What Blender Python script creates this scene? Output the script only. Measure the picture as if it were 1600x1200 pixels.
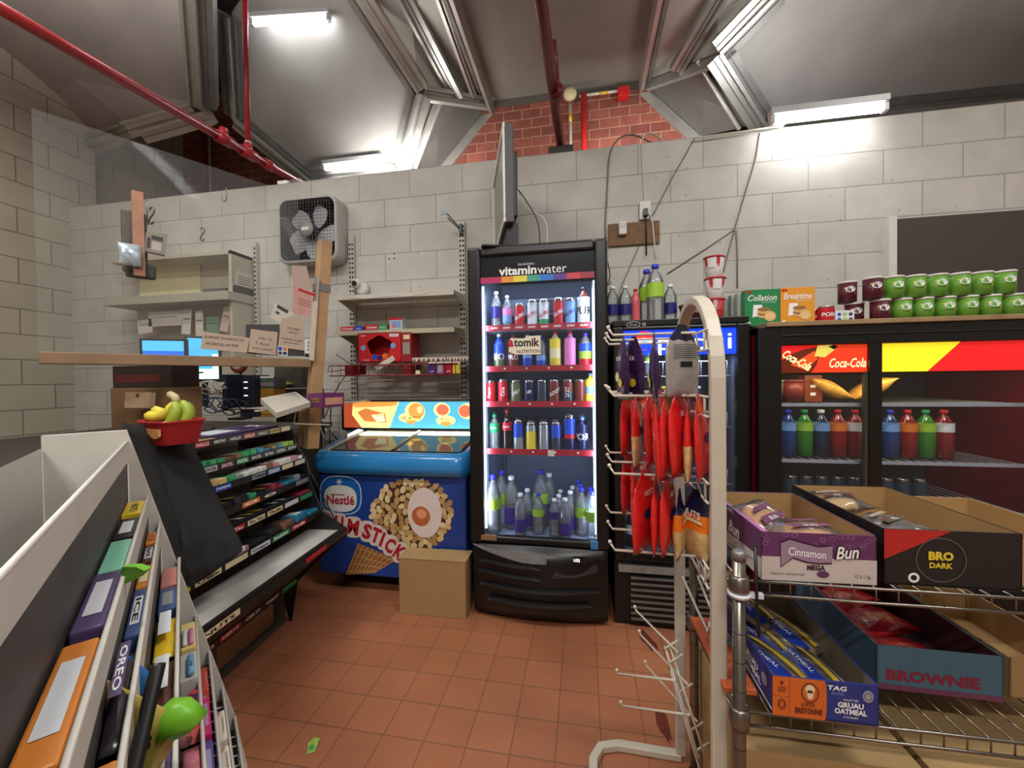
import bpy, math, random
from mathutils import Vector, Matrix
random.seed(7)
for o in list(bpy.data.objects): bpy.data.objects.remove(o)
C = bpy.context.scene.collection
# ---------------------------------------------------------------- camera
FPX = 617.9
CAM = Vector((0, 0, 1.28))
def _axes():
    yaw, pit, rol = .1779, -.0148, -.0123
    cy, sy = math.cos(yaw), math.sin(yaw)
    r = Vector((cy, sy, 0)); f = Vector((-sy, cy, 0)); u = Vector((0, 0, 1))
    cp, sp = math.cos(pit), math.sin(pit)
    d = f*cp + u*sp; u2 = u*cp - f*sp
    cr, sr = math.cos(rol), math.sin(rol)
    return r*cr + u2*sr, u2*cr - r*sr, d
AR, AU, AD = _axes()
cam = bpy.data.objects.new('camera', bpy.data.cameras.new('camera')); C.objects.link(cam)
cam.data.sensor_width = 36; cam.data.lens = FPX/1600*36; cam.data.clip_start = .02
M = Matrix((AR, AU, -AD)).transposed().to_4x4(); M.translation = CAM
cam.matrix_world = M
bpy.context.scene.camera = cam
def ray(x, y): return AR*((x-800)/FPX) - AU*((y-600)/FPX) + AD
def at(x, y, ax, v):
    r = ray(x, y); a = 'xyz'.index(ax)
    return CAM + r*((v-CAM[a])/r[a])
def atd(x, y, d): return CAM + ray(x, y)*d            # depth along the view axis
# ---------------------------------------------------------------- exposure, world, lights
sc = bpy.context.scene
sc.view_settings.view_transform = 'Standard'; sc.view_settings.look = 'None'
sc.view_settings.gamma = 1; sc.view_settings.use_curve_mapping = False
sc.view_settings.exposure = 0.75
W = bpy.data.worlds.new('world'); sc.world = W; W.use_nodes = True
W.node_tree.nodes['Background'].inputs[0].default_value = (.8, .85, .9, 1)
W.node_tree.nodes['Background'].inputs[1].default_value = .25
def area(name, loc, rot, sx, sy, power, col=(1, .97, .93)):
    l = bpy.data.lights.new(name, 'AREA'); l.shape = 'RECTANGLE'; l.size = sx; l.size_y = sy
    l.energy = power; l.color = col
    o = bpy.data.objects.new(name, l); C.objects.link(o); o.location = loc; o.rotation_euler = rot
    return o
# the shop's other tube fixtures, above and behind the camera
for nm, x, y, p in (('tube_light_a', -1.5, .35, 34), ('tube_light_b', 1.1, .35, 34), ('tube_light_c', -.2, -1.6, 60), ('tube_light_d', 2.6, 1.2, 14), ('tube_light_e', -2.8, 1.5, 16)):
    area(nm, (x, y, 3.45), (0, 0, 0), 1.2, .12, p*.66)
    area(nm+'_up', (x, y, 3.62), (math.pi, 0, 0), 1.2, .12, p*.75)
area('tube_light_behind', (.5, 3.4, 3.3), (1.35, 0, 0), 1.2, .12, 8)     # tube behind the partition, lights the brick
area('tube_light_gap', (-1.6, 3.45, 3.2), (math.pi*.8, 0, 0), 1.0, .1, 9)
area('tube_light_right', (1.4, 2.66, 3.02), (math.pi, 0, 0), .55, .05, 5.5, (1, 1, 1))
# ---------------------------------------------------------------- materials
def lin(c):
    return tuple((v/255/12.92 if v/255 <= .04045 else ((v/255+.055)/1.055)**2.4) for v in c)
MATS = {}
def mat(name, col, rough=.5, metal=0, noise=0, ns=20, bump=0, bs=60, emit=0, ecol=None, alpha=1, coat=0, spec=.5):
    if name in MATS: return MATS[name]
    m = bpy.data.materials.new(name); m.use_nodes = True; nt = m.node_tree; N = nt.nodes; L = nt.links
    b = N['Principled BSDF']; c = lin(col)
    b.inputs['Base Color'].default_value = (*c, 1); b.inputs['Roughness'].default_value = rough
    b.inputs['Metallic'].default_value = metal; b.inputs['Specular IOR Level'].default_value = spec
    b.inputs['Coat Weight'].default_value = coat; b.inputs['Alpha'].default_value = alpha
    tc = N.new('ShaderNodeTexCoord')
    if noise:
        n = N.new('ShaderNodeTexNoise'); n.inputs['Scale'].default_value = ns; n.inputs['Detail'].default_value = 6
        L.new(tc.outputs['Object'], n.inputs['Vector'])
        r = N.new('ShaderNodeMapRange'); r.inputs[3].default_value = 1-noise; r.inputs[4].default_value = 1+noise
        r.inputs[1].default_value = .25; r.inputs[2].default_value = .75
        L.new(n.outputs[0], r.inputs[0])
        v = N.new('ShaderNodeVectorMath'); v.operation = 'SCALE'; v.inputs[0].default_value = c
        L.new(r.outputs[0], v.inputs['Scale']); L.new(v.outputs[0], b.inputs['Base Color'])
    if bump:
        n = N.new('ShaderNodeTexNoise'); n.inputs['Scale'].default_value = bs; n.inputs['Detail'].default_value = 4
        L.new(tc.outputs['Object'], n.inputs['Vector'])
        u = N.new('ShaderNodeBump'); u.inputs['Strength'].default_value = bump; u.inputs['Distance'].default_value = .01
        L.new(n.outputs[0], u.inputs['Height']); L.new(u.outputs[0], b.inputs['Normal'])
    if emit:
        b.inputs['Emission Color'].default_value = (*lin(ecol or col), 1); b.inputs['Emission Strength'].default_value = emit
    MATS[name] = m; return m
def glassy(name, tint=(1, 1, 1), gloss=.12, diff=.03, rough=.02):
    """thin pane or film: mostly clear, a Fresnel reflection and a trace of haze"""
    if name in MATS: return MATS[name]
    m = bpy.data.materials.new(name); m.use_nodes = True; nt = m.node_tree; N = nt.nodes; L = nt.links
    N.remove(N['Principled BSDF']); out = N['Material Output']
    t = N.new('ShaderNodeBsdfTransparent'); t.inputs[0].default_value = (*tint, 1)
    g = N.new('ShaderNodeBsdfGlossy'); g.inputs['Roughness'].default_value = rough
    d = N.new('ShaderNodeBsdfDiffuse'); d.inputs[0].default_value = (.8, .8, .8, 1)
    lw = N.new('ShaderNodeLayerWeight'); lw.inputs[0].default_value = gloss
    m1 = N.new('ShaderNodeMixShader'); m2 = N.new('ShaderNodeMixShader')
    m1.inputs[0].default_value = diff; L.new(t.outputs[0], m1.inputs[1]); L.new(d.outputs[0], m1.inputs[2])
    L.new(lw.outputs['Fresnel'], m2.inputs[0]); L.new(m1.outputs[0], m2.inputs[1]); L.new(g.outputs[0], m2.inputs[2])
    L.new(m2.outputs[0], out.inputs[0]); MATS[name] = m; return m
def brickmat(name, c1, c2, cm, bw, rh, mortar, mode, off=(0, 0), offset=.5, rough=.8, bump=.4, noise=.12, ns=5, spots=0, wear=None):
    """brick or tile pattern laid in the plane given by mode: 'xz', 'yz' or 'xy'"""
    m = bpy.data.materials.new(name); m.use_nodes = True; nt = m.node_tree; N = nt.nodes; L = nt.links
    b = N['Principled BSDF']; b.inputs['Roughness'].default_value = rough
    tc = N.new('ShaderNodeTexCoord'); sp = N.new('ShaderNodeSeparateXYZ'); L.new(tc.outputs['Object'], sp.inputs[0])
    cb = N.new('ShaderNodeCombineXYZ')
    a1 = N.new('ShaderNodeMath'); a1.operation = 'SUBTRACT'; a1.inputs[1].default_value = off[0]
    L.new(sp.outputs['XYZ'.index(mode[0].upper())], a1.inputs[0])
    a2 = N.new('ShaderNodeMath'); L.new(sp.outputs['XYZ'.index(mode[1].upper())], a2.inputs[0])
    if mode == 'xy': a2.operation = 'SUBTRACT'; a2.inputs[1].default_value = off[1]
    else: a2.operation = 'MULTIPLY_ADD'; a2.inputs[1].default_value = -1; a2.inputs[2].default_value = off[1]
    L.new(a1.outputs[0], cb.inputs[0]); L.new(a2.outputs[0], cb.inputs[1])
    k = N.new('ShaderNodeTexBrick'); L.new(cb.outputs[0], k.inputs['Vector'])
    k.offset = offset
    k.inputs['Color1'].default_value = (*lin(c1), 1); k.inputs['Color2'].default_value = (*lin(c2), 1); k.inputs['Mortar'].default_value = (*lin(cm), 1)
    k.inputs['Scale'].default_value = 1; k.inputs['Mortar Size'].default_value = mortar; k.inputs['Mortar Smooth'].default_value = .3
    k.inputs['Brick Width'].default_value = bw; k.inputs['Row Height'].default_value = rh; k.inputs['Bias'].default_value = 0
    n = N.new('ShaderNodeTexNoise'); n.inputs['Scale'].default_value = ns; n.inputs['Detail'].default_value = 8
    L.new(tc.outputs['Object'], n.inputs['Vector'])
    r = N.new('ShaderNodeMapRange'); r.inputs[1].default_value = .25; r.inputs[2].default_value = .75
    r.inputs[3].default_value = 1-noise; r.inputs[4].default_value = 1+noise; L.new(n.outputs[0], r.inputs[0])
    v = N.new('ShaderNodeVectorMath'); v.operation = 'SCALE'; L.new(k.outputs['Color'], v.inputs[0]); L.new(r.outputs[0], v.inputs['Scale'])
    last = v.outputs[0]
    if spots:
        w = N.new('ShaderNodeTexVoronoi'); w.inputs['Scale'].default_value = spots; L.new(tc.outputs['Object'], w.inputs['Vector'])
        q = N.new('ShaderNodeMapRange'); q.inputs[1].default_value = .04; q.inputs[2].default_value = .08; q.inputs[3].default_value = .6; q.inputs[4].default_value = 1
        L.new(w.outputs['Distance'], q.inputs[0])
        v2 = N.new('ShaderNodeVectorMath'); v2.operation = 'SCALE'; L.new(last, v2.inputs[0]); L.new(q.outputs[0], v2.inputs['Scale']); last = v2.outputs[0]
    L.new(last, b.inputs['Base Color'])
    n2 = N.new('ShaderNodeTexNoise'); n2.inputs['Scale'].default_value = 90; L.new(tc.outputs['Object'], n2.inputs['Vector'])
    ad = N.new('ShaderNodeMath'); ad.operation = 'MULTIPLY_ADD'; ad.inputs[1].default_value = -1
    n3 = N.new('ShaderNodeMath'); n3.operation = 'MULTIPLY'; n3.inputs[1].default_value = .35; L.new(n2.outputs[0], n3.inputs[0])
    L.new(k.outputs['Fac'], ad.inputs[0]); L.new(n3.outputs[0], ad.inputs[2])
    u = N.new('ShaderNodeBump'); u.inputs['Strength'].default_value = bump; u.inputs['Distance'].default_value = .006
    L.new(ad.outputs[0], u.inputs['Height']); L.new(u.outputs[0], b.inputs['Normal'])
    MATS[name] = m; return m
# ---------------------------------------------------------------- mesh builder
def frame(o, u, v):
    """local frame: origin, x along u, y along v, z = outward normal"""
    u = Vector(u).normalized(); v = Vector(v); v = (v - u*v.dot(u)).normalized(); n = u.cross(v)
    m = Matrix((u, v, n)).transposed().to_4x4(); m.translation = Vector(o); return m
def rotz(a, loc=(0, 0, 0)): return Matrix.Translation(loc) @ Matrix.Rotation(a, 4, 'Z')
class MB:
    def __init__(s, T=None): s.v = []; s.f = []; s.mi = []; s.sm = []; s.mats = []; s.T = T or Matrix()
    def m(s, mt):
        if mt not in s.mats: s.mats.append(mt)
        return s.mats.index(mt)
    def add(s, vs, fs, mt, T=None, smooth=False):
        k = len(s.v); X = s.T @ T if T else s.T; i = s.m(mt)
        s.v += [X @ Vector(p) for p in vs]
        for f in fs: s.f.append([k+j for j in f]); s.mi.append(i); s.sm.append(smooth)
        return s
    def box(s, x0, x1, y0, y1, z0, z1, mt, T=None, skip=''):
        V = [(x, y, z) for z in (z0, z1) for y in (y0, y1) for x in (x0, x1)]
        F = dict(b=(0, 2, 3, 1), t=(4, 5, 7, 6), f=(0, 1, 5, 4), k=(2, 6, 7, 3), l=(0, 4, 6, 2), r=(1, 3, 7, 5))
        return s.add(V, [F[q] for q in F if q not in skip], mt, T)
    def tube(s, path, r, mt, n=8, closed=False, T=None, r2=None):
        P = [Vector(p) for p in path]; N_ = len(P); vs = []; fs = []; up = None
        for i, p in enumerate(P):
            a = P[(i-1) % N_] if (closed or i > 0) else p; b = P[(i+1) % N_] if (closed or i < N_-1) else p
            t = (b-a).normalized()
            if up is None: up = Vector((0, 0, 1)) if abs(t.z) < .9 else Vector((1, 0, 0))
            x = (up - t*up.dot(t))
            if x.length < 1e-5: x = Vector((1, 0, 0)) - t*t.x
            x.normalize(); y = t.cross(x); up = x
            rr = r if r2 is None else r+(r2-r)*i/(N_-1)
            for k in range(n):
                an = 2*math.pi*k/n; vs.append(p+(x*math.cos(an)+y*math.sin(an))*rr)
        for i in range(N_ if closed else N_-1):
            j = (i+1) % N_
            for k in range(n): fs.append((i*n+k, i*n+(k+1) % n, j*n+(k+1) % n, j*n+k))
        if not closed: fs += [tuple(range(n-1, -1, -1)), tuple((N_-1)*n+k for k in range(n))]
        return s.add(vs, fs, mt, T, smooth=n > 4)
    def lathe(s, prof, mt, n=20, T=None, smooth=True, caps=True, sx=1, sy=1):
        vs = []; fs = []
        for r, z in prof:
            for k in range(n): a = 2*math.pi*k/n; vs.append((r*math.cos(a)*sx, r*math.sin(a)*sy, z))
        for i in range(len(prof)-1):
            for k in range(n): fs.append((i*n+k, i*n+(k+1) % n, (i+1)*n+(k+1) % n, (i+1)*n+k))
        s.add(vs, fs, mt, T, smooth)
        if caps:
            k0 = len(s.v)-len(vs); i = s.m(mt)
            for f in ([k0+q for q in range(n-1, -1, -1)], [k0+(len(prof)-1)*n+q for q in range(n)]):
                s.f.append(f); s.mi.append(i); s.sm.append(False)
        return s
    def prism(s, pts, z0, z1, mt, T=None, smooth=False):
        n = len(pts); vs = [(x, y, z0) for x, y in pts]+[(x, y, z1) for x, y in pts]
        fs = [tuple(range(n-1, -1, -1)), tuple(range(n, 2*n))]+[(i, (i+1) % n, n+(i+1) % n, n+i) for i in range(n)]
        return s.add(vs, fs, mt, T, smooth)
    def flat(s, pts, mt, T=None, z=0): return s.add([(x, y, z) for x, y in pts], [tuple(range(len(pts)))], mt, T)
    def rect(s, x0, x1, y0, y1, mt, T=None, z=0): return s.flat([(x0, y0), (x1, y0), (x1, y1), (x0, y1)], mt, T, z)
    def oval(s, cx, cy, rx, ry, mt, T=None, z=0, n=28, a0=0, a1=2*math.pi, pw=1):
        pts = []
        for k in range(n):
            a = a0+(a1-a0)*k/n; c, q = math.cos(a), math.sin(a)
            pts.append((cx+rx*math.copysign(abs(c)**pw, c), cy+ry*math.copysign(abs(q)**pw, q)))
        return s.flat(pts, mt, T, z)
    def ring(s, cx, cy, rx, ry, w, mt, T=None, z=0, n=28, pw=1):
        vs = []
        for k in range(n):
            a = 2*math.pi*k/n; c, q = math.cos(a), math.sin(a); c = math.copysign(abs(c)**pw, c); q = math.copysign(abs(q)**pw, q)
            vs += [(cx+rx*c, cy+ry*q, z), (cx+(rx-w)*c, cy+(ry-w)*q, z)]
        return s.add(vs, [(2*k, 2*((k+1) % n), 2*((k+1) % n)+1, 2*k+1) for k in range(n)], mt, T)
    def ball(s, c, r, mt, n=12, T=None, sz=1):
        P = [(max(1e-4, r*math.sin(math.pi*i/n)), -r*sz*math.cos(math.pi*i/n)) for i in range(n+1)]
        return s.lathe(P, mt, n+4, (T or Matrix()) @ Matrix.Translation(c), caps=False)
    def text(s, body, cx, cy, h, mt, T=None, z=0, w=None, bold=0, shear=0, rot=0, align='c', ext=0):
        c = bpy.data.curves.new('t', 'FONT'); c.body = body; c.size = 1; c.offset = bold; c.shear = shear; c.extrude = 0; c.resolution_u = 2
        o = bpy.data.objects.new('t', c); me = bpy.data.meshes.new_from_object(o)
        V = [v.co.copy() for v in me.vertices]; F = [tuple(p.vertices) for p in me.polygons]
        bpy.data.objects.remove(o); bpy.data.curves.remove(c); bpy.data.meshes.remove(me)
        if not V: return s
        x0 = min(v.x for v in V); x1 = max(v.x for v in V); y0 = min(v.y for v in V); y1 = max(v.y for v in V)
        ky = h/(y1-y0); kx = (w/(x1-x0)) if w else ky
        ox = {'c': (x0+x1)/2, 'l': x0, 'r': x1}[align]
        R = Matrix.Rotation(rot, 4, 'Z')
        P = [R @ Vector(((v.x-ox)*kx, (v.y-(y0+y1)/2)*ky, 0)) for v in V]
        return s.add([(p.x+cx, p.y+cy, z) for p in P], F, mt, T)
    def build(s, name, parent=None, bevel=0, seg=2, auto=False, loc=None):
        me = bpy.data.meshes.new(name); me.from_pydata([tuple(p) for p in s.v], [], s.f)
        for mt in s.mats: me.materials.append(mt)
        me.polygons.foreach_set('material_index', s.mi); me.polygons.foreach_set('use_smooth', s.sm); me.update()
        o = bpy.data.objects.new(name, me); C.objects.link(o)
        if parent: o.parent = parent
        if loc: o.location = loc
        if bevel:
            b = o.modifiers.new('bevel', 'BEVEL'); b.width = bevel; b.segments = seg; b.limit_method = 'ANGLE'; b.angle_limit = .7
            b.harden_normals = False
        return o
def tag(o, label, cat, group=None):
    o['label'] = label; o['category'] = cat
    if group: o['group'] = group
    return o
def thing(name, label, cat, T=None, group=None):
    o = bpy.data.objects.new(name, None); C.objects.link(o); o.empty_display_size = .05
    if T is not None:
        if not isinstance(T, Matrix): T = Matrix.Translation(T)
        o.matrix_world = T
    return tag(o, label, cat, group)
def copy(root, T, label, group=None):
    r = root.copy(); C.objects.link(r); r.matrix_world = T if isinstance(T, Matrix) else Matrix.Translation(T); r['label'] = label
    if group: r['group'] = group
    for ch in list(root.children):
        c = ch.copy(); C.objects.link(c); c.parent = r
        for g in list(ch.children):
            d = g.copy(); C.objects.link(d); d.parent = c
    return r
def struct(o): o['kind'] = 'structure'; return o
def bez(P, n=8):
    """smooth path through points (Catmull-Rom)"""
    P = [Vector(p) for p in P]; out = []
    for i in range(len(P)-1):
        a = P[i-1] if i else P[0]*2-P[1]; b = P[i]; c = P[i+1]; d = P[i+2] if i+2 < len(P) else P[-1]*2-P[-2]
        for k in range(n):
            t = k/n; out.append(.5*((2*b)+(c-a)*t+(2*a-5*b+4*c-d)*t*t+(3*b-a-3*c+d)*t**3))
    return out+[P[-1]]
BLACK = mat('black_plastic', (20, 20, 21), .4, noise=.15); SATIN = mat('black_satin', (26, 26, 27), .28)
WHITE = mat('white_paint', (214, 212, 205), .45, noise=.04); ALU = mat('aluminium', (188, 186, 180), .35, .7, noise=.12, ns=8, bump=.05)
ALUD = mat('aluminium_dull', (128, 126, 122), .45, .5, noise=.2, ns=6); CHROME = mat('chrome', (190, 190, 188), .22, 1)
CARD = mat('cardboard', (168, 138, 92), .85, noise=.08, ns=14); CARDIN = mat('cardboard_inside', (150, 122, 84), .9, noise=.07, ns=12)
RED = mat('red_paint', (176, 28, 32), .35, noise=.1); WOOD = mat('pine_wood', (176, 128, 78), .6, noise=.18, ns=9)
INKW = mat('white_print', (235, 235, 232), .6); INKB = mat('black_print', (18, 18, 20), .6); PAPER = mat('paper', (205, 196, 184), .8, noise=.05)
# ================================================================ THE SETTING
WY = 2.77; WT = 2.832
FLOORM = brickmat('quarry_tile', (168, 107, 74), (158, 99, 68), (112, 80, 62), .1542, .1542, .0022, 'xy', (-.1542*7.675, .1542*8.4334), 0, .42, .25, .16, 3)
BLOCKM = brickmat('painted_block', (196, 192, 183), (190, 186, 178), (162, 158, 150), .4064, .2032, .0042, 'xz', (-1.4536, WT), .5, .75, .55, .11, 5, spots=9)
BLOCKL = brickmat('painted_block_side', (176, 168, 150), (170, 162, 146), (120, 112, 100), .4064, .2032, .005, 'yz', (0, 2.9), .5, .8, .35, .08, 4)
BRICKM = brickmat('red_brick', (138, 76, 60), (112, 58, 46), (158, 118, 100), .19, .094, .0055, 'xz', (-.674, 3.6), .5, .85, .5, .2, 9)
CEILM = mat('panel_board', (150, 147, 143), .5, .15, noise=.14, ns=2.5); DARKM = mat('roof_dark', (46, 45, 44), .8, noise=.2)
PLAIN = mat('shop_wall_paint', (176, 170, 160), .8, noise=.05)
f = MB().box(-4.8, 3.6, -3.2, 4.1, -.1, 0, FLOORM).build('floor'); struct(f)
w = MB().box(-4.45, 3.45, WY, WY+.2, 0, WT, BLOCKM).build('wall_back'); struct(w)
struct(MB().box(-4.75, 3.6, 3.98, 4.1, 0, 4.7, BRICKM).build('wall_rear'))
struct(MB().box(-4.8, -4.65, WY+.2, 3.98, 0, 4.7, BLOCKL).build('wall_left'))
struct(MB().box(-4.6, -4.45, -3.2, WY+.2, 0, 4.7, BLOCKL).build('wall_left_near'))
struct(MB().box(3.45, 3.6, -3.2, 4.1, 0, 4.7, PLAIN).build('wall_right'))
struct(MB().box(-4.6, 3.6, -3.3, -3.2, 0, 4.7, PLAIN).build('wall_front'))
struct(MB().box(-4.8, 3.6, -3.3, 4.1, 4.62, 4.7, DARKM).build('ceiling'))
# faceted ceiling: flat bay in the middle, sloping coffers either side, all framed in aluminium
CZ = 4.1
def slope(px, py):                                   # the coffer plane z = 3.28 + (3.75-y)
    r = ray(px, py); t = (3.28+3.75-CAM.z)/(r.z+r.y); return CAM+r*t
def panel(name, pts, mt=CEILM, th=.03, up=Vector((0, 0, 1))):
    P = [Vector(p) for p in pts]; c = sum(P, Vector())/len(P); n = len(P)
    a = [p+up*th for p in P]
    fs = [(i, (i+1) % n, n) for i in range(n)]+[(n+1+(i+1) % n, n+1+i, 2*n+1) for i in range(n)]
    fs += [(i, n+1+i, n+1+(i+1) % n, (i+1) % n) for i in range(n)]
    m = MB(); m.add(P+[c]+a+[c+up*th], fs, mt)
    return struct(m.build(name))
def beam(m, a, b, wdt, dep, side, mt=ALU, lip=True):
    """aluminium channel from a to b; side = direction of its width, hangs dep towards the room"""
    a = Vector(a); b = Vector(b); t = (b-a).normalized(); sd = Vector(side); sd = (sd-t*sd.dot(t)).normalized(); dn = t.cross(sd)
    if dn.z > 0: dn = -dn
    def q(w0, w1, d0, d1, mm):
        V = [p+sd*w_+dn*d_ for p in (a, b) for w_, d_ in ((w0, d0), (w1, d0), (w1, d1), (w0, d1))]
        m.add(V, [(0, 1, 2, 3), (7, 6, 5, 4), (0, 4, 5, 1), (1, 5, 6, 2), (2, 6, 7, 3), (3, 7, 4, 0)], mm)
    q(0, wdt, 0, dep, mt)
    if lip: q(-.012, .012, 0, dep*1.6, ALU); q(wdt*.48, wdt*.52, dep, dep+.012, ALUD)
A = at(765, 160, 'z', CZ); Bc = at(1003, 128, 'z', CZ)
yC = (A.y+Bc.y)/2; A.y = Bc.y = yC
A1 = Vector((A.x, .4, CZ)); B1 = Vector((Bc.x, .4, CZ))
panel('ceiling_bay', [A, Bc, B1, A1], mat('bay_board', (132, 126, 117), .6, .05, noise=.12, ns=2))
struct(MB().box(A.x, Bc.x, yC-.02, yC+.06, CZ-.07, CZ+.03, mat('lintel_dark', (84, 78, 70), .6)).build('trim_2'))
N1 = slope(625, 268); N2 = slope(487, 280); N3 = slope(372, 184); N4 = slope(362, 25); N5 = slope(556, -14); N6 = slope(657, 143); N45 = slope(420, -60)
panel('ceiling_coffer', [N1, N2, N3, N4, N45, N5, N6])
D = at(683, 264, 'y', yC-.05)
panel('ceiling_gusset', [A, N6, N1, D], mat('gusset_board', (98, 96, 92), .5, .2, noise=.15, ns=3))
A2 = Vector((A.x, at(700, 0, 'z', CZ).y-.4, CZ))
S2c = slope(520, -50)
panel('ceiling_facet', [N6, A, A2, S2c, N5], mat('lit_board', (186, 184, 176), .4, .2, noise=.12, ns=3))  # facet board colour lightened to carry the light falling on it
# right-hand side
R1 = slope(1192, 192); R2 = slope(1122, 82); R3 = slope(1215, -14); R4 = slope(1330, -120); R5 = slope(1800, -180); R6 = slope(1760, 135)
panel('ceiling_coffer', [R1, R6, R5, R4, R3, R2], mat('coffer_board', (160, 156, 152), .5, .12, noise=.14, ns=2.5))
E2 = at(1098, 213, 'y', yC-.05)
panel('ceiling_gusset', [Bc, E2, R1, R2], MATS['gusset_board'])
B2 = Vector((Bc.x, at(1030, 0, 'z', CZ).y-.4, CZ))
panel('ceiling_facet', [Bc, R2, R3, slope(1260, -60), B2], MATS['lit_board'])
# far-left coffer
L = [at(285, -40, 'z', 4.15), at(300, 160, 'z', 3.75), at(195, 190, 'z', 3.62), at(-60, 270, 'z', 3.5), at(-120, -60, 'z', 4.1)]
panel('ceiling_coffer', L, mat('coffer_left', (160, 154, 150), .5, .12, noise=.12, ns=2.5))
fr = MB()
def strip(a, b, w_, d_, s_, mt=ALU): beam(fr, a, b, w_, d_, s_, mt)
cl = (N1+N2+N3+N4+N5+N6)/6; X_ = Vector((1, 0, 0))
for a, b in ((N1, N2), (N2, N3), (N3, N4), (N5, N6), (N6, N1)):
    mid = (a+b)/2; strip(a, b, .09, .03, cl-mid, ALUD); strip(a, b, .1, .05, mid-cl, ALU)
for k in range(5):
    for a, b in ((N3, N4), (N6, N1)):
        p = a.lerp(b, (k+.5)/5)+(a+b)*.5-cl*1 if 0 else a.lerp(b, (k+.5)/5)
        o = ((a+b)/2-cl).normalized()*.05; fr.ball(p+o+Vector((0, 0, -.055)), .012, DARKM, 6)
struct(fr.build('trim_3'))
fr = MB()
strip(A, D, .1, .06, X_); strip(A, N6, .08, .05, (0, 0, -1)); strip(A, A2, .07, .06, -X_, ALUD); strip(A+X_*.02, A2+X_*.02, .02, .09, X_)
q1 = A.lerp(N6, .55); strip(q1, S2c.lerp(A2, .5), .09, .05, X_); strip(A.lerp(N6, .18)+Vector((-.02, -.1, 0)), A2.lerp(S2c, .12), .03, .05, X_)
strip(N1.lerp(D, .3), N6.lerp(A, .25), .05, .04, X_)
struct(fr.build('trim_4'))
fr = MB()
cr = (R1+R2+R3+R5+R6)/5
for a, b in ((R1, R2), (R2, R3), (R1, R6)):
    mid = (a+b)/2; strip(a, b, .09, .03, cr-mid, ALUD); strip(a, b, .1, .05, mid-cr, ALU)
strip(Bc, E2, .1, .06, -X_); strip(Bc, R2, .08, .05, (0, 0, -1)); strip(Bc, B2, .07, .06, X_, ALUD); strip(Bc-X_*.02, B2-X_*.02, .02, .09, -X_)
q1 = Bc.lerp(R2, .55); strip(q1, R3.lerp(B2, .4), .09, .05, -X_); strip(E2.lerp(R1, .6), R2.lerp(Bc, .25), .05, .04, X_)
struct(fr.build('trim_5'))
fr = MB()
cL = sum(L, Vector())/5
for i in (0, 1, 2):
    a, b = L[i], L[i+1]; mid = (a+b)/2; strip(a, b, .12, .05, mid-cL, ALU); fr.T = Matrix.Translation((mid-cL).normalized()*.14); strip(a, b, .1, .1, mid-cL, ALUD if i == 0 else ALU); fr.T = Matrix()
for t in (.15, .4, .65, .9):
    p = L[2].lerp(L[1], t)+Vector((.12, .12, -.12)); fr.ball(p, .014, DARKM, 6)
struct(fr.build('trim_6'))
# door frame edge at the wall's right end
struct(MB().box(1.79, 1.83, WY-.06, WY, 0, 2.21, WHITE).box(1.83, 2.6, WY-.03, WY, 0, 2.2, mat('door_dark', (70, 60, 56), .6)).box(2.6, 2.64, WY-.06, WY, 0, 2.21, WHITE).build('door_1'))
# ================================================================ lamps with bare tubes
TUBE = mat('lit_tube', (255, 255, 255), .3, emit=22, ecol=(250, 252, 255)); FIX = mat('fixture_enamel', (190, 190, 190), .3, .3)
def tubelamp(name, label, c, L_, T, power=0):
    t = thing(name, label, 'light fixture', T, 'bare tube lights on the ceiling')
    MB().box(-L_/2-.03, L_/2+.03, -.03, .03, .03, .07, FIX).box(-L_/2-.03, -L_/2-.005, -.02, .02, -.02, .03, FIX).box(L_/2+.005, L_/2+.03, -.02, .02, -.02, .03, FIX).build('housing', t, .004)
    MB().tube([(-L_/2, 0, 0), (L_/2, 0, 0)], .018, TUBE, 12).build('tube', t)
    return t
p = slope(557, 262); tubelamp('tube_light', 'bare tube light low over the brick gap beside the box fan', p, .56, rotz(0, (p.x, p.y-.08, p.z-.02)))
p = slope(462, 24); tubelamp('tube_light', 'bare tube light high on the coffer near the thin red drop pipe', p, .58, rotz(.12, (p.x, p.y-.06, p.z-.1)))
p = at(1292, 180, 'y', 2.62); tl = tubelamp('tube_light', 'glaring bare tube light above the shelf of green and purple crisp cans', p, .55, rotz(0, p))
MB().box(-.2, -.17, 0, .2, .035, .06, FIX).box(-.2, -.17, .17, .2, -.12, .06, FIX).build('wall_arm', tl)
for x, y in ((-1.5, .35), (1.1, .35), (-.2, -1.6)):
    tubelamp('tube_light', 'bare tube light hanging over the shop floor', None, 1.15, rotz(0, (x, y, 3.52)))
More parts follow.
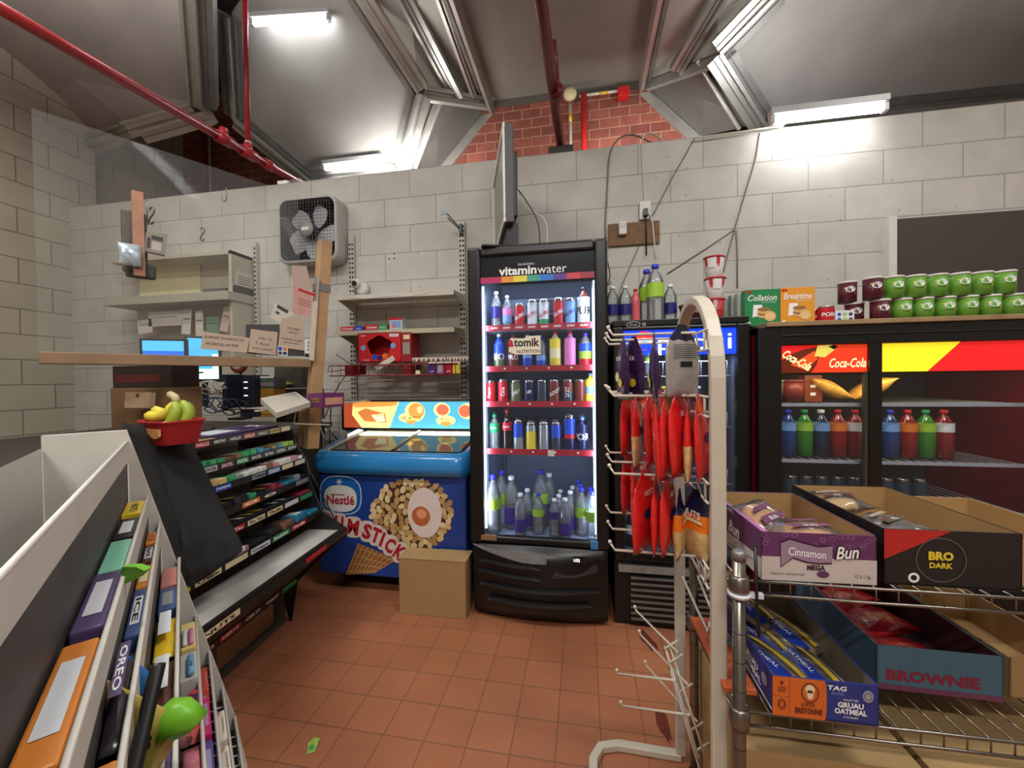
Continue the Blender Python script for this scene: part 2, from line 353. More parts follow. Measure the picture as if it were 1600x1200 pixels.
# ================================================================ bottles, cans and tubs
PET = glassy('clear_pet', (.86, .9, .93), .35, .16, .08)
def pet(name, c, k=.5):
    return mat(name, c, .12, spec=.8, alpha=k)
def wrap(mb, body, r, zc, h, mt, w=None, a=0, rot=0, bold=0, shear=0, T=None):
    """lettering bent round an upright cylinder, a = turn from the front"""
    t = MB().text(body, 0, 0, h, mt, None, 0, w, bold, shear, rot)
    V = []
    for p in t.v:
        an = p.x/r - math.pi/2 + a; V.append((math.cos(an)*(r+.0006), math.sin(an)*(r+.0006), zc+p.y))
    return mb.add(V, t.f, mt, T)
def bottle_parts(r, h, body, cap, lab, lz=(.42, .68), neck=.3, cr=.42, ribs=True, txt=None, tcol=None, sx=1):
    """[(part name, MB)] of a bottle"""
    nr = r*neck; sh = h*.8
    pr = [(r*.8, 0), (r*.97, h*.02)]
    if ribs:
        for k in range(1, 6): z = h*(.02+.06*k); pr += [(r, z), (r*.93, z+h*.025)]
    pr += [(r, h*.4), (r, h*.62), (r*.98, h*.68), (r*.8, h*.76), (r*.5, h*.86), (nr, h*.9), (nr, h*.94)]
    b = MB().lathe(pr, body, 16); out = [('body', b)]
    cr_ = max(nr*1.15, r*cr)
    out.append(('cap', MB().lathe([(cr_*.94, h*.925), (cr_, h*.93), (cr_, h*.99), (cr_*.85, h)], cap, 14)))
    if lab:
        l = MB()
        cols = lab if isinstance(lab, list) else [lab]
        z0, z1 = lz[0]*h, lz[1]*h
        for i, c in enumerate(cols):
            a = z0+(z1-z0)*i/len(cols); e = z0+(z1-z0)*(i+1)/len(cols)
            l.lathe([(r*1.015, a), (r*1.015, e)], c, 16, caps=False)
        if txt: wrap(l, txt, r*1.02, (z0+z1)/2, (z1-z0)*.3, tcol or INKW, bold=.02)
        out.append(('label', l))
    return out
def can_parts(r, h, col, top=None, txt=None, tcol=None, bands=None, rot=.5, th=.02):
    m = MB(); top = top or CHROME
    m.lathe([(r*.8, 0), (r, h*.03), (r, h*.06)], CHROME, 16)
    bands = bands or [(0, 1, col)]
    for a, e, c in bands: m.lathe([(r, h*(.06+.84*a)), (r, h*(.06+.84*e))], c, 16, caps=False)
    m.lathe([(r, h*.9), (r*.9, h*.965), (r*.92, h), (r*.86, h), (r*.84, h*.985)], top, 16)
    if txt: wrap(m, txt, r, h*.5, th, tcol or INKW, a=.1, rot=rot, bold=.02)
    return [('can', m)]
CACHE = {}
def put(key, parts, T, name, label, cat, group=None):
    """a bottle, can or tub: meshes are made once per key and shared by later copies"""
    if not isinstance(T, Matrix): T = Matrix.Translation(T)
    if key not in CACHE:
        ps = parts()
        if len(ps) == 1:
            CACHE[key] = (None, [(ps[0][0], ps[0][1].build(name))]); o = CACHE[key][1][0][1]; o.matrix_world = T; return tag(o, label, cat, group)
        t = thing(name, label, cat, T, group)
        CACHE[key] = (t, [(n, mb.build(n, t)) for n, mb in ps]); return t
    t, ps = CACHE[key]
    if t is None:
        o = ps[0][1].copy(); C.objects.link(o); o.matrix_world = T; tag(o, label, cat, group)
        if not group and 'group' in o: del o['group']
        return o
    o = copy(t, T, label, group)
    o.name = name
    if not group and 'group' in o: del o['group']
    return o
def col(n, c, r=.35, **k): return mat(n, c, r, **k)
NAVY = col('navy_label', (38, 36, 110)); LIME = col('lime_label', (156, 200, 60)); BLUEC = col('blue_cap', (42, 50, 190)); WCAP = col('white_cap', (228, 230, 236))
PURP = col('purple_label', (66, 44, 128)); REDL = col('red_label', (186, 24, 36)); GREEN_ = col('green_label', (40, 150, 90)); YEL = col('yellow_label', (224, 200, 60))
PINK = col('pink_label', (222, 130, 190)); LTB = col('light_blue_label', (120, 160, 214)); SILV = col('silver_label', (176, 182, 190), .3, metal=.6); BROWN = col('brown_label', (116, 48, 36))
DARKN = col('dark_navy_can', (24, 28, 70)); WHT = col('white_can', (214, 218, 222)); OLIV = col('olive_can', (118, 122, 92), .3, metal=.4); GREY = col('grey_can', (64, 78, 88), .3, metal=.4); BLUE = col('bright_blue_label', (36, 76, 190))
COLA = pet('dark_cola', (40, 18, 14), .92); CREAM = col('cream_label', (226, 214, 170)); ORAN = col('orange_label', (226, 120, 36))
# ================================================================ tall beverage cooler
cx0, cx1, cyf, cyb = -.603, .125, 2.04, 2.745
t = thing('beverage_cooler', 'tall black single-door drinks cooler with rainbow strip and lit shelves', 'cooler', (0, 0, 0))
FRM = mat('cooler_black', (17, 17, 18), .35, noise=.1); INN = mat('cooler_liner', (140, 152, 176), .5)
m = MB(); m.box(cx0+.02, cx0+.05, cyf+.05, cyb, .36, 1.965, FRM).box(cx1-.05, cx1-.02, cyf+.05, cyb, .36, 1.965, FRM)
m.box(cx0+.05, cx1-.05, cyb-.04, cyb, .0, 1.965, FRM).box(cx0+.02, cx1-.02, cyf+.05, cyb, 1.93, 1.968, FRM).box(cx0+.02, cx1-.02, cyf+.09, cyb, .02, .39, FRM)
m.build('cabinet', t, .003)
m = MB(); m.box(cx0+.05, cx0+.056, cyf+.05, cyb-.045, .4, 1.92, INN).box(cx1-.056, cx1-.05, cyf+.05, cyb-.045, .4, 1.92, INN)
m.box(cx0+.05, cx1-.05, cyb-.05, cyb-.041, .4, 1.92, INN).box(cx0+.05, cx1-.05, cyf+.05, cyb-.05, .392, .415, INN)
for x in (cx0+.062, cx1-.075):
    for y in (cyf+.12, cyb-.1): m.box(x, x+.012, y, y+.02, .42, 1.8, mat('shelf_track', (120, 128, 140), .4, .6))
m.build('liner', t)
m = MB(); ix0, ix1 = -.532, .062
m.box(cx0, ix0, cyf-.0, cyf+.045, .40, 1.975, FRM).box(ix1, cx1, cyf, cyf+.045, .40, 1.975, FRM).box(ix0, ix1, cyf, cyf+.045, .40, .44, FRM).box(ix0, ix1, cyf, cyf+.045, 1.925, 1.975, FRM)
d = m.build('door_frame', t, .012, 3)
dg = MB().box(ix0, ix1, cyf+.012, cyf+.016, .44, 1.925, glassy('door_glass', (.95, .97, 1), .12, .012)).build('door_glass', t)
hp = MB().box(ix0, ix1, cyf+.02, cyf+.03, 1.815, 1.925, mat('gloss_black', (12, 13, 15), .12)).build('header_panel', t)
F = frame((ix0, cyf+.011, 0), (1, 0, 0), (0, 0, 1)); wd = ix1-ix0
m = MB(); xs = [0, .19, .3, .42, .535, .65, .765, .88, 1]
RB = [(176, 40, 92), (222, 140, 40), (220, 206, 60), (60, 150, 130), (30, 110, 200), (84, 44, 130), (196, 50, 60), (150, 40, 50)]
for i, c in enumerate(RB): m.rect(xs[i]*wd, xs[i+1]*wd, 1.783, 1.815, mat('rainbow_%d' % i, c, .4), F)
m.build('rainbow_strip', hp)
m = MB(); m.text('vitamin', .30, 1.842, .044, INKW, F, w=.20, bold=.03, align='r'); m.text('water', .305, 1.838, .036, INKW, F, w=.15, align='l'); m.text('GLACEAU', .245, 1.874, .011, INKW, F, w=.085)
m.build('lettering', hp)
m = MB(); FS = frame((0, cyf+.009, 0), (1, 0, 0), (0, 0, 1)); CRM = mat('sticker_cream', (226, 214, 190), .6)
m.prism([(-.385, 1.42), (-.375, 1.49), (-.30, 1.487), (-.29, 1.497), (-.215, 1.5), (-.215, 1.402), (-.35, 1.404)], 0, .0008, CRM, FS)
m.text('a', -.372, 1.462, .036, REDL, FS, .0012, bold=.04); m.text('tomik', -.288, 1.466, .045, INKB, FS, .0012, w=.135, bold=.03); m.text('NUTRITION', -.28, 1.419, .018, INKB, FS, .0012, w=.12, bold=.01)
m.build('sticker', dg)
MB().box(-.545, -.46, cyf-.002, cyf+.01, .418, .443, mat('tape_brown', (134, 96, 66), .7)).build('tape', t); MB().box(.03, .068, cyf-.002, cyf+.01, .405, .443, mat('blue_tag', (60, 120, 170), .5)).build('door_tag', t)
# fan grille inside the top
m = MB(); FG = frame((-.24, cyb-.3, 1.72), (1, 0, 0), (0, -.25, 1)); GR = mat('grille_grey', (60, 66, 76), .5)
m.oval(0, 0, .105, .04, GR, FG, 0, pw=.7)
for k in range(-9, 10): m.box(k*.01-.001, k*.01+.001, -.036*math.cos(k*.13), .036*math.cos(k*.13), 0, .004, mat('grille_light', (120, 128, 142), .4), FG)
m.box(-.24, .26, -.05, .05, -.12, -.01, INN, FG); m.build('fan_housing', t)
SHZ = [1.556, 1.333, 1.14, .88]
STRIP = mat('price_strip_red', (168, 30, 42), .45)
for i, z in enumerate(SHZ):
    m = MB(); m.box(cx0+.058, cx1-.058, cyf+.09, cyb-.06, z-.012, z-.006, mat('shelf_wire', (200, 206, 214), .4, .5)); s = m.build('shelf', t)
    m = MB(); m.box(cx0+.06, cx1-.06, cyf+.078, cyf+.084, z-.017, z+.014, STRIP)
    Fs = frame((-.24, cyf+.0775, z-.001), (1, 0, 0), (0, 0, 1))
    if i == 0:
        for k in range(8): m.text('GURU', -.235+k*.069, 0, .011, INKW, Fs, w=.042, bold=.04, shear=.25)
    else:
        for k in range(4): m.rect(-.2+k*.12+i*.015, -.19+k*.12+i*.015, -.004, .005, INKW, Fs)
        if i == 3: m.rect(.05, .085, -.02, .012, CRM, Fs, .001)
    m.build('price_strip', s)
LED = mat('cooler_led', (220, 232, 255), .4, emit=.9)
m = MB(); m.box(ix0-.004, ix0+.008, cyf+.052, cyf+.06, .46, 1.78, LED).box(ix1-.008, ix1+.004, cyf+.052, cyf+.06, .46, 1.78, LED); m.build('light_strip', t)
for sx, x in ((1, ix0+.012), (-1, ix1-.012)):
    area('cooler_light', (x, cyf+.065, 1.12), (math.pi/2, 0, sx*-.7), .02, 1.3, 1.3, (.68, .8, 1))
area('cooler_light', (-.24, cyf+.12, 1.79), (.5, 0, 0), .5, .03, .9, (.68, .8, 1))
# bulged base with louvres
def by(x, s=1.0): u = (x-(cx0+cx1)/2)/((cx1-cx0)/2); return 2.06-.085*(1-u*u)*s
m = MB(); n = 20; vs = []; fs = []
rows = [(.395, 1), (.33, 1.05), (.2, 1), (.08, .75), (.03, .5), (.028, -.2)]
for z, s in rows:
    for i in range(n+1):
        x = cx0+.01+(cx1-cx0-.02)*i/n; vs.append((x, by(x, s) if s > 0 else 2.15, z))
for a in range(len(rows)-1):
    for i in range(n): fs.append((a*(n+1)+i, (a+1)*(n+1)+i, (a+1)*(n+1)+i+1, a*(n+1)+i+1))
fs.append(tuple(range(n+1)) )
m.add(vs, fs, FRM, smooth=True); g = m.build('base_cover', t)
def rib(m, xa, xb, z, h, mt, out=.012, sag=0):
    P = [(xa+(xb-xa)*i/16) for i in range(17)]; vs = []
    for i, x in enumerate(P):
        u = abs(i/8-1); hh = h*(1-u**6*.8); zz = z+sag*(u*u-1)
        for dz, o in ((hh, 0), (hh, out), (0, out*1.2), (-hh*.4, 0)): vs.append((x, by(x)-o, zz+dz))
    fs = []
    for i in range(16):
        for k in range(3): fs.append((i*4+k, i*4+k+1, i*4+k+5, i*4+k+4))
    m.add(vs, fs, mt)
GL = mat('louvre_gloss', (34, 34, 35), .3)
for xa, xb, z in ((cx0+.05, -.22, .315), (cx0+.05, -.22, .26), (cx0+.06, .07, .195), (cx0+.1, .03, .125)):
    m = MB(); rib(m, xa, xb, z, .012, GL, .018); m.build('louvre', g)
m = MB(); vs = []; N_ = 10
for i in range(N_+1):
    x = cx0+.01+(-.19-cx0-.01)*i/N_; vs += [(x, by(x)-.006, .392), (x, by(x)-.008, .388-.048*min(1, (i/N_)*1.4)**.8)]
m.add(vs, [(2*i, 2*i+1, 2*i+3, 2*i+2) for i in range(N_)], mat('dusty_trim', (120, 119, 118), .6, noise=.3)); m.build('trim_panel', g)
m = MB(); x0_ = -.16; vs = [(x, by(x)-.004, z) for x, z in ((-.165, .27), (-.15, .30), (-.13, .318), (.06, .33), (.065, .29), (-.05, .272))]
m.add(vs, [tuple(range(6))], mat('grey_badge', (52, 52, 54), .4)); m.build('badge', g)
m = MB(); FD = frame((-.04, by(-.04)-.006, .362), (1, 0, 0), (0, 0, 1)); m.box(-.05, .05, -.018, .018, -.004, 0, mat('gloss_black', (12, 13, 15)), FD); m.text('U32', 0, 0, .015, mat('lit_digits', (235, 240, 225), emit=2), FD, .0006, w=.03); m.build('display', g)
# ---- contents. (x pixel, kind, colours ...) on a shelf; y is the distance back from the door
def on_shelf(px, z, y, key, parts, name, label, cat, group=None, rot=0):
    p = at(px, 600, 'y', y); return put(key, parts, rotz(rot+random.uniform(-.15, .15), (p.x, y, z)), name, label, cat, group)
BT = 'drink bottle'; CN = 'drink can'
def can(key, c, h=.157, r=.0285, **k): return key, (lambda: can_parts(r, h, c, **k)), 'drink_can'
def bot(key, r, h, body, cap, lab, **k): return key, (lambda: bottle_parts(r, h, body, cap, lab, **k)), 'drink_bottle'
y1 = 2.185; z1, z2, z3, z4 = [z-.004 for z in SHZ]
S = [
 (777, z1, bot('w1', .029, .215, PET, WCAP, NAVY, lz=(.3, .6)), 'clear bottle with dark blue label, first on the top shelf of the tall cooler', BT),
 (794, z1, bot('w2', .026, .19, PET, WCAP, [LTB, PINK], lz=(.2, .62)), 'slim clear bottle with pink and pale blue label on the top cooler shelf', BT),
 (813, z1, can('c1', REDL, .14, txt='GURU'), 'short red can with white lettering beside the clear bottles, top shelf', CN),
 (833, z1, can('c2', WHT, txt='GURU', tcol=REDL), 'white can with red lettering just behind the atomik sticker line, top shelf', CN),
 (851, z1, can('c3', WHT, txt='GURU', tcol=REDL, bands=[(0, .3, GREEN_), (.3, 1, WHT)]), 'white can with green foot and red lettering, top cooler shelf', CN),
 (874, z1, can('c4', REDL, .162, txt='GURU', tcol=WHT), 'taller red can in the right half of the top cooler shelf', CN),
 (892, z1, can('c5', LTB, txt='GURU', tcol=NAVY), 'pale blue and white can beside the big white bottle', CN),
 (913, z1, bot('w3', .034, .215, BROWN, BLACK, WHT, lz=(.05, .74), ribs=False, txt='PUR', tcol=INKB), 'white labelled bottle with a black cap at the right end of the top shelf', BT),
 (781, z2, bot('b1', .03, .2, BLUE, WCAP, [OLIV, BLUE], lz=(.02, .7), ribs=False, txt='BIO'), 'blue protein bottle with white cap, first on the second cooler shelf', BT),
 (803, z2, bot('b2', .028, .19, BROWN, BROWN, BROWN, lz=(.1, .6), ribs=False, txt='PRO'), 'dark red protein bottle half behind the atomik sticker', BT),
 (825, z2, bot('b3', .028, .19, LTB, WCAP, [BLUE, LTB], lz=(.02, .62), ribs=False), 'blue and white bottle under the atomik sticker', BT),
 (846, z2, bot('b4', .028, .185, PET, BLUEC, [BLUE, LTB], lz=(.1, .4)), 'clear blue bottle under the right end of the atomik sticker', BT),
 (868, z2, bot('b5', .031, .205, CREAM, REDL, [YEL, CREAM, YEL], lz=(.02, .8), ribs=False), 'yellow and cream bottle with red cap on the second cooler shelf', BT),
 (891, z2, bot('b6', .031, .205, PINK, REDL, PINK, lz=(.02, .8), ribs=False), 'pink bottle with red cap on the second cooler shelf', BT),
 (915, z2, bot('b7', .034, .19, PET, BLUEC, [REDL, LIME, BLUE], lz=(.05, .7), ribs=False), 'green, blue and red bottle at the right end of the second cooler shelf', BT),
 (766, z3, can('d1', REDL, .132, .03, txt='Pepper', rot=1.57), 'red can first on the third shelf of the tall cooler', CN),
 (786, z3, can('d2', REDL, .138, .029, txt='Cola', rot=1.57), 'second red can, with white side writing, on the third shelf', CN),
 (806, z3, can('d3', OLIV, .132, .03, txt='DRY'), 'olive grey can on the third cooler shelf', CN),
 (827, z3, can('d4', DARKN, .132, .03, txt='up'), 'navy blue can on the third cooler shelf', CN),
 (847, z3, can('d5', GREY, .132, .03), 'plain dark silver can in the middle of the third cooler shelf', CN),
 (866, z3, can('d6', BROWN, .132, .03, txt='ROOT'), 'rust red can on the third cooler shelf', CN),
 (887, z3, can('d7', GREY, .134, .03, txt='DIET', rot=1.57, bands=[(0, .5, GREY), (.5, 1, BROWN)]), 'grey and maroon can with white side writing, third shelf', CN),
 (906, z3, can('d8', BROWN, .132, .03), 'dark maroon can next to the yellow juice bottle', CN),
 (923, z3, bot('d9', .03, .165, YEL, LTB, [YEL, LTB, YEL], lz=(.1, .8), ribs=False), 'yellow juice bottle with pale cap at the right end of the third shelf', BT),
 (772, z4, bot('e1', .03, .2, PET, GREEN_, GREEN_, lz=(.5, .76), txt='Sprite'), 'clear soda bottle with green label, first on the fourth shelf', BT),
 (792, z4, bot('e2', .029, .225, COLA, REDL, [REDL], lz=(.5, .7), txt='Coke'), 'brown cola bottle with red label on the fourth shelf', BT),
 (809, z4, can('e3', SILV, .17, bands=[(0, .45, SILV), (.45, 1, BLUE)]), 'slim blue over silver energy can beside the cola bottle', CN),
 (829, z4, can('e4', LIME, .158, bands=[(0, .75, YEL), (.75, 1, SILV)]), 'yellow green energy can on the fourth shelf', CN),
 (849, z4, can('e5', SILV, .16), 'plain silver energy can in the middle of the fourth shelf', CN),
 (868, z4, can('e6', SILV, .16, bands=[(0, .5, GREY), (.5, 1, BLUE)]), 'small energy can, blue above grey, on the fourth shelf', CN),
 (889, z4, can('e7', DARKN, .2, .03, bands=[(0, .35, DARKN), (.35, .5, REDL), (.5, 1, BLUE)]), 'tallest can on the fourth shelf, dark blue with a red band', CN),
 (909, z4, bot('e8', .03, .185, DARKN, LTB, [DARKN, DARKN], lz=(.1, .8), ribs=False, txt='SPORT'), 'navy sports bottle with pale cap at the right of the fourth shelf', BT),
]
for px, z, (key, parts, nm), lab, cat in S:
    on_shelf(px, z, y1, key, parts, nm, lab, cat)
# second row standing behind each front item
SECOND = {z1: ('upper shelf', (.09,)), z2: ('second shelf', (.09,)), z3: ('third shelf', (.08,)), z4: ('fourth shelf', (.08, .16))}
for px, z, (key, parts, nm), lab, cat in S:
    ws, dd = SECOND[z]
    for q, d_ in enumerate(dd):
        on_shelf(px, z, y1+d_, key, parts, nm, ('drink standing behind its twin on the ' if q == 0 else 'drink at the back of the row on the ')+ws+' of the tall cooler', cat, 'back rows of drinks on the '+ws)
zb = .415
Wt = [
 (768, 2.16, 'W15', .043, .325, BLUEC, LIME, (.42, .6), 'tall water bottle with lime label and blue cap in the cooler corner'),
 (782, 2.26, 'W15', .043, .325, BLUEC, LIME, (.42, .6), 'blue-capped water bottle right behind the tall lime-labelled one'),
 (797, 2.24, 'W10', .042, .3, WCAP, PURP, (.1, .42), 'big white-capped water bottle with wide purple label'),
 (811, 2.13, 'W5', .032, .235, WCAP, PURP, (.12, .42), 'small purple-labelled water bottle nearest the glass'),
 (822, 2.22, 'W5', .032, .235, WCAP, PURP, (.12, .42), 'small purple-labelled water bottle second from the glass'),
 (839, 2.18, 'W6', .034, .225, BLUEC, LIME, (.45, .62), 'blue-capped bottle with lime label in the middle of the cooler floor'),
 (843, 2.3, 'W15', .043, .325, BLUEC, LIME, (.42, .6), 'tall blue-capped bottle behind the middle lime-labelled one'),
 (856, 2.34, 'W10', .042, .3, WCAP, PURP, (.1, .42), 'big white-capped bottle at the back of the cooler floor'),
 (864, 2.14, 'W7', .03, .21, WCAP, NAVY, (.5, .68), 'small ribbed water bottle with high dark label near the glass'),
 (871, 2.22, 'W7', .03, .21, WCAP, NAVY, (.5, .68), 'small ribbed water bottle second in its row'),
 (874, 2.31, 'W7', .03, .21, WCAP, NAVY, (.5, .68), 'small ribbed water bottle third in its row'),
 (881, 2.125, 'W5', .032, .22, WCAP, PURP, (.12, .42), 'short purple-labelled bottle close to the glass in the right half'),
 (889, 2.21, 'W5', .032, .235, WCAP, PURP, (.12, .42), 'purple-labelled bottle behind the short one in the right half'),
 (893, 2.31, 'W5', .032, .235, WCAP, PURP, (.12, .42), 'purple-labelled bottle third back in the right half'),
 (907, 2.19, 'W6', .034, .26, BLUEC, LIME, (.4, .6), 'first blue-capped bottle of the row beside the right liner wall'),
 (905, 2.27, 'W6', .034, .26, BLUEC, LIME, (.4, .6), 'second blue-capped bottle of the row beside the right liner wall'),
 (902, 2.36, 'W6', .034, .26, BLUEC, LIME, (.4, .6), 'third blue-capped bottle of the row beside the right liner wall'),
 (924, 2.13, 'W6', .034, .26, BLUEC, LIME, (.4, .6), 'blue-capped bottle with lime label nearest the right edge of the glass'),
 (921, 2.21, 'W6', .034, .26, BLUEC, LIME, (.4, .6), 'blue-capped bottle behind the one nearest the right edge'),
]
for px, y, key, r, h, cap, lab_, lz, lab in Wt:
    on_shelf(px, zb, y, key+str(h), (lambda r=r, h=h, cap=cap, lab_=lab_, lz=lz: bottle_parts(r, h, PET, cap, lab_, lz=lz)), 'water_bottle', lab, 'water bottle')
# ================================================================ television on the cooler
a = Vector((-.390, 2.05, 2.10)); b = Vector((-.592, 2.70, 2.10)); u = (b-a).normalized(); Tt = frame(a, u, (0, 0, 1))
L_ = (b-a).length
t = thing('television', 'flat grey-framed television standing edge-on on top of the tall cooler', 'television', Tt)
# local: x along the width (away), y up, z = normal; the screen looks towards -x world
sgn = 1 if (Tt.to_3x3() @ Vector((0, 0, 1))).x < 0 else -1
m = MB(); z0, z1_ = sorted((0, -sgn*.045)); m.box(0, L_, 0, .52, z0, z1_, mat('tv_grey', (74, 73, 72), .5)); m.build('housing', t, .006)
z0, z1_ = sorted((sgn*0, sgn*.012)); m = MB(); m.box(0, L_, 0, .03, z0, z1_, WHITE).box(0, L_, .49, .52, z0, z1_, WHITE).box(0, .03, .03, .49, z0, z1_, mat('tv_silver', (186, 184, 180), .4, .3)).box(L_-.03, L_, .03, .49, z0, z1_, WHITE); m.build('bezel', t, .003)
z0, z1_ = sorted((0, sgn*.004)); MB().box(.03, L_-.03, .03, .49, z0, z1_, mat('tv_screen', (128, 124, 118), .25)).build('screen', t)
z0, z1_ = sorted((-sgn*.045, -sgn*.075)); MB().box(.08, L_-.08, .06, .42, z0, z1_, BLACK).build('rear_cover', t, .01)
MB().box(.05, .35, -.13, .02, *sorted((-sgn*.07, -sgn*.01)), BLACK).box(-.0, .42, -.132, -.118, -.13, .09, BLACK).build('stand', t, .006)
c1_ = Tt @ Vector((.1, .22, -sgn*.08))
m = MB(); P = [c1_, c1_+Vector((.05, -.02, -.08)), c1_+Vector((.11, -.02, -.2)), c1_+Vector((.12, 0, -.34))]; m.tube(bez(P), .003, BLACK, 6); tag(m.build('television_cable'), 'thin black cable drooping behind the television onto the cooler', 'cable')
m = MB(); P = [c1_+Vector((0, 0, .01)), c1_+Vector((.04, 0, -.1)), c1_+Vector((.15, -.02, -.19)), c1_+Vector((.16, 0, -.34))]; m.tube(bez(P), .0025, WHITE, 6); tag(m.build('television_cable'), 'thin white cable drooping behind the television onto the cooler', 'cable')
# ================================================================ chest freezer
FB = mat('freezer_rim_blue', (44, 132, 196), .25, noise=.04, coat=.5); FBD = mat('freezer_body_blue', (30, 62, 138), .4, noise=.25, ns=4)
t = thing('chest_freezer', 'blue ice-cream chest freezer with sliding glass lids and drumstick cone picture', 'freezer')
x0, x1, yf, yb = -1.63, -.63, 2.1, 2.72
fb = MB().box(x0+.04, x1-.03, yf+.05, yb, .11, .73, FBD).build('body', t, .01)
MB().box(x0+.1, x1-.08, yf+.2, yb, 0, .11, BLACK).build('plinth', t)
def loop(x0, x1, y0, y1, r, z, slope_=0, n=6):
    P = []
    for cx, cy, a in ((x1-r, y1-r, 0), (x0+r, y1-r, 90), (x0+r, y0+r, 180), (x1-r, y0+r, 270)):
        for k in range(n+1):
            an = math.radians(a+90*k/n); x = cx+r*math.cos(an); y = cy+r*math.sin(an); P.append((x, y, z+slope_*(y-y0)))
    return P
def loft(m, loops, mt, smooth=True):
    n = len(loops[0]); vs = [p for l in loops for p in l]
    m.add(vs, [(a*n+i, a*n+(i+1) % n, (a+1)*n+(i+1) % n, (a+1)*n+i) for a in range(len(loops)-1) for i in range(n)], mt, smooth=smooth)
m = MB(); sl = .16
loft(m, [loop(x0+.04, x1-.03, yf+.05, yb, .03, .715), loop(x0+.012, x1-.01, yf+.012, yb, .08, .735), loop(x0, x1, yf, yb, .09, .775, .03), loop(x0+.01, x1-.01, yf+.008, yb, .08, .825, .1),
         loop(x0+.03, x1-.02, yf+.03, yb-.01, .07, .85, sl), loop(x0+.07, x1-.05, yf+.07, yb-.04, .05, .852, sl)], FB)
m.build('rim', t)
m = MB(); loft(m, [loop(x0+.07, x1-.05, yf+.07, yb-.04, .05, .853, sl), loop(x0+.075, x1-.055, yf+.075, yb-.045, .05, .84, sl), loop(x0+.1, x1-.08, yf+.1, yb-.08, .04, .838, sl), loop(x0+.1, x1-.08, yf+.1, yb-.08, .04, .5)], mat('freezer_gasket', (58, 58, 60), .5), False)
m.box(x0+.1, x1-.08, yf+.1, yb-.08, .48, .5, mat('freezer_inside', (150, 152, 156), .5)).build('tub', t)
GLF = glassy('freezer_glass', (.9, .93, .93), .3, .1, .04); SF = frame((x0+.1, yf+.1, .842+.03*sl), (1, 0, 0), (0, 1, sl)); wd = x1-x0-.18; ld = yb-yf-.18
for i, (a, e) in enumerate(((0, .52), (.49, 1))):
    m = MB(); m.box(a*wd, e*wd, 0, ld, .004*i, .004*i+.003, GLF, SF); g = m.build('glass_lid', t)
    m = MB()
    if i: m.box(a*wd-.008, a*wd+.01, 0, ld, .002, .014, BLACK, SF)
    m.box(a*wd, e*wd, -.012, 0, .0, .01, BLACK, SF).box(a*wd, e*wd, ld, ld+.012, 0, .01, BLACK, SF)
    m.build('lid_frame', g)
for i in range(26):
    px, py = x0+.17+random.random()*(x1-x0-.34), yf+.17+random.random()*.3
    c = random.choice([(172, 120, 70), (60, 90, 160), (190, 180, 170), (120, 70, 50), (210, 200, 190), (70, 60, 90)])
    m = MB(rotz(random.random()*3, (px, py, .53+.02*(i % 3)))); m.box(-.05, .05, -.02, .02, -.025, .012, mat('ice_pack_%d' % c[0], c, .35)); o = m.build('ice_cream_bar', None, .008)
    tag(o, 'wrapped ice cream lying under the freezer glass', 'ice cream', 'ice creams in the chest freezer')
# front picture
ypl = yf+.0495
FF = frame((0, ypl, 0), (1, 0, 0), (0, 0, 1))
def G(px, py, y=ypl): p = at(px, py, 'y', y); return p.x, p.z
def CR(cx, cy): return G(490+cx/6.4, 730+cy/6.4)
m = MB()
def ell(c, r, mt, z, **k):
    a = CR(*c); b = CR(c[0]+r[0], c[1]); e = CR(c[0], c[1]-r[1]); m.oval(a[0], a[1], abs(b[0]-a[0]), abs(e[1]-a[1]), mt, FF, z, **k)
ell((985, 470), (400, 350), mat('choc_brown', (70, 44, 30), .5), .0006)
NUT = [mat('nut_%d' % i, c, .55) for i, c in enumerate([(206, 176, 122), (186, 150, 98), (222, 198, 150), (166, 128, 80)])]
random.seed(3)
def nut(ncx, ncy, rr):
    a = CR(ncx, ncy); th = random.random()*3; pts = []
    k0 = rr*.00062
    for k in range(8):
        an = k*math.pi/4; q = k0*(1+random.uniform(-.15, .15)); X2 = q*1.3*math.cos(an); Y2 = q*.9*math.sin(an)
        pts.append((a[0]+X2*math.cos(th)-Y2*math.sin(th), a[1]+X2*math.sin(th)+Y2*math.cos(th)))
    m.flat(pts, random.choice(NUT), FF, .001+random.random()*.0006)
cnt = 0; placed = []
for _ in range(6000):
    an = random.random()*6.283; r_ = math.sqrt(random.random()); X3 = 985+400*r_*math.cos(an); Y3 = 470+350*r_*math.sin(an)
    if ((X3-1110)/195)**2+((Y3-455)/270)**2 < .85: continue
    if any((X3-a)**2+(Y3-b)**2 < 50**2 for a, b in placed): continue
    placed.append((X3, Y3)); nut(X3, Y3, 30)
ell((1110, 455), (172, 250), mat('ice_cream_white', (222, 206, 200), .5, noise=.04), .0018)
ell((1075, 490), (92, 98), mat('caramel', (186, 104, 56), .4), .0021); ell((1080, 465), (50, 48), mat('caramel_light', (224, 156, 110), .4), .0023)
m.build('cone_picture', fb)
m = MB(); P = [CR(450, 760), CR(830, 920), CR(600, 1060), CR(330, 1075)]
m.flat(P, mat('wafer', (150, 92, 44), .6), FF, .0005)
for k in range(9):
    a = k/8; p = Vector(P[0]).lerp(Vector(P[1]), a); q = Vector(P[3]).lerp(Vector(P[2]), a); d_ = Vector((.004, 0)); m.flat([p-d_, p+d_, q+d_, q-d_], NUT[1], FF, .0009)
for k in range(4):
    a = (k+.5)/4; p = Vector(P[0]).lerp(Vector(P[3]), a); q = Vector(P[1]).lerp(Vector(P[2]), a); d_ = Vector((0, .003)); m.flat([p-d_, q-d_, q+d_, p+d_], NUT[1], FF, .001)
m.build('wafer_picture', fb)
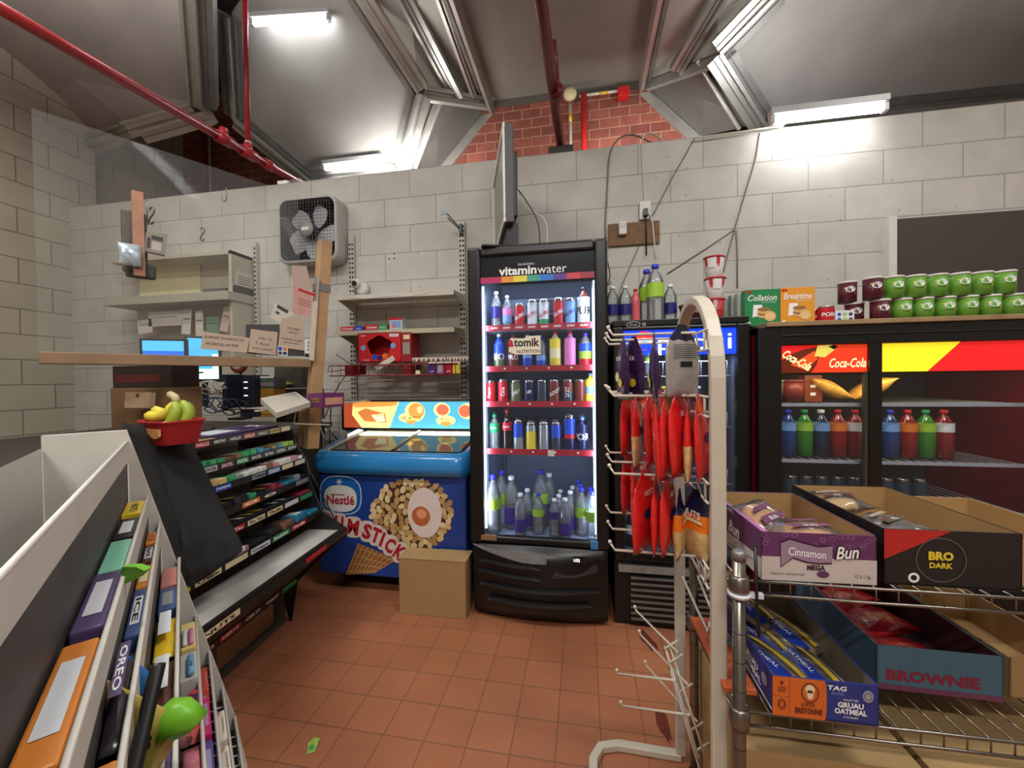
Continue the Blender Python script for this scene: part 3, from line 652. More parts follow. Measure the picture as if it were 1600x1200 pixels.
m = MB(); LR = mat('drumstick_red', (172, 30, 44), .45); LW = mat('drumstick_cream', (214, 200, 190), .5)
for k, (ch, cx, cy, ro) in enumerate([('D', 70, 520, 4), ('R', 160, 535, 0), ('U', 258, 560, -5), ('M', 398, 597, -9), ('S', 538, 640, -15), ('T', 628, 680, -20), ('I', 690, 720, -22), ('C', 768, 780, -28), ('K', 862, 850, -33)]):
    u_, v_ = CR(cx, cy); r_ = math.radians(ro); w_ = .03 if ch == 'I' else (.075 if ch == 'M' else .058)
    m.oval(u_, v_, w_*.5+.02, .064, LW, FF, .0024+k*.00012, pw=.6); m.text(ch, u_, v_, .092, LR, FF, .0042, w=w_*(.6 if ch == 'I' else 1), bold=.045, rot=r_)
m.build('cone_lettering', fb)
m = MB(); a = CR(270, 280)
m.oval(a[0], a[1], .138, .118, mat('logo_silver', (196, 206, 220), .4), FF, .0008, pw=.72, n=40); m.oval(a[0], a[1], .132, .112, mat('logo_blue', (28, 94, 168), .4), FF, .0011, pw=.72, n=40)
m.oval(a[0]-.002, a[1]-.02, .108, .08, mat('logo_white', (222, 222, 216), .5), FF, .0014, pw=.75, n=40)
u_, v_ = CR(270, 330); m.text('Nestlé', u_, v_+.0015, .056, LR, FF, .0018, w=.185, bold=.03); m.rect(u_-.062, u_+.03, v_+.03, v_+.036, LR, FF, .0019)
u_, v_ = CR(258, 145)
for k in range(3):
    an = k*math.pi/3; d_ = Vector((math.cos(an), math.sin(an)))*.02; nrm = Vector((-d_.y, d_.x))*.12; c_ = Vector((u_, v_)); m.flat([c_-d_-nrm, c_+d_-nrm, c_+d_+nrm, c_-d_+nrm], INKW, FF, .0019)
m.build('logo', fb)
# lit sign at the back
sx0, sx1, sz0, sz1, sy = -1.72, -.64, .935, 1.122, 2.62
sg = MB().box(sx0-.025, sx1+.02, sy+.002, sy+.08, sz0-.02, sz1+.012, BLACK).box(sx0, sx1, sy+.01, sy+.06, .90, sz0-.01, ALUD).build('sign_housing', t, .01)
FS = frame((sx0, sy, sz0), (1, 0, 0), (0, 0, 1)); sw, sh = sx1-sx0, sz1-sz0
def em(n, c, e=.6): return mat('lit_'+n, c, .4, emit=e)
m = MB(); m.rect(0, sw, 0, sh, em('sky_blue', (84, 176, 206)), FS)
m.flat([(0, 0), (.33*sw, 0), (.40*sw, sh), (0, sh)], em('cream', (250, 224, 140)), FS, .0003)
m.flat([(0, 0), (.13*sw, 0), (.06*sw, sh*.5), (.07*sw, sh), (0, sh)], em('rust', (170, 70, 40)), FS, .0005)
m.flat([(.08*sw, sh*.78), (.2*sw, sh*.8), (.38*sw, sh*.86), (.39*sw, sh), (.06*sw, sh)], em('amber', (240, 150, 70)), FS, .0005)
m.flat([(.1*sw, sh*.6), (.16*sw, sh*.75), (.3*sw, sh*.55), (.31*sw, sh*.2), (.15*sw, sh*.25)], em('cake', (206, 120, 60)), FS, .0007)
m.flat([(.2*sw, sh*.5), (.29*sw, sh*.55), (.3*sw, sh*.25), (.24*sw, sh*.22)], em('cream'+'_l', (255, 240, 180)), FS, .0009)
m.text('Haagen-Dazs', .3*sw, sh*.84, .012, em('brown_ink', (150, 100, 60)), FS, .001, w=.09); m.text('Nestle', .26*sw, sh*.5, .016, INKB, FS, .0012)
OUT = em('pale_yellow', (250, 232, 150)); TN = em('tan', (214, 150, 70)); BR_ = em('umber', (96, 60, 40)); RS = em('rose', (214, 110, 80))
m.oval(.51*sw, sh*.62, .075, .07, OUT, FS, .0006); m.oval(.47*sw, sh*.4, .08, .035, OUT, FS, .0006); m.flat([(.44*sw, sh*.3), (.53*sw, sh*.3), (.48*sw, .02)], TN, FS, .0007); m.oval(.52*sw, sh*.66, .06, .055, TN, FS, .0008)
m.oval(.545*sw, sh*.7, .02, .025, OUT, FS, .001); m.text('DRUMSTICK', .485*sw, sh*.38, .022, BR_, FS, .0011, w=.15, bold=.02)
m.oval(.695*sw, sh*.7, .06, .05, OUT, FS, .0006); m.oval(.72*sw, sh*.3, .07, .035, OUT, FS, .0006); m.oval(.7*sw, sh*.7, .045, .038, RS, FS, .0008); m.text('Rolo', .72*sw, sh*.35, .02, BR_, FS, .001, w=.07); m.oval(.72*sw, sh*.18, .04, .016, TN, FS, .0008)
m.oval(.87*sw, sh*.65, .07, .055, OUT, FS, .0006); m.oval(.85*sw, sh*.65, .045, .042, RS, FS, .0008); m.oval(.94*sw, sh*.45, .07, .035, OUT, FS, .0006); m.text('REESE', .95*sw, sh*.42, .018, BR_, FS, .001, w=.07); m.oval(.97*sw, sh*.25, .04, .025, TN, FS, .0008)
m.build('sign_face', sg)
area('sign_light', (-1.18, sy-.03, .93), (-.5, 0, 0), 1.0, .03, 1.3, (1, .9, .66))
# ================================================================ cardboard box on the floor
t = thing('cardboard_box', 'plain closed cardboard box on the tiled floor in front of the freezer', 'box', rotz(.02, (-1.0, 1.998, 0)))
m = MB(); m.box(0, .375, 0, .132, 0, .305, mat('kraft_box', (160, 128, 82), .85, noise=.06)); m.build('box_body', t, .003)
m = MB(); m.box(-.004, .186, -.002, .134, .305, .309, CARD).box(.188, .38, -.002, .134, .305, .31, CARD); m.build('flap', t)
# ================================================================ wall shelving between fan and cooler
UPM = mat('slotted_upright', (188, 184, 174), .5, noise=.06); SLOT = mat('slot_dark', (40, 38, 36), .8)
for x, z1_, lab in ((-1.715, 2.37, 'slotted white wall upright beside the box fan'), (-.846, 2.41, 'slotted white wall upright beside the tall cooler')):
    m = MB(); m.box(x-.022, x+.022, WY-.03, WY-.001, 1.05, z1_, UPM); t = m.build('wall_upright', None, .002); tag(t, lab, 'shelf upright')
    m = MB()
    for k in range(int((z1_-1.08)/.035)):
        for s in (-1, 1): m.box(x+s*.011-.006, x+s*.011+.006, WY-.0315, WY-.0295, 1.07+k*.035, 1.085+k*.035, SLOT)
    o = m.build('slots', t); o['kind'] = 'stuff'
SHM = mat('shelf_enamel', (196, 190, 176), .5, noise=.06); ENA = mat('shelf_cream', (186, 176, 150), .55, noise=.06)  # upper shelf off-white, lower shelf cream
def wshelf(z, yf_, mt, lab, torn=False):
    t = thing('wall_shelf', lab, 'shelf')
    m = MB(); m.box(-1.7, -.83, yf_, WY-.035, z-.006, z, mt).box(-1.7, -.83, yf_-.003, yf_, z-.028, z+.004, mt).box(-1.7, -.83, WY-.04, WY-.034, z, z+.03, mt)
    m.build('board', t, .001)
    for x, s in ((-1.7, 1), (-.835, -1)):
        m = MB(); m.prism([(yf_+.01, z-.01), (WY-.03, z-.075), (WY-.03, z+.02), (yf_, z+.004)], 0, .004, mt, Matrix(((0, 0, 1, x), (1, 0, 0, 0), (0, 1, 0, 0), (0, 0, 0, 1)))); m.build('bracket', t)
    if torn:
        m = MB(); pts = [(-1.58, z-.006)]+[(-1.58+k*.05, z-.018-random.random()*.012) for k in range(12)]+[(-1.0, z-.006)]
        m.prism(pts, 0, .001, PAPER, frame((0, yf_-.005, 0), (1, 0, 0), (0, 0, 1))); m.build('torn_label', t)
    return t
wshelf(1.862, 2.5, SHM, 'empty upper white metal wall shelf with a torn label on its lip', True)
wshelf(1.617, 2.5, ENA, 'lower cream metal wall shelf with toothpaste boxes')
def pbox(name, T, sx, sy, sz, mt, lab, cat, group=None, deco=None, bevel=.0015):
    t = thing(name, lab, cat, T, group); cb = MB().box(0, sx, 0, sy, 0, sz, mt).build('carton', t, bevel)
    if deco: m = MB(); deco(m, frame((0, -.0006, 0), (1, 0, 0), (0, 0, 1)), sx, sz); m.build('print', cb)
    return t
def colg(c2):
    def f(m, F, w, h):
        m.flat([(w*.55, 0), (w*.98, 0), (w*.98, h), (w*.62, h)], c2, F, .0002); m.text('Colgate', w*.3, h*.5, h*.5, INKW, F, .0006, w=w*.46, bold=.03, shear=.1); m.text('MAX', w*.78, h*.5, h*.32, INKW, F, .0006)
    return f
CR_ = mat('toothpaste_red', (196, 40, 44), .4)
pbox('toothpaste_box', rotz(.03, (-1.66, 2.505, 1.617)), .175, .045, .035, CR_, 'red and blue toothpaste box at the left end of the cream shelf', 'toothpaste', deco=colg(BLUE))
pbox('toothpaste_box', rotz(.02, (-1.475, 2.51, 1.617)), .165, .05, .043, CR_, 'red and green toothpaste box, second on the cream shelf', 'toothpaste', deco=colg(GREEN_))
pbox('toothpaste_box', rotz(0, (-1.60, 2.57, 1.617)), .19, .05, .045, GREY, 'grey-topped toothpaste box lying behind the two front ones', 'toothpaste')
def floss(m, F, w, h): m.rect(0, w, h*.82, h, REDL, F, .0002); m.rect(w*.15, w*.85, h*.2, h*.7, LTB, F, .0002); m.rect(w*.25, w*.45, h*.2, h*.5, ORAN, F, .0004)
pbox('floss_carton', rotz(0, (-1.30, 2.52, 1.617)), .095, .06, .085, mat('pale_carton', (180, 186, 196), .5), 'small pale blue and white carton with red top edge beside the toothpaste', 'carton', deco=floss)
# wire tray in red
RW = mat('red_wire', (142, 34, 40), .4)
t = thing('wire_tray', 'red wire tray shelf on the wall above the freezer sign', 'wire shelf')
m = MB(); zt = 1.31; yq = 2.46
for z in (zt, zt+.07): m.tube([(-1.72, yq, z), (-.8, yq, z)], .004, RW, 6)
for k in range(14): x = -1.7+k*.068; m.tube([(x, WY-.04, zt), (x, yq, zt), (x, yq, zt+.07)], .0022, RW, 5)
for y in (2.52, 2.6, 2.7): m.tube([(-1.72, y, zt), (-.8, y, zt)], .003, RW, 5)
m.tube([(-1.72, yq, zt+.07), (-1.76, 2.5, zt+.03), (-1.74, 2.6, zt+.04), (-1.71, 2.73, zt+.06)], .003, RW, 5)
m.build('tray', t)
for x, lab in ((-1.6, 'end'), (-1.17, 'middle')): MB().box(x-.03, x+.03, 2.5, 2.68, zt+.004, zt+.075, mat('red_block', (128, 22, 28), .4)).build('divider', t, .004)
m = MB(); m.tube(bez([(-1.88, 2.62, 1.0), (-1.8, 2.63, 1.18), (-1.72, 2.63, 1.3), (-1.62, 2.63, 1.38), (-1.5, 2.64, 1.42)]), .004, BLACK, 6).tube([(-1.8, 2.66, 1.47), (-1.7, 2.66, 1.41), (-1.6, 2.66, 1.37)], .003, BLACK, 5); tag(m.build('black_cable'), 'black cable running up behind the red wire tray', 'cable')
t = thing('candy_carton', 'big red carton with a torn round opening showing dark wrappers', 'carton', rotz(0, (-1.52, 2.49, zt+.09)))
w_, h_ = .39, .2; m = MB()
CRD = mat('carton_red', (196, 34, 38), .4)
m.box(0, w_-.07, .14, .145, 0, h_, CRD).box(0, .004, 0, .14, 0, h_, CRD).box(w_-.074, w_-.07, 0, .14, 0, h_, CRD).box(0, w_-.07, 0, .14, 0, .004, CRD).box(0, w_-.07, 0, .14, h_-.004, h_, CRD)
vs = []; fs = []; Nn = 28; ww = w_-.07
for k in range(Nn):
    a = 2*math.pi*k/Nn; c, q = math.cos(a), math.sin(a); mx = max(abs(c), abs(q)); vs.append((ww/2+ww/2*c/mx, 0, h_/2+h_/2*q/mx)); rr = 1+.08*math.sin(5*a); vs.append((ww/2+.088*c*rr, 0, h_*.56+.065*q*rr))
for k in range(Nn): j = (k+1) % Nn; fs.append((2*k, 2*j, 2*j+1, 2*k+1))
m.add(vs, fs, CRD).build('carton', t)
m = MB(); F = frame((0, -.0006, 0), (1, 0, 0), (0, 0, 1))
for u_, v_, c in ((.04, .1, LTB), (.26, .11, LTB), (.12, .035, BLUE), (.2, .04, ORAN), (.16, .028, NAVY)): m.oval(u_, v_, .02, .02, c, F, n=7)
m.rect(.235, .3, .17, .19, WHT, F); m.text('NESTLE', .268, .18, .009, REDL, F, .0004); m.rect(.02, .06, .18, .184, INKW, F); m.text('CANDY MIX', .06, .016, .009, INKW, F, w=.05)
m.box(w_-.0695, w_-.0, .0, .14, 0, h_*.98, mat('carton_red_side', (150, 30, 34), .45)); Fr = frame((w_-.06, -.0007, 0), (1, 0, 0), (0, 0, 1)); m.rect(0, .05, .05, .13, mat('label_grey', (150, 140, 130), .6), Fr); m.rect(.005, .05, .15, .18, CREAM, Fr)
m.build('print', t)
for k in range(9):
    mm = MB(rotz(random.random()*3, (-1.52+.08+random.random()*.16, 2.49+.05+random.random()*.05, zt+.12+.015*(k//3)))); mm.box(-.035, .035, -.012, .012, -.01, .01, mat('wrapper_%d' % (k % 3), [(90, 24, 34), (70, 76, 110), (60, 30, 30)][k % 3], .3)); tag(mm.build('wrapped_candy', None, .006), 'wrapped candy inside the torn red carton', 'candy', 'wrapped candies in the red carton')
GUMW = mat('gum_box_white', (214, 204, 192), .5)
def tri(m, F, w, h):
    for k in range(7): m.flat([(w*(k/7), 0), (w*(k+1)/7, 0), (w*(k+.5)/7, h*.9)], BROWN if k % 2 else mat('taupe', (120, 104, 90), .6), F, .0002)
def topred(t, w, d, h): m = MB(); m.flat([(w*.3, d*.2), (w*.7, d*.3), (w*.8, d*.6), (w*.4, d*.7)], mat('pink_print', (206, 70, 90), .5), Matrix.Translation((0, 0, h+.0006))); m.build('top_print', t)
for x, w_, lab in ((-1.13, .235, 'long white gum carton with brown triangles in the red wire tray'), (-.885, .16, 'white gum carton with pink top beside the cooler')):
    a = pbox('gum_carton', rotz(.0, (x, 2.5, zt+.085)), w_, .17, .03, GUMW, lab, 'gum', deco=tri); topred(a, w_, .17, .03)
for k, (c, lab) in enumerate(((PURP, 'purple flute of gum standing in the red wire tray'), (mat('mauve', (150, 90, 130), .5), 'mauve striped gum pack beside the purple one'), (REDL, 'dark red gum pack in the wire tray'), (YEL, 'yellow and white gum pack nearest the cooler'))):
    def dec(m, F, w, h, k=k): m.rect(0, w, h*.88, h, INKW, F, .0003); [m.flat([(w*.2, h*.15+q*h*.14), (w*.8, h*.22+q*h*.14), (w*.8, h*.27+q*h*.14), (w*.2, h*.2+q*h*.14)], INKW, F, .0003) for q in range(5 if k == 1 else 1)]
    pbox('gum_pack', rotz(0, (-1.0+k*.055, 2.467, zt+.004)), .05, .03, .078, c, lab, 'gum', deco=dec)
m = MB(Matrix.Translation((-1.37, 2.47, zt+.03)) @ Matrix.Rotation(-.5, 4, 'Y')); m.box(0, .15, 0, .003, 0, .035, PAPER); tag(m.build('price_card'), 'white price card stuck aslant in the red wire tray', 'card')
m = MB(rotz(.2, (-1.09, 2.46, zt+.004))); m.prism([(0, 0), (.035, 0), (.03, .025), (.005, .025)], -.006, .006, CREAM, frame((0, 0, 0), (1, 0, 0), (0, 0, 1))); tag(m.build('paper_scrap'), 'crumpled cream paper scrap in the red wire tray', 'paper')
# ================================================================ box fan
fx0, fx1, fz0, fz1, fyf, fyb = -2.245, -1.755, 2.155, 2.645, 2.63, 2.765
t = thing('box_fan', 'square grey box fan mounted on the block wall behind a wire grille', 'fan')
FG_ = mat('fan_housing_grey', (172, 170, 164), .5, noise=.08); FDk = mat('fan_dark', (58, 58, 60), .6)
def rr(x0, x1, z0, z1, r, y, n=6): return [(a, y, b) for a, b, _ in loop(x0, x1, z0, z1, r, 0, 0, n)]
m = MB(); loft(m, [rr(fx0, fx1, fz0, fz1, .07, fyb), rr(fx0, fx1, fz0, fz1, .07, fyf+.01), rr(fx0+.01, fx1-.01, fz0+.01, fz1-.01, .07, fyf), rr(fx0+.02, fx1-.02, fz0+.02, fz1-.02, .06, fyf)], FG_, True); loft(m, [rr(fx0+.02, fx1-.02, fz0+.02, fz1-.02, .06, fyf), rr(fx0+.03, fx1-.03, fz0+.03, fz1-.03, .06, fyf+.01), rr(fx0+.035, fx1-.035, fz0+.035, fz1-.035, .06, fyb)], FDk, True)
for z in (fz0+.05, fz1-.05): pass
m.build('housing', t)
m = MB(); m.add(rr(fx0+.03, fx1-.03, fz0+.03, fz1-.03, .06, fyb-.012), [tuple(range(27, -1, -1))], mat('fan_backing', (26, 26, 28), .7)); m.build('rear_plate', t)
fc = Vector(((fx0+fx1)/2, (fyf+fyb)/2, (fz0+fz1)/2)); bl = mat('fan_blade', (176, 178, 182), .4)
for k in range(5):
    T = Matrix.Translation(fc) @ Matrix.Rotation(k*2*math.pi/5+.3, 4, 'Y'); m = MB(T)
    vs = []; 
    for i in range(7):
        r_ = .05+.15*i/6; w_ = .02+.055*math.sin(math.pi*(i+1)/9)
        for s in (-1, 0, 1): vs.append((r_, s*.018*(1-.4*i/6), s*w_+i*.006))
    m.add(vs, [(3*i+j, 3*i+j+1, 3*i+j+4, 3*i+j+3) for i in range(6) for j in range(2)], bl, smooth=True); m.build('blade', t)
FR_ = frame((fc.x, fyf, fc.z), (1, 0, 0), (0, 0, 1))
m = MB(FR_ @ Matrix.Translation((0, 0, -.09))); m.lathe([(.055, 0), (.055, .05), (.04, .06)], FDk, 20); m.build('hub', t)
m = MB(FR_); GW = mat('grille_wire', (96, 96, 98), .4, .3)
for k in range(1, 18): a = -.215+k*.43/18; h_ = .215-max(0, abs(a)-.17)*.8; m.tube([(a, -h_, .004), (a, h_, .004)], .0016, GW, 4).tube([(-h_, a, .006), (h_, a, .006)], .0016, GW, 4)
m.build('grille', t)
m = MB(FR_); m.lathe([(.062, .006), (.06, .014), (.02, .018)], mat('badge_grey', (128, 128, 128), .5), 24).box(-.03, .03, -.012, .012, .018, .02, WHITE); m.build('badge', t)
# dome camera, black bracket
t = thing('dome_camera', 'white dome security camera fixed to the wall upright above the shelf', 'camera', frame((-1.625, WY-.032, 1.965), (1, 0, 0), (0, 0, 1)))
MB().lathe([(.048, -.03), (.046, .012), (.03, .02)], WHITE, 24).build('base', t); MB().ball((-.03, .035, .03), .034, WHITE, 12).build('ball', t)
m = MB(Matrix.Translation((-.03, .03, .058))); m.lathe([(.02, 0), (.02, .006), (.012, .008)], BLACK, 18); m.build('lens', t)
t = thing('metal_bracket', 'black two-prong metal bracket hooked on the upright beside the cooler', 'bracket', (0, 0, 0))
m = MB(); m.box(-.856, -.836, WY-.06, WY-.031, 2.31, 2.38, BLACK); m.build('clip', t); m = MB(); m.tube([(-.85, WY-.05, 2.35), (-.905, 2.6, 2.41)], .004, BLACK, 6).tube([(-.85, WY-.05, 2.34), (-.90, 2.6, 2.38)], .004, BLACK, 6); m.build('prong', t)
m = MB(); m.box(-.945, -.91, 2.585, 2.59, 2.40, 2.425, GREY); m.build('plate', t)
for x, z in ((-1.42, 2.185), (-1.38, 2.185), (-1.38, 2.22)):
    m = MB(frame((x, WY, z), (1, 0, 0), (0, 0, 1))); m.lathe([(.006, -.002), (.006, .002)], SLOT, 10); tag(m.build('wall_plug'), 'dark screw hole in the painted blocks over the shelf', 'screw hole', 'screw holes over the shelf')
# ================================================================ blue-header cooler
t = thing('beverage_cooler', 'shorter black cooler with lit blue header and wire shelves behind the peg rack', 'cooler')
bx0, bx1, byf, byb, bz = .15, .79, 2.08, 2.74, 1.566
FR2 = mat('cooler_black_two', (15, 15, 16), .35, noise=.1)
m = MB(); m.box(bx0, bx0+.03, byf+.04, byb, .08, bz, FR2).box(bx1-.03, bx1, byf+.04, byb, .08, bz, FR2).box(bx0+.03, bx1-.03, byb-.03, byb, .08, bz, FR2).box(bx0, bx1, byf, byb, bz-.03, bz, FR2).box(bx0, bx1, byf+.02, byb, 0, .34, FR2); m.build('cabinet', t, .003)
m = MB(); LN = mat('liner_dim', (110, 118, 132), .6); m.box(bx0+.03, bx0+.035, byf+.05, byb-.035, .36, 1.5, LN).box(bx1-.035, bx1-.03, byf+.05, byb-.035, .36, 1.5, LN).box(bx0+.03, bx1-.03, byb-.04, byb-.031, .36, 1.5, LN).box(bx0+.03, bx1-.03, byf+.05, byb-.04, .345, .36, LN); m.build('liner', t)
ox0, ox1 = bx0+.052, bx1-.06
m = MB(); m.box(bx0+.002, ox0, byf-.02, byf+.03, .35, 1.53, FR2).box(ox1, bx1-.002, byf-.02, byf+.03, .35, 1.53, FR2).box(ox0, ox1, byf-.02, byf+.03, .35, .39, FR2).box(ox0, ox1, byf-.02, byf+.03, 1.512, 1.53, FR2); m.build('door_frame', t, .006)
MB().box(ox0, ox1, byf-.005, byf-.001, .39, 1.512, MATS['door_glass']).build('door_glass', t)
F = frame((ox0, byf-.006, 1.385), (1, 0, 0), (0, 0, 1)); PB = mat('lit_royal_blue', (16, 60, 214), .4, emit=.75); pw_ = ox1-ox0
m = MB(); m.rect(0, pw_, 0, .127, PB, F); LT = mat('lit_white', (236, 242, 250), .4, emit=.9); m.text('pepsi', pw_*.64, .05, .1, LT, F, .0006, w=.34)
m.oval(pw_*.19, .075, .048, .048, mat('lit_red', (206, 40, 52), .4, emit=.6), F, .0005); m.oval(pw_*.19, .07, .048, .018, LT, F, .0008); m.oval(pw_*.19, .05, .044, .02, PB, F, .001)
m.build('header', t)
area('cooler_light', (.47, byf+.06, 1.37), (.3, 0, 0), .5, .03, .7, (.6, .72, 1))
m = MB(); F = frame((bx0+.1, byf-.021, 1.54), (1, 0, 0), (0, 0, 1)); m.oval(.0, 0, .034, .017, ALU, F); m.oval(0, 0, .031, .014, BLACK, F, .0004); m.text('True', 0, 0, .014, ALU, F, .0008, w=.035, shear=.3); m.rect(.042, .06, -.009, .009, ALUD, F); m.build('badge', t)
for i, z in enumerate((1.278, 1.02, .735)):
    m = MB(); WR = mat('white_wire', (196, 200, 206), .35, .4)
    m.tube([(ox0, byf+.06, z), (ox1, byf+.06, z)], .004, WR, 6).tube([(ox0+.02, byf+.06, z+.075), (ox1-.02, byf+.06, z+.075)], .003, WR, 6)
    for k in range(9): x = ox0+.02+k*(pw_-.04)/8; m.tube([(x, byf+.06, z+.075), (x, byf+.06, z), (x, byb-.05, z)], .002, WR, 5)
    m.build('wire_shelf', t)
m = MB(); m.box(bx0+.02, bx1-.02, byf-.012, byf+.02, .285, .318, mat('silver_trim', (150, 148, 144), .5, .3, noise=.25)); m.build('trim', t)
for k in range(8): z = .25-k*.03; m = MB(); m.box(bx0+.08, bx1-.06, byf-.008, byf+.02, z, z+.008, ALUD).box(bx0+.08, bx1-.06, byf+.0, byf+.02, z-.02, z, FR2); m.build('louvre', t)
rowz = [(1.285, 5, [('sg1', PET, GREEN_, GREEN_), ('sg2', PET, BLUEC, LTB), ('sg3', PET, GREEN_, LIME)]), (1.027, 6, [('sd1', COLA, BLACK, DARKN), ('sd2', COLA, WCAP, BROWN), ('sd3', pet('amber_drink', (150, 90, 40), .8), YEL, YEL)]), (.742, 6, [('sd4', COLA, BLACK, WHT), ('sd5', pet('blue_drink', (30, 70, 140), .85), ORAN, BLUE), ('sd1', COLA, BLACK, DARKN)]), (.362, 6, [('sd4', COLA, BLACK, WHT), ('sd1', COLA, BLACK, DARKN), ('sg2', PET, BLUEC, LTB)])]
for ri, (z, n_, kinds) in enumerate(rowz):
    for k in range(n_):
        key, b_, c_, l_ = kinds[(k*2+ri) % 3] if k % 2 else kinds[k % 3]
        put('P'+key, (lambda b_=b_, c_=c_, l_=l_: bottle_parts(.032, .2, b_, c_, l_, lz=(.35, .6))), rotz(k, (ox0+.05+k*(pw_-.1)/(n_-1), byf+.14, z)), 'drink_bottle', 'bottle on the '+['top', 'second', 'third', 'bottom'][ri]+' wire shelf of the blue-header cooler', 'drink bottle', 'bottles on the %s wire shelf' % ['top', 'second', 'third', 'bottom'][ri])
# bottles and cups standing on it
def stand(px, y, z, key, parts, nm, lab, cat, r=0, group=None):
    p = at(px, 480, 'y', y); return put(key, parts, rotz(r, (p.x, y, z)), nm, lab, cat, group)
WB = lambda r, h, cap, lab_, lz=(.3, .55): (lambda: bottle_parts(r, h, PET, cap, lab_, lz=lz))
stand(957, 2.2, bz, 'T5', WB(.034, .2, WCAP, NAVY, (.22, .5)), 'water_bottle', 'navy-labelled water bottle on the cooler top touching the tall cooler', 'water bottle')
stand(977, 2.2, bz, 'T5', None, 'water_bottle', 'navy-labelled water bottle beside the pink bottle', 'water bottle')
stand(1047, 2.22, bz, 'T5', None, 'water_bottle', 'navy-labelled water bottle between big lime-labelled ones and the bowl', 'water bottle')
stand(993, 2.24, bz, 'Tp', lambda: bottle_parts(.025, .19, pet('pink_drink', (236, 110, 120), .9), REDL, None), 'drink_bottle', 'small ribbed pink drink bottle on top of the cooler', 'drink bottle')
stand(1011, 2.28, bz, 'T15', WB(.045, .3, BLUEC, LIME, (.42, .66)), 'water_bottle', 'large lime-labelled water bottle, the one standing further back', 'water bottle')
stand(1024, 2.18, bz, 'T15', None, 'water_bottle', 'large lime-labelled water bottle with blue cap standing in front', 'water bottle')
CUPB = mat('bowl_brown', (116, 74, 66), .5); CUPW = mat('cup_white', (196, 190, 186), .5); CUPR = mat('cup_red', (182, 40, 44), .5)
def bowl():
    m = MB(); m.lathe([(.045, 0), (.066, .075), (.07, .078), (.068, .082)], CUPB, 24); wrap(m, 'NOODLES', .062, .045, .02, mat('bowl_text', (196, 150, 140), .5), .07, bold=.02); return [('bowl', m)]
stand(1082, 2.2, bz, 'bowl', bowl, 'noodle_bowl', 'brown instant noodle bowl beside the stacked cups', 'noodle bowl')
def cup(red=False):
    b = MB(); b.lathe([(.036, 0), (.038, .004), (.05, .1)], CUPR if red else CUPW, 24); b.lathe([(.052, .098), (.053, .104), (.05, .107)], CUPR, 24)
    for a0 in (-.1, 1.2, 2.6, 3.9):
        vs = []
        for k in range(4):
            an = a0+k*.12-math.pi/2; vs += [(.0372*math.cos(an), .0372*math.sin(an), .006), (.0503*math.cos(an), .0503*math.sin(an), .098)]
        b.add(vs, [(2*k, 2*k+2, 2*k+3, 2*k+1) for k in range(3)], CUPR if not red else CUPW)
    wrap(b, 'CUP', .0425, .05, .018, INKB, a=.7, bold=.02); return [('cup', b)]
px_ = at(1116, 480, 'y', 2.2).x
for k, (lab, rd) in enumerate((('red noodle cup at the bottom of the stack of three', 1), ('grey and red noodle cup in the middle of the stack', 0), ('grey and red noodle cup on top of the stack', 0))):
    put('cup%d' % rd, (lambda rd=rd: cup(rd)), rotz(-.25-k*.5, (px_+.004*(k % 2), 2.2, bz+.108*k)), 'noodle_cup', lab, 'noodle cup')
# ================================================================ red double cooler
t = thing('beverage_cooler', 'wide black sliding-door cooler with lit red header and red side', 'cooler')
dx0, dx1, dyf, dyb, dz = .80, 2.0, 2.0, 2.74, 1.5
FR3 = mat('cooler_black_three', (15, 13, 12), .38, noise=.1); RS_ = mat('cooler_red_side', (120, 14, 18), .4)
m = MB(); m.box(dx0, dx0+.03, dyf+.04, dyb, .0, dz, RS_).box(dx1-.03, dx1, dyf+.04, dyb, 0, dz, RS_); m.build('side_panel', t)
m = MB(); m.box(dx0+.03, dx1-.03, dyb-.03, dyb, 0, dz, FR3).box(dx0, dx1, dyf+.02, dyb, dz-.03, dz, FR3).box(dx0+.03, dx1-.03, dyf+.04, dyb-.03, 0, .3, FR3); m.build('cabinet', t)
qx = [.896, 1.247, 1.295, 1.9]
m = MB(); m.box(dx0, qx[0], dyf, dyf+.05, 0, dz, FR3).box(qx[3], dx1, dyf, dyf+.05, 0, dz, FR3).box(qx[0], qx[3], dyf, dyf+.05, 1.415, dz, FR3).box(qx[0], qx[3], dyf, dyf+.05, 0, .33, FR3).box(qx[0], qx[3], dyf-.006, dyf, 1.455, 1.462, SATIN); m.build('front_frame', t, .003)
m = MB(); m.box(qx[1], qx[2], dyf+.0, dyf+.04, .33, 1.415, FR3).box(qx[1]-.012, qx[1], dyf+.01, dyf+.03, .33, 1.29, mat('door_channel', (90, 84, 70), .4, .5)); m.build('door_stile', t)
for a, e in ((0, 1), (2, 3)): MB().box(qx[a], qx[e], dyf+.02, dyf+.024, .33, 1.415, MATS['door_glass']).build('door_glass', t)
LN2 = mat('liner_warm', (60, 52, 40), .7); m = MB(); m.box(dx0+.031, dx0+.036, dyf+.06, dyb-.035, .3, dz-.04, LN2).box(dx0+.036, dx1-.036, dyb-.04, dyb-.031, .3, dz-.04, LN2).box(dx0+.036, dx1-.036, dyf+.05, dyb-.04, .3, .31, LN2); m.build('liner', t)
CR1 = mat('lit_cola_red', (216, 28, 30), .4, emit=.45); CR2 = mat('lit_cola_orange', (214, 56, 26), .4, emit=.42)
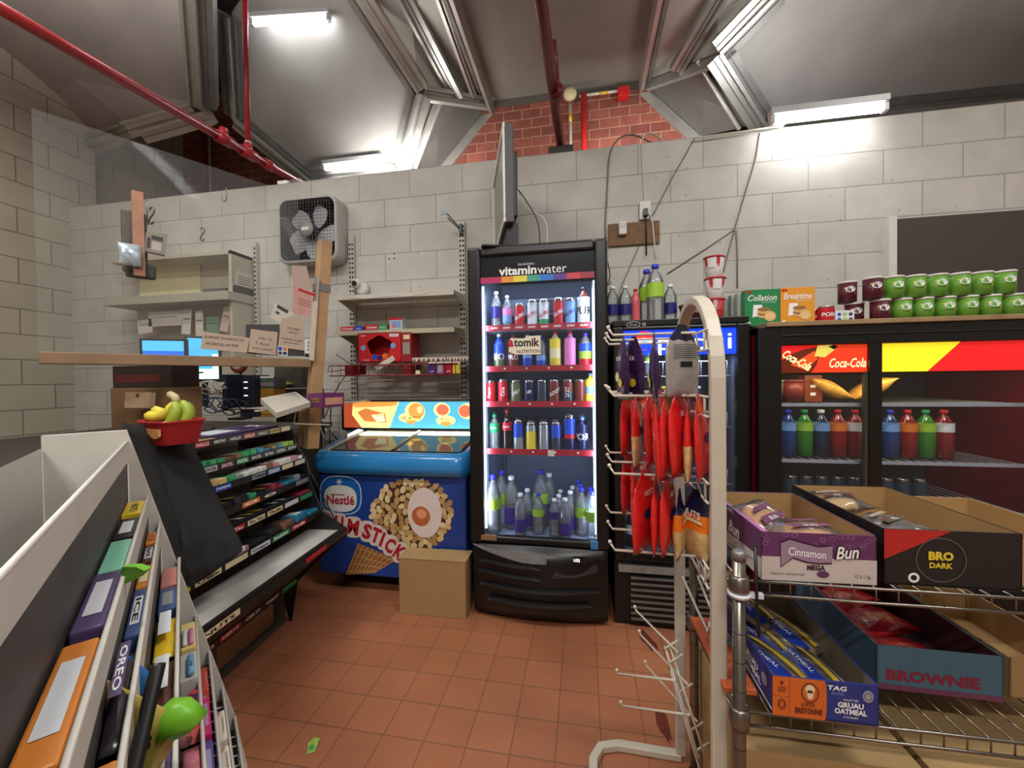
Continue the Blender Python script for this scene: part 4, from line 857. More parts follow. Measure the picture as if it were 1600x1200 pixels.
for a, e in ((0, 1), (2, 3)):
    F = frame((qx[a], dyf+.016, 1.288), (1, 0, 0), (0, 0, 1)); w_ = qx[e]-qx[a]; m = MB(); h_ = .125
    if a == 0:
        m.rect(0, w_, 0, h_, CR1, F); m.flat([(w_*.3, 0), (w_, 0), (w_, h_), (w_*.6, h_)], CR2, F, .0002)
        GLb = mat('lit_bottle_brown', (96, 34, 16), .3, emit=.35); YG = mat('lit_bottle_cap', (190, 180, 80), .3, emit=.6)
        m.flat([(0, 0), (0, h_*.42), (w_*.1, h_*.66), (w_*.28, h_*.86), (w_*.42, h_*.93), (w_*.47, h_*.72), (w_*.42, h_*.25), (w_*.36, 0)], GLb, F, .0004)
        m.flat([(w_*.12, h_*.3), (w_*.4, h_*.8), (w_*.44, h_*.5), (w_*.3, h_*.1)], mat('lit_cola_glow', (190, 70, 26), .3, emit=.6), F, .0006)
        m.flat([(w_*.4, h_*.6), (w_*.44, h_*.98), (w_*.62, h_), (w_*.65, h_*.86), (w_*.52, h_*.55)], YG, F, .0007)
        m.flat([(w_*.56, h_*.94), (w_*.62, h_), (w_*.67, h_*.94), (w_*.63, h_*.82)], FR3, F, .0009)
        m.text('Coca-Cola', w_*.2, h_*.46, .04, mat('lit_cream_text', (250, 220, 150), .4, emit=.8), F, .001, w=.13, rot=-.55, shear=.3, bold=.02)
        m.text('Coca-Cola', w_*.78, h_*.34, .042, mat('lit_gold_text', (246, 214, 160), .4, emit=.8), F, .001, w=.145, shear=.35, bold=.012)
    else:
        m.rect(0, w_, 0, h_, mat('lit_gold', (226, 186, 30), .4, emit=.8), F); m.flat([(w_*.3, 0), (w_, 0), (w_, h_), (w_*.5, h_)], CR1, F, .0003)
    m.build('header', t)
area('cooler_light', (1.4, dyf+.08, 1.29), (.2, 0, 0), 1.0, .03, .8, (1, .86, .5))
for z in (1.14, .875, .66):
    m = MB(); m.box(qx[0]-.04, qx[3], dyf+.07, dyf+.075, z-.01, z+.006, WR)
    for k in range(26): x = .88+k*.04; m.tube([(x, dyf+.07, z), (x, dyb-.05, z)], .0022, WR, 4)
    m.build('wire_shelf', t)
def tub(c, lid): return lambda: [('tub', MB().lathe([(.045, 0), (.055, .1)], mat(c[0], c[1], .4), 20)), ('lid', MB().lathe([(.058, .098), (.058, .108), (.05, .11)], lid, 20))]
put('tubA', tub(('tub_clear', (120, 112, 88)), mat('lid_pale', (150, 146, 120), .5)), (.935, 2.2, 1.146), 'food_tub', 'clear lidded tub on the upper shelf of the red-header cooler', 'food tub')
put('tubB', tub(('tub_red', (128, 40, 26)), mat('lid_red', (120, 50, 34), .5)), (1.03, 2.2, 1.146), 'food_tub', 'dark red tub beside the clear tub in the red-header cooler', 'food tub')
for nm, x, c in (('meat_packet', 1.1, (136, 62, 30)),):
    m = MB(rotz(.1, (x, 2.2, 1.146))); m.box(-.03, .05, -.03, .03, 0, .13, mat('packet_rust', c, .4)).rect(-.005, .02, .03, .045, INKW, frame((0, -.0306, 0), (1, 0, 0), (0, 0, 1))).rect(-.005, .02, .07, .082, INKW, frame((0, -.0306, 0), (1, 0, 0), (0, 0, 1))); tag(m.build(nm), 'rust brown packet with two white labels in the red-header cooler', 'food packet')
def pillow(L_, W_, H_, mt, n=10, T=None, crimp=.006, twist=0):
    """a sealed wrapper: puffed in the middle, flat at both ends"""
    m = MB(T); vs = []; fs = []; K = 12
    for i in range(n+1):
        u_ = i/n; s = max(.05, math.sin(math.pi*min(1, max(0, (u_-.06)/.88)))**.45) if .05 < u_ < .95 else .04
        for k in range(K):
            a = 2*math.pi*k/K; w_ = W_/2*(1-.12*(1-s)*0+(.06 if s < .1 else 0)); vs.append((L_*(u_-.5), w_*math.copysign(abs(math.cos(a))**.7, math.cos(a)), H_/2*s*math.sin(a)+crimp*.4*math.sin(7*u_+3*k)*s))
    for i in range(n):
        for k in range(K): fs.append((i*K+k, i*K+(k+1) % K, (i+1)*K+(k+1) % K, (i+1)*K+k))
    fs += [tuple(range(K-1, -1, -1)), tuple(n*K+k for k in range(K))]
    return m.add(vs, fs, mt, smooth=True)
BREAD = mat('bread_bag', (226, 170, 70), .25, noise=.25, ns=40)
for x, y, rt, lab in ((1.19, 2.2, .5, 'golden bread bag leaning on the upper shelf of the red-header cooler'), (1.36, 2.18, -.5, 'golden bread bag behind the second sliding door')):
    m = pillow(.2, .1, .07, BREAD, T=Matrix.Translation((x, y, 1.21)) @ Matrix.Rotation(rt, 4, 'Y')); tag(m.build('bread_bag'), lab, 'bread')
cs = [('CB0', (130, 26, 26), WHT, REDL, 'red bottle with white label'), ('CB1', (30, 62, 120), LTB, BLUEC, 'blue bottle with pale label'), ('CB2', (60, 128, 36), LIME, GREEN_, 'green bottle'), ('CB3', (30, 48, 66), LTB, WHT, 'dark blue-green bottle'), ('CB4', (140, 24, 20), ORAN, REDL, 'wide red bottle')]
for k in range(11):
    key, c, l_, cp, nm = cs[k % 5] if k < 5 else cs[(k*3) % 5]
    x = .925+k*.073
    put(key, (lambda c=c, l_=l_, cp=cp, key=key: bottle_parts(.036, .225, pet('soda_'+key, c, .93), cp, l_, lz=(.55, .74), ribs=False)), rotz(k, (x, 2.17, .882)), 'soda_bottle',
        (nm+' on the middle shelf of the red-header cooler') if k < 5 else 'soda bottle behind the second sliding door', 'soda bottle', None if k < 5 else 'bottles behind the second sliding door')
for k in range(10):
    put('CC', lambda: can_parts(.031, .12, GREY), rotz(k, (.93+k*.068, 2.15, .668)), 'drink_can', 'dark can on the lowest visible shelf of the red-header cooler', 'drink can', 'cans on the lowest visible shelf')
# board on top and what stands on it
BD = mat('worn_board', (150, 124, 88), .8, noise=.25, ns=12); m = MB(); m.box(dx0+.03, dx1+.02, dyf-.01, dyb-.05, dz, dz+.022, BD); tag(m.build('top_board', None, .004), 'worn wooden board laid along the top of the red-header cooler', 'board')
bzt = dz+.022
def cookie(title, sub, lit):
    def f(m, F, w, h):
        m.text(title, w*.5, h*.77, h*.17, INKW, F, .0006, w=w*.82, shear=.25, bold=.012); m.text(sub, w*.68, h*.64, h*.035, INKW, F, .0006, w=w*.42)
        m.rect(w*.03, w*.2, h*.91, h*.955, REDL, F, .0005)
        m.flat([(w*.22, h*.24), (w*.25, h*.58), (w*.5, h*.58), (w*.52, h*.3)], INKW, F, .0005); CK = mat('cookie_tan', (214, 170, 110), .6); CKd = mat('cookie_dark', (150, 104, 60), .6)
        for q in range(4): m.oval(w*.55, h*(.27+.06*q), w*.19, h*.055, CKd if q % 2 else CK, F, .0008+.0001*q)
        m.oval(w*.72, h*.26, w*.17, h*.14, CK, F, .0013); m.oval(w*.72, h*.26, w*.13, h*.1, mat('cookie_pale', (228, 190, 134), .6), F, .0015)
        m.oval(w*.1, h*.08, w*.07, h*.05, INKW, F, .0006); m.oval(w*.62, h*.05, w*.05, h*.035, CREAM, F, .0006)
    return f
GB = mat('carton_green', (32, 130, 74), .45); OB = mat('carton_orange', (222, 148, 40), .45)
for k in range(4):
    pbox('cookie_box', rotz(.0, (.792-.012*k, 2.14+.055*k, bzt)), .158, .045, .18, GB if k == 0 else mat('carton_side', (170, 184, 172), .5), ['green cookie box with white script at the front of its row', 'pale-sided cookie box second behind the green front one', 'pale-sided cookie box third behind the green front one', 'pale-sided cookie box last behind the green front one'][k], 'cookie box', deco=cookie('Collation', 'THE DE SUCRE', 0) if k == 0 else None)
for k, x in enumerate((.953,)):
    pbox('cookie_box', rotz(0, (x, 2.14, bzt)), .15, .05, .182, OB, 'orange cookie box with white script beside the green one', 'cookie box', deco=cookie('Breaktime', 'BISCUITS', 0))
put('sc', lambda: can_parts(.033, .075, REDL, bands=[(0, 1, REDL)], txt='soup', rot=0), (1.125, 2.2, bzt), 'food_can', 'red and silver food can half behind another can', 'food can')
put('sc2', lambda: can_parts(.034, .085, REDL, bands=[(0, 1, REDL)], txt='PORK', rot=0), (1.155, 2.15, bzt), 'food_can', 'red food can right of the orange cookie box', 'food can')
def teab(m, F, w, h):
    for q in range(6): m.oval(w*(.2+.3*(q % 3)), h*(.3+.4*(q//3)), w*.1, h*.13, [BLUE, LIME, GREY][q % 3], F, .0004, n=10)
pbox('tea_box', rotz(0, (1.185, 2.13, bzt)), .08, .05, .06, WHT, 'small white box with blue and green pictures between red can and crisp cans', 'box', deco=teab)
CPU = mat('crisp_maroon', (84, 26, 44), .4); CGR = mat('crisp_green', (98, 152, 50), .4)
def crisp(c):
    def f():
        b = MB(); b.lathe([(.037, 0), (.0375, .095)], c, 24); b.lathe([(.039, .093), (.039, .101), (.036, .103)], mat('crisp_lid', (214, 210, 204), .4), 24)
        t_ = MB().oval(0, .062, .02, .014, INKW, None, .0007).rect(-.02, .02, .038, .046, ORAN, None, .0007).rect(-.026, -.016, .066, .072, YEL, None, .0007)
        V = []
        for p in t_.v: an = p.x/.0375-math.pi/2; V.append((math.cos(an)*(.0375+p.z), math.sin(an)*(.0375+p.z), p.y))
        for fc_, mi_ in zip(t_.f, t_.mi): b.add([V[q] for q in fc_], [tuple(range(len(fc_)))], t_.mats[mi_])
        wrap(b, 'Pringles', .0382, .042, .006, INKB, .034, bold=.02)
        return [('crisp_can', b)]
    return f
i = 0
for lv in (0, 1):
    for k in range(8):
        c = CPU if k < 2 else CGR; x = 1.285+k*.085+(lv*-.03); yq_ = 2.13 if k != 0 else 2.2
        if k == 0: x += .02
        if x > 1.95: continue
        put('cr%d' % (k < 2), crisp(c), rotz(-.15+.06*(k % 3), (x, yq_, bzt+.104*lv)), 'crisp_can', ('maroon' if k < 2 else 'green')+' short crisp can, '+['lower', 'upper'][lv]+' tier, '+['first', 'second', 'third', 'fourth', 'fifth', 'sixth', 'seventh', 'eighth'][k]+' from the tea box', 'crisps'); i += 1
# ================================================================ wiring and pipes
def cable(pts, r, mt, lab, name='wall_cable', y=WY-.006, smooth=True):
    P = []
    for p in pts: P.append(at(p[0], p[1], 'y', y if len(p) < 3 else p[2]))
    m = MB(); m.tube(bez(P, 6) if smooth else P, r, mt, 6); return tag(m.build(name), lab, 'cable')
CWH = mat('cable_white', (206, 198, 184), .5); CGY = mat('cable_grey', (122, 116, 108), .5)
cable([(1018, 223, 2.95), (990, 211, 2.85), (968, 216), (953, 240), (949, 290), (946, 340), (946, 372)], .006, CGY, 'grey cable looping over the wall top and down beside the cooler')
cable([(1040, 223, 2.9), (1022, 210, 2.84), (1008, 210), (1003, 228), (1006, 290), (1008, 318)], .006, CWH, 'white cable looping over the wall top down to the outlet')
cable([(1010, 330, WY-.035), (1018, 342, WY-.035), (1021, 365, WY-.035), (1023, 385, WY-.03), (1025, 403, WY-.02)], .005, CWH, 'white cable hanging from the outlet past the wooden board')
cable([(1085, 216), (1072, 240), (1048, 282), (1019, 338)], .004, CGY, 'grey cable sagging from the wall top to the outlet')
cable([(1187, 208), (1180, 250), (1165, 300), (1148, 358), (1130, 425)], .004, CGY, 'long grey cable dropping from near the bright tube', smooth=True)
cable([(1148, 358), (1110, 384), (1042, 428)], .004, CGY, 'grey cable running down towards the large water bottles', smooth=False)
cable([(1150, 360), (1152, 400), (1152, 450)], .004, CGY, 'grey cable hanging straight down behind the green cookie box', smooth=False)
cable([(1085, 216, 2.74), (1150, 207, 2.74), (1220, 197, 2.72)], .006, CWH, 'white flex lying along the wall top to the bright tube')
cable([(1000, 380), (985, 415), (968, 455), (966, 478)], .003, CGY, 'thin grey cable under the wooden board going behind the bottles')
cable([(950, 410), (953, 432), (947, 448), (955, 440)], .003, BLACK, 'thin black wire curl beside the tall cooler top')
t = thing('electrical_board', 'brown wooden board on the wall with sensor and cables', 'board')
a = at(950, 352, 'y', WY); b = at(1030, 381, 'y', WY)
MB().box(a.x, b.x, WY-.02, WY-.001, b.z, a.z, mat('board_brown', (122, 90, 58), .7, noise=.2)).build('board', t, .002)
a = at(972, 360, 'y', WY); t = thing('motion_sensor', 'small white motion sensor on the wooden wall board', 'sensor', (a.x, WY-.02, a.z)); MB().box(-.026, .026, -.035, 0, -.045, .045, WHITE).build('case', t, .008); MB().box(-.02, .02, -.037, -.034, .0, .03, mat('sensor_lens', (186, 184, 178), .3)).build('lens', t)
a = at(1007, 331, 'y', WY); t = thing('wall_outlet', 'white wall outlet with a black plug above the wooden board', 'outlet', (a.x, WY, a.z)); MB().box(-.035, .035, -.03, 0, -.06, .06, WHITE).build('plate', t, .004)
m = MB(); m.box(-.014, .014, -.06, -.03, -.045, .0, BLACK).tube([(0, -.045, -.04), (.005, -.03, -.12), (.005, -.03, -.3)], .005, BLACK, 6); tag(m.build('power_plug', None, 0, loc=(a.x, WY, a.z)), 'black plug and lead in the white wall outlet', 'plug')
# red sprinkler pipes
RP = mat('pipe_red', (158, 36, 44), .32, noise=.15, ns=6); RPD = mat('pipe_maroon', (104, 28, 34), .35, noise=.15, ns=6)
def pipe(name, pts, r, mt, lab, rings=()):
    t = thing(name, lab, 'pipe'); m = MB(); m.tube(pts, r, mt, 16); m.build('pipe', t)
    for p, d in rings:
        d = Vector(d).normalized(); p = Vector(p); m = MB(); m.tube([p-d*.035, p+d*.035], r*1.35, mt, 16); m.build('coupling', t)
    return t
pb = at(462, 283, 'y', 2.87); pz = pb.z; pn = at(200, 130, 'z', pz); pdir = (pn-pb)/(pn.y-pb.y)
def PY(y, dz=0): return tuple(pb+pdir*(y-pb.y)+Vector((0, 0, dz)))
t = pipe('sprinkler_pipe', [PY(2.9), PY(-1.5)], .028, RP, 'thick red sprinkler pipe running over the counter to the wall top', [(PY(2.62), pdir)])
def onpipe(px): r = ray(px, 200); 
for px, h_ in ((350, .06), (388, 1.4)):
    lo, hi = 0.3, 2.9
    for _ in range(40):
        mid = (lo+hi)/2; v = Vector(PY(mid))-CAM; X4 = 800+FPX*v.dot(AR)/v.dot(AD)
        if X4 < px: lo = mid
        else: hi = mid
    y_ = lo; m = MB(); m.tube([PY(y_-.05), PY(y_+.05)], .038, RP, 16).tube([PY(y_), PY(y_, .07)], .026, RP, 14); m.build('tee', t)
    if h_ > 1: m = MB(); m.tube([PY(y_, .05), PY(y_, h_)], .017, RP, 14).tube([PY(y_, .06), PY(y_, .08)], .022, WHITE, 12); tag(m.build('drop_pipe'), 'thin red vertical pipe rising from the thick red one', 'pipe')
m = MB(); m.box(pb.x-.1, pb.x+.1, WY+.02, WY+.18, WT, pz-.028, ALU); tag(m.build('pipe_bracket'), 'metal bracket on the wall top under the left red pipe', 'bracket')
pc = at(877, 236, 'y', 2.84)
t = pipe('sprinkler_pipe', [(pc.x, 2.9, pc.z+.03), tuple(at(845, 0, 'z', pc.z+.03)), tuple(at(815, -240, 'z', pc.z+.03))], .03, RPD, 'dark red pipe crossing the flat ceiling bay down to its bracket above the television', [((pc.x, 2.3, pc.z+.03), (0, 1, 0))])
m = MB(); m.box(pc.x-.085, pc.x+.085, WY+.0, WY+.16, WT, pc.z, mat('bracket_dark', (64, 60, 54), .6)); tag(m.build('pipe_bracket', None, .003), 'dark metal block on the wall top holding the middle red pipe', 'bracket')
m = MB(); a = at(866, 62, 'y', 2.3); m.tube([a, a+Vector((.01, .08, -.16)), a+Vector((-.02, .3, -.2))], .012, RPD, 8); tag(m.build('branch_pipe'), 'small dark branch stub beside the middle red pipe', 'pipe')
a = at(912, 147, 'y', 3.9); b = at(912, 246, 'y', 3.9); m = MB(); m.tube([a, (a.x, a.y, 2.3)], .028, mat('pipe_bright_red', (206, 44, 40), .35), 14); tag(m.build('wall_pipe'), 'bright red vertical pipe in front of the brick wall', 'pipe')
YB = mat('tag_yellow', (206, 170, 50), .5)
a = at(891, 158, 'y', 3.92); m = MB(); m.tube([a, (a.x, a.y, 2.3)], .014, CWH, 10); m.tube([(a.x, a.y, a.z-.12), (a.x, a.y, a.z-.2)], .016, YB, 10); tag(m.build('conduit'), 'pale conduit with yellow band beside the bright red pipe', 'conduit')
m = MB(frame((a.x, 3.88, a.z+.03), (1, 0, 0), (0, 0, 1))); m.lathe([(.065, 0), (.06, .03), (.02, .05)], mat('lamp_cream', (206, 190, 150), .5), 20); tag(m.build('round_bell'), 'round cream bell above the pale conduit on the brick wall', 'bell')
a = at(905, 150, 'y', 3.92); b = at(968, 142, 'y', 3.92); m = MB(); m.tube([a, b], .012, CWH, 10).tube([a.lerp(b, .5), a.lerp(b, .72)], .014, YB, 10); tag(m.build('conduit'), 'pale horizontal conduit running to the red alarm box', 'conduit')
a = at(974, 144, 'y', 3.9); m = MB(); m.box(a.x-.05, a.x+.05, 3.88, 3.96, a.z-.045, a.z+.045, mat('alarm_red', (190, 26, 28), .4)); tag(m.build('alarm_box', None, .005), 'small red alarm box at the top of the brick wall', 'alarm box')
for px, mt_, r_, lab in ((316, RP, .024, 'red vertical pipe against the brick at the far corner'), (327, CWH, .013, 'pale vertical conduit against the brick at the far corner')):
    a = at(px, 206, 'y', 3.9); m = MB(); m.tube([a, (a.x, a.y, 2.3)], r_, mt_, 12); tag(m.build('wall_pipe'), lab, 'pipe')
# ================================================================ candy display in front of the counter
RH = Vector((AR.x, AR.y, 0)).normalized(); DH = Vector((AD.x, AD.y, 0)).normalized()
def LP(lat, dep, z): return Vector((0, 0, z))+RH*lat+DH*dep
BKM = mat('rack_black', (24, 24, 26), .4); TRAY = mat('tray_grey', (200, 197, 190), .4, .1, noise=.1)
E1 = Vector((-.073, .997, 0)).normalized(); N1_ = Vector((.997, .073, 0)).normalized()
# rack frame: x = towards the aisle, y = away along the rack, origin at the far foot line
RO = Vector((-1.527, 1.85, 0)); TR = Matrix((N1_, E1, Vector((0, 0, 1)))).transposed().to_4x4(); TR.translation = RO
t = thing('candy_rack', 'black stepped candy and gum rack standing in front of the counter', 'display rack')
tiers = [(.0, 1.033, .30), (.032, .935, .12), (.08, .862, .12), (.096, .764, .11), (.118, .69, .1), (.165, .591, .15), (.29, .50, .2)]
LEN = .92
m = MB(TR)
for x, z, dp in tiers:
    m.box(x-dp, x, -LEN, 0, z-.008, z-.004, BKM if z > .55 else TRAY)
m.build('shelf_boards', t)
m = MB(TR)
prof = [(-.3, 1.0), (0, 1.03), (.035, .93), (.085, .86), (.10, .76), (.125, .69), (.17, .59), (.30, .5), (.30, .47), (.02, .22), (-.02, 0), (-.06, 0), (-.28, .5)]
for y in (0,): 
    m.tube([(a, y, b) for a, b in prof], .006, BKM, 6, closed=True)
    for k in range(9): f_ = k/8; m.tube([(-.28+f_*.28, y, 1.0-f_*.0), (-.02+f_*.3, y, .25+f_*.22)], .003, BKM, 5)
m.build('end_frame', t)
m = MB(TR); m.prism([(a, b) for a, b in prof[:11]], 0, .004, BKM, Matrix(((1, 0, 0, 0), (0, 0, 1, -LEN), (0, 1, 0, 0), (0, 0, 0, 1)))); m.build('side_panel', t)
m = MB(TR); m.prism([(a-.004, b) for a, b in prof[:11]], -.006, -.003, BKM, Matrix(((1, 0, 0, 0), (0, 0, 1, 0), (0, 1, 0, 0), (0, 0, 0, 1)))); m.build('side_panel', t)
m = MB(TR); m.add([(.30, -LEN, .49), (.30, 0, .49), (.02, 0, .24), (.02, -LEN, .24)], [(0, 1, 2, 3)], mat('rack_brown_black', (52, 40, 38), .45, noise=.2)).box(.285, .3, -LEN, 0, .485, .515, BKM).box(.0, .02, -LEN, 0, .2, .25, BKM); m.build('base_panel', t)
m = MB(TR)
for y in (-LEN+.1, -.45, -.02): m.box(-.09, -.05, y-.02, y+.02, 0, .22, mat('rack_leg', (70, 62, 56), .5))
m.box(-.07, -.04, -LEN+.1, -.02, .0, .03, MATS['rack_leg']); m.build('leg_frame', t)
RAILS = [
 (.0, 1.033, [('HALLS', CR_, INKW), ('MENTHO', BKM, INKW), ('HALLS', BKM, INKW), ('HALLS', CR_, INKW), ('HALLS', BKM, INKW), ('LUCKY', YEL, INKB), ('', CREAM, INKB)]),
 (.032, .935, [('EXCEL', WHT, INKB), ('EXCEL', BROWN, INKW), ('EXCEL', GREEN_, INKW), ('EXCEL', BKM, INKW), ('EXTRA', BKM, INKW), ('EXTRA', GREY, INKW), ('EXTRA', BKM, INKW)]),
 (.08, .862, [('Dentyne', BLUE, INKW), ('', BKM, INKW), ('Trident', SILV, INKB), ('Trident', LTB, INKW), ('', CREAM, INKW), ('', PAPER, INKW)]),
 (.096, .764, [('', BKM, INKW), ('o', ORAN, INKW), ('o', BKM, INKW), ('', BKM, INKW), ('', SILV, INKW)]),
 (.118, .69, [('TicTac', REDL, INKW), ('Tic Tac', CREAM, INKB), ('Thrills', CREAM, INKB), ('', WHT, INKW), ('', GREEN_, INKW)]),
 (.165, .591, [('', YEL, INKW), ('Cream', CREAM, INKB), ('', CREAM, INKW), ('Cream', WHT, NAVY), ('Rockets', GREEN_, INKW), ('Thrills', REDL, INKW), ('', BKM, INKW)]),
 (.30, .49, [('NUTS', CREAM, INKB), ('', BKM, INKW), ('', BKM, INKW), ('', REDL, INKW), ('', BKM, INKW)]),
 (.02, .225, [('CERTS', BKM, INKW), ('CERTS', BKM, INKW), ('CERTS', BKM, INKW), ('CERTS', REDL, INKW), ('CERTS', BKM, INKW), ('TABLET', BKM, INKW), ('', GREEN_, INKW)])]
for x, z, tags in RAILS:
    m = MB(TR); m.box(x, x+.004, -LEN, 0, z-.014, z+.014, BKM)
    F = Matrix(((0, 0, 1, x+.0045), (1, 0, 0, 0), (0, 1, 0, z), (0, 0, 0, 1))); n_ = len(tags); w_ = LEN/n_
    span = LEN*.62; w_ = span/n_; y0 = -span
    if z < .6: span = LEN*.95; w_ = span/n_; y0 = -span
    for k, (s, c, ic) in enumerate(tags):
        if c is not BKM: m.rect(y0+k*w_+.005, y0+(k+1)*w_-.012, -.011, .011, c, F)
        if s: m.text(s, y0+(k+.46)*w_, 0, .013, ic, F, .0008, w=w_*.7, bold=.03)
    m.build('price_rail', t)
# packets on the tiers
random.seed(11)
PK = {'g': (GREEN_, 'green'), 'n': (mat('kraft_tan', (206, 172, 110), .6), 'tan'), 'b': (mat('gum_teal', (40, 120, 150), .4), 'teal'), 'w': (mat('gum_white', (206, 206, 200), .45), 'white'), 'l': (mat('gum_lime', (150, 190, 60), .4), 'lime'), 'k': (mat('gum_black', (34, 34, 38), .35), 'black'), 'r': (mat('gum_crimson', (140, 40, 60), .35), 'crimson'), 'o': (mat('gum_brown', (116, 84, 66), .4), 'brown'), 's': (mat('gum_silver', (160, 168, 176), .3, .5), 'silver'), 'p': (mat('gum_pink', (190, 130, 140), .4), 'pink')}
rows_ = [(.032, .935, 'gggooggbbobll', 'second'), (.08, .862, 'nngswwwopwwps', 'third'), (.096, .764, 'nkkkgkkrrbbsk', 'fourth'), (.118, .69, 'kkkkkkkkkrr', 'fifth'), (.165, .591, 'pkkobb', 'sixth')]
for x, z, seq, nm in rows_:
    n_ = len(seq); st = .62*LEN/n_
    for k, ch in enumerate(seq):
        y = -.62*LEN+(k+.5)*st; c, cn = PK[ch]; h_ = .022+.018*random.random()
        if nm in ('fifth',): h_ = .02
        m = MB(TR @ Matrix.Translation((x-.055, y, z-.004)) @ Matrix.Rotation(random.uniform(-.12, .12), 4, 'Z') @ Matrix.Rotation(-.12, 4, 'Y'))
        m.box(-.048, .046, -st*.42, st*.42, 0.004, h_, c)
        m.rect(-.03, .03, -st*.25, st*.25, random.choice([INKW, c, YEL, c]), None, h_+.0006)
        tag(m.build('gum_pack', None, .004), '%s candy or gum carton lying on the %s step of the black rack' % (cn, nm), 'gum', '%s cartons on the %s step' % (cn, nm))
# flat trays on the rack top
for k, (y0, y1, x0_, x1_, c, lab) in enumerate(((-.56, -.30, -.22, -.01, mat('leaflet_white', (196, 200, 206), .5), 'white printed flyer lying on the rack top by the basket'), (-.50, -.05, -.2, -.03, mat('booklet_purple', (70, 48, 92), .25), 'glossy dark purple display tray on the rack top'), (-.62, -.46, -.12, -.005, CARD, 'small tan card at the rack top corner beside the fruit basket'))):
    m = MB(TR @ Matrix.Translation((0, 0, 1.034+.004*k))); m.box(x0_, x1_, y0, y1, 0, .006 if k != 1 else .018, c)
    if k == 1: m.text('TIC TAC', (x0_+x1_)/2, -.12, .05, INKW, Matrix.Rotation(0, 4, 'Z'), .0186, w=.09, bold=.04).rect(-.17, -.05, -.44, -.28, WHT, None, .0187)
    tag(m.build(['flyer', 'display_tray', 'card'][k], None, .002), lab, ['paper', 'tray', 'card'][k])
# black cloth over the near end
GR_ = [[(190, 660, .98), (238, 668, 1.12), (275, 682, 1.2), (303, 702, 1.262)], [(200, 700, .95), (245, 735, 1.06), (285, 740, 1.14), (330, 765, 1.2)], [(232, 760, .95), (262, 790, 1.0), (310, 800, 1.08), (352, 815, 1.16)], [(258, 820, .95), (290, 840, .99), (335, 845, 1.05), (375, 857, 1.12)], [(288, 905, .96), (300, 915, .98), (335, 895, 1.02), (376, 862, 1.10)]]
vs = []; R_, K_ = 13, 13
def gi(a, b):
    i = min(int(a), len(GR_)-2); j = min(int(b), 2); fa = a-i; fb = b-j
    def L3(p, q, w): return tuple(p[k]+(q[k]-p[k])*w for k in range(3))
    q = L3(L3(GR_[i][j], GR_[i][j+1], fb), L3(GR_[i+1][j], GR_[i+1][j+1], fb), fa); return at(q[0], q[1], 'y', q[2])
for i in range(R_):
    for j in range(K_):
        p = gi(i/(R_-1)*4, j/(K_-1)*3); p = p+Vector((0, -.012*math.sin(j*1.3+i*.25), 0)); vs.append(tuple(p))
m = MB(); m.add(vs, [(i*K_+j, i*K_+j+1, (i+1)*K_+j+1, (i+1)*K_+j) for i in range(R_-1) for j in range(K_-1)], mat('black_cloth', (15, 15, 16), .95, noise=.3, ns=30), smooth=True)
o = m.build('black_cloth'); s_ = o.modifiers.new('thick', 'SOLIDIFY'); s_.thickness = .004; tag(o, 'black cloth draped over the near end of the candy rack', 'cloth')
a = at(375, 858, 'y', 1.12); m = MB(Matrix.Translation(a) @ Matrix.Rotation(.4, 4, 'Z')); m.box(-.012, .014, -.002, .001, -.006, .008, WHT); tag(m.build('cloth_tag'), 'small white tag at the lower corner of the black cloth', 'tag')
# fruit basket
BK = mat('basket_red', (160, 36, 36), .35)
bc = at(262, 668, 'y', 1.12); bT = rotz(-.25, (bc.x-.005, 1.14, bc.z-.055))
t = thing('fruit_basket', 'red plastic basket with slotted sides holding bananas on the counter corner', 'basket', bT)
m = MB(); n = 40; lp = [[(a*s, b*s*.8, z) for a, b, _ in loop(-.11, .11, -.11, .11, .05, 0)] for s, z in ((.62, 0), (.72, .04), (.78, .075), (.82, .082), (.82, .075), (.76, .07), (.7, .04), (.6, .006))]
loft(m, lp, BK); m.add(lp[-1], [tuple(range(28))], BK); m.build('basket', t)
m = MB(); SLB = mat('slot_light', (206, 150, 84), .6)
for k in range(13): x = -.065+k*.0105; m.box(x, x+.004, -.0685, -.062, .036+.012*math.sin(k*.5), .056, SLB)
o = m.build('slots', t); o['kind'] = 'stuff'
BAN = mat('banana_yellow', (226, 206, 70), .45, noise=.1, ns=30); BGR = mat('banana_green', (150, 168, 50), .45, noise=.12, ns=25); STEM = mat('banana_stem', (186, 178, 130), .6)
def banana(pts, mt, lab):
    P = bez([Vector(p) for p in pts], 5); m = MB(); n_ = len(P); vs = []; fs = []
    for i, p in enumerate(P):
        tt = (P[min(i+1, n_-1)]-P[max(i-1, 0)]).normalized(); x = tt.cross(Vector((0, 1, .1))).normalized(); y = tt.cross(x); u_ = i/(n_-1); r_ = .019*min(1, (4*u_)**.6+.15, (6*(1-u_))**.6+.3)
        for k in range(6): a = math.pi/3*k; vs.append(p+(x*math.cos(a)+y*math.sin(a))*r_)
    for i in range(n_-1):
        for k in range(6): fs.append((i*6+k, i*6+(k+1) % 6, (i+1)*6+(k+1) % 6, (i+1)*6+k))
    fs += [tuple(range(5, -1, -1)), tuple((n_-1)*6+k for k in range(6))]
    m.add(vs, fs, mt, bT, smooth=True); return tag(m.build('banana'), lab, 'banana')
t = thing('banana_bunch', 'bunch of yellow-green bananas in the red basket', 'bananas')
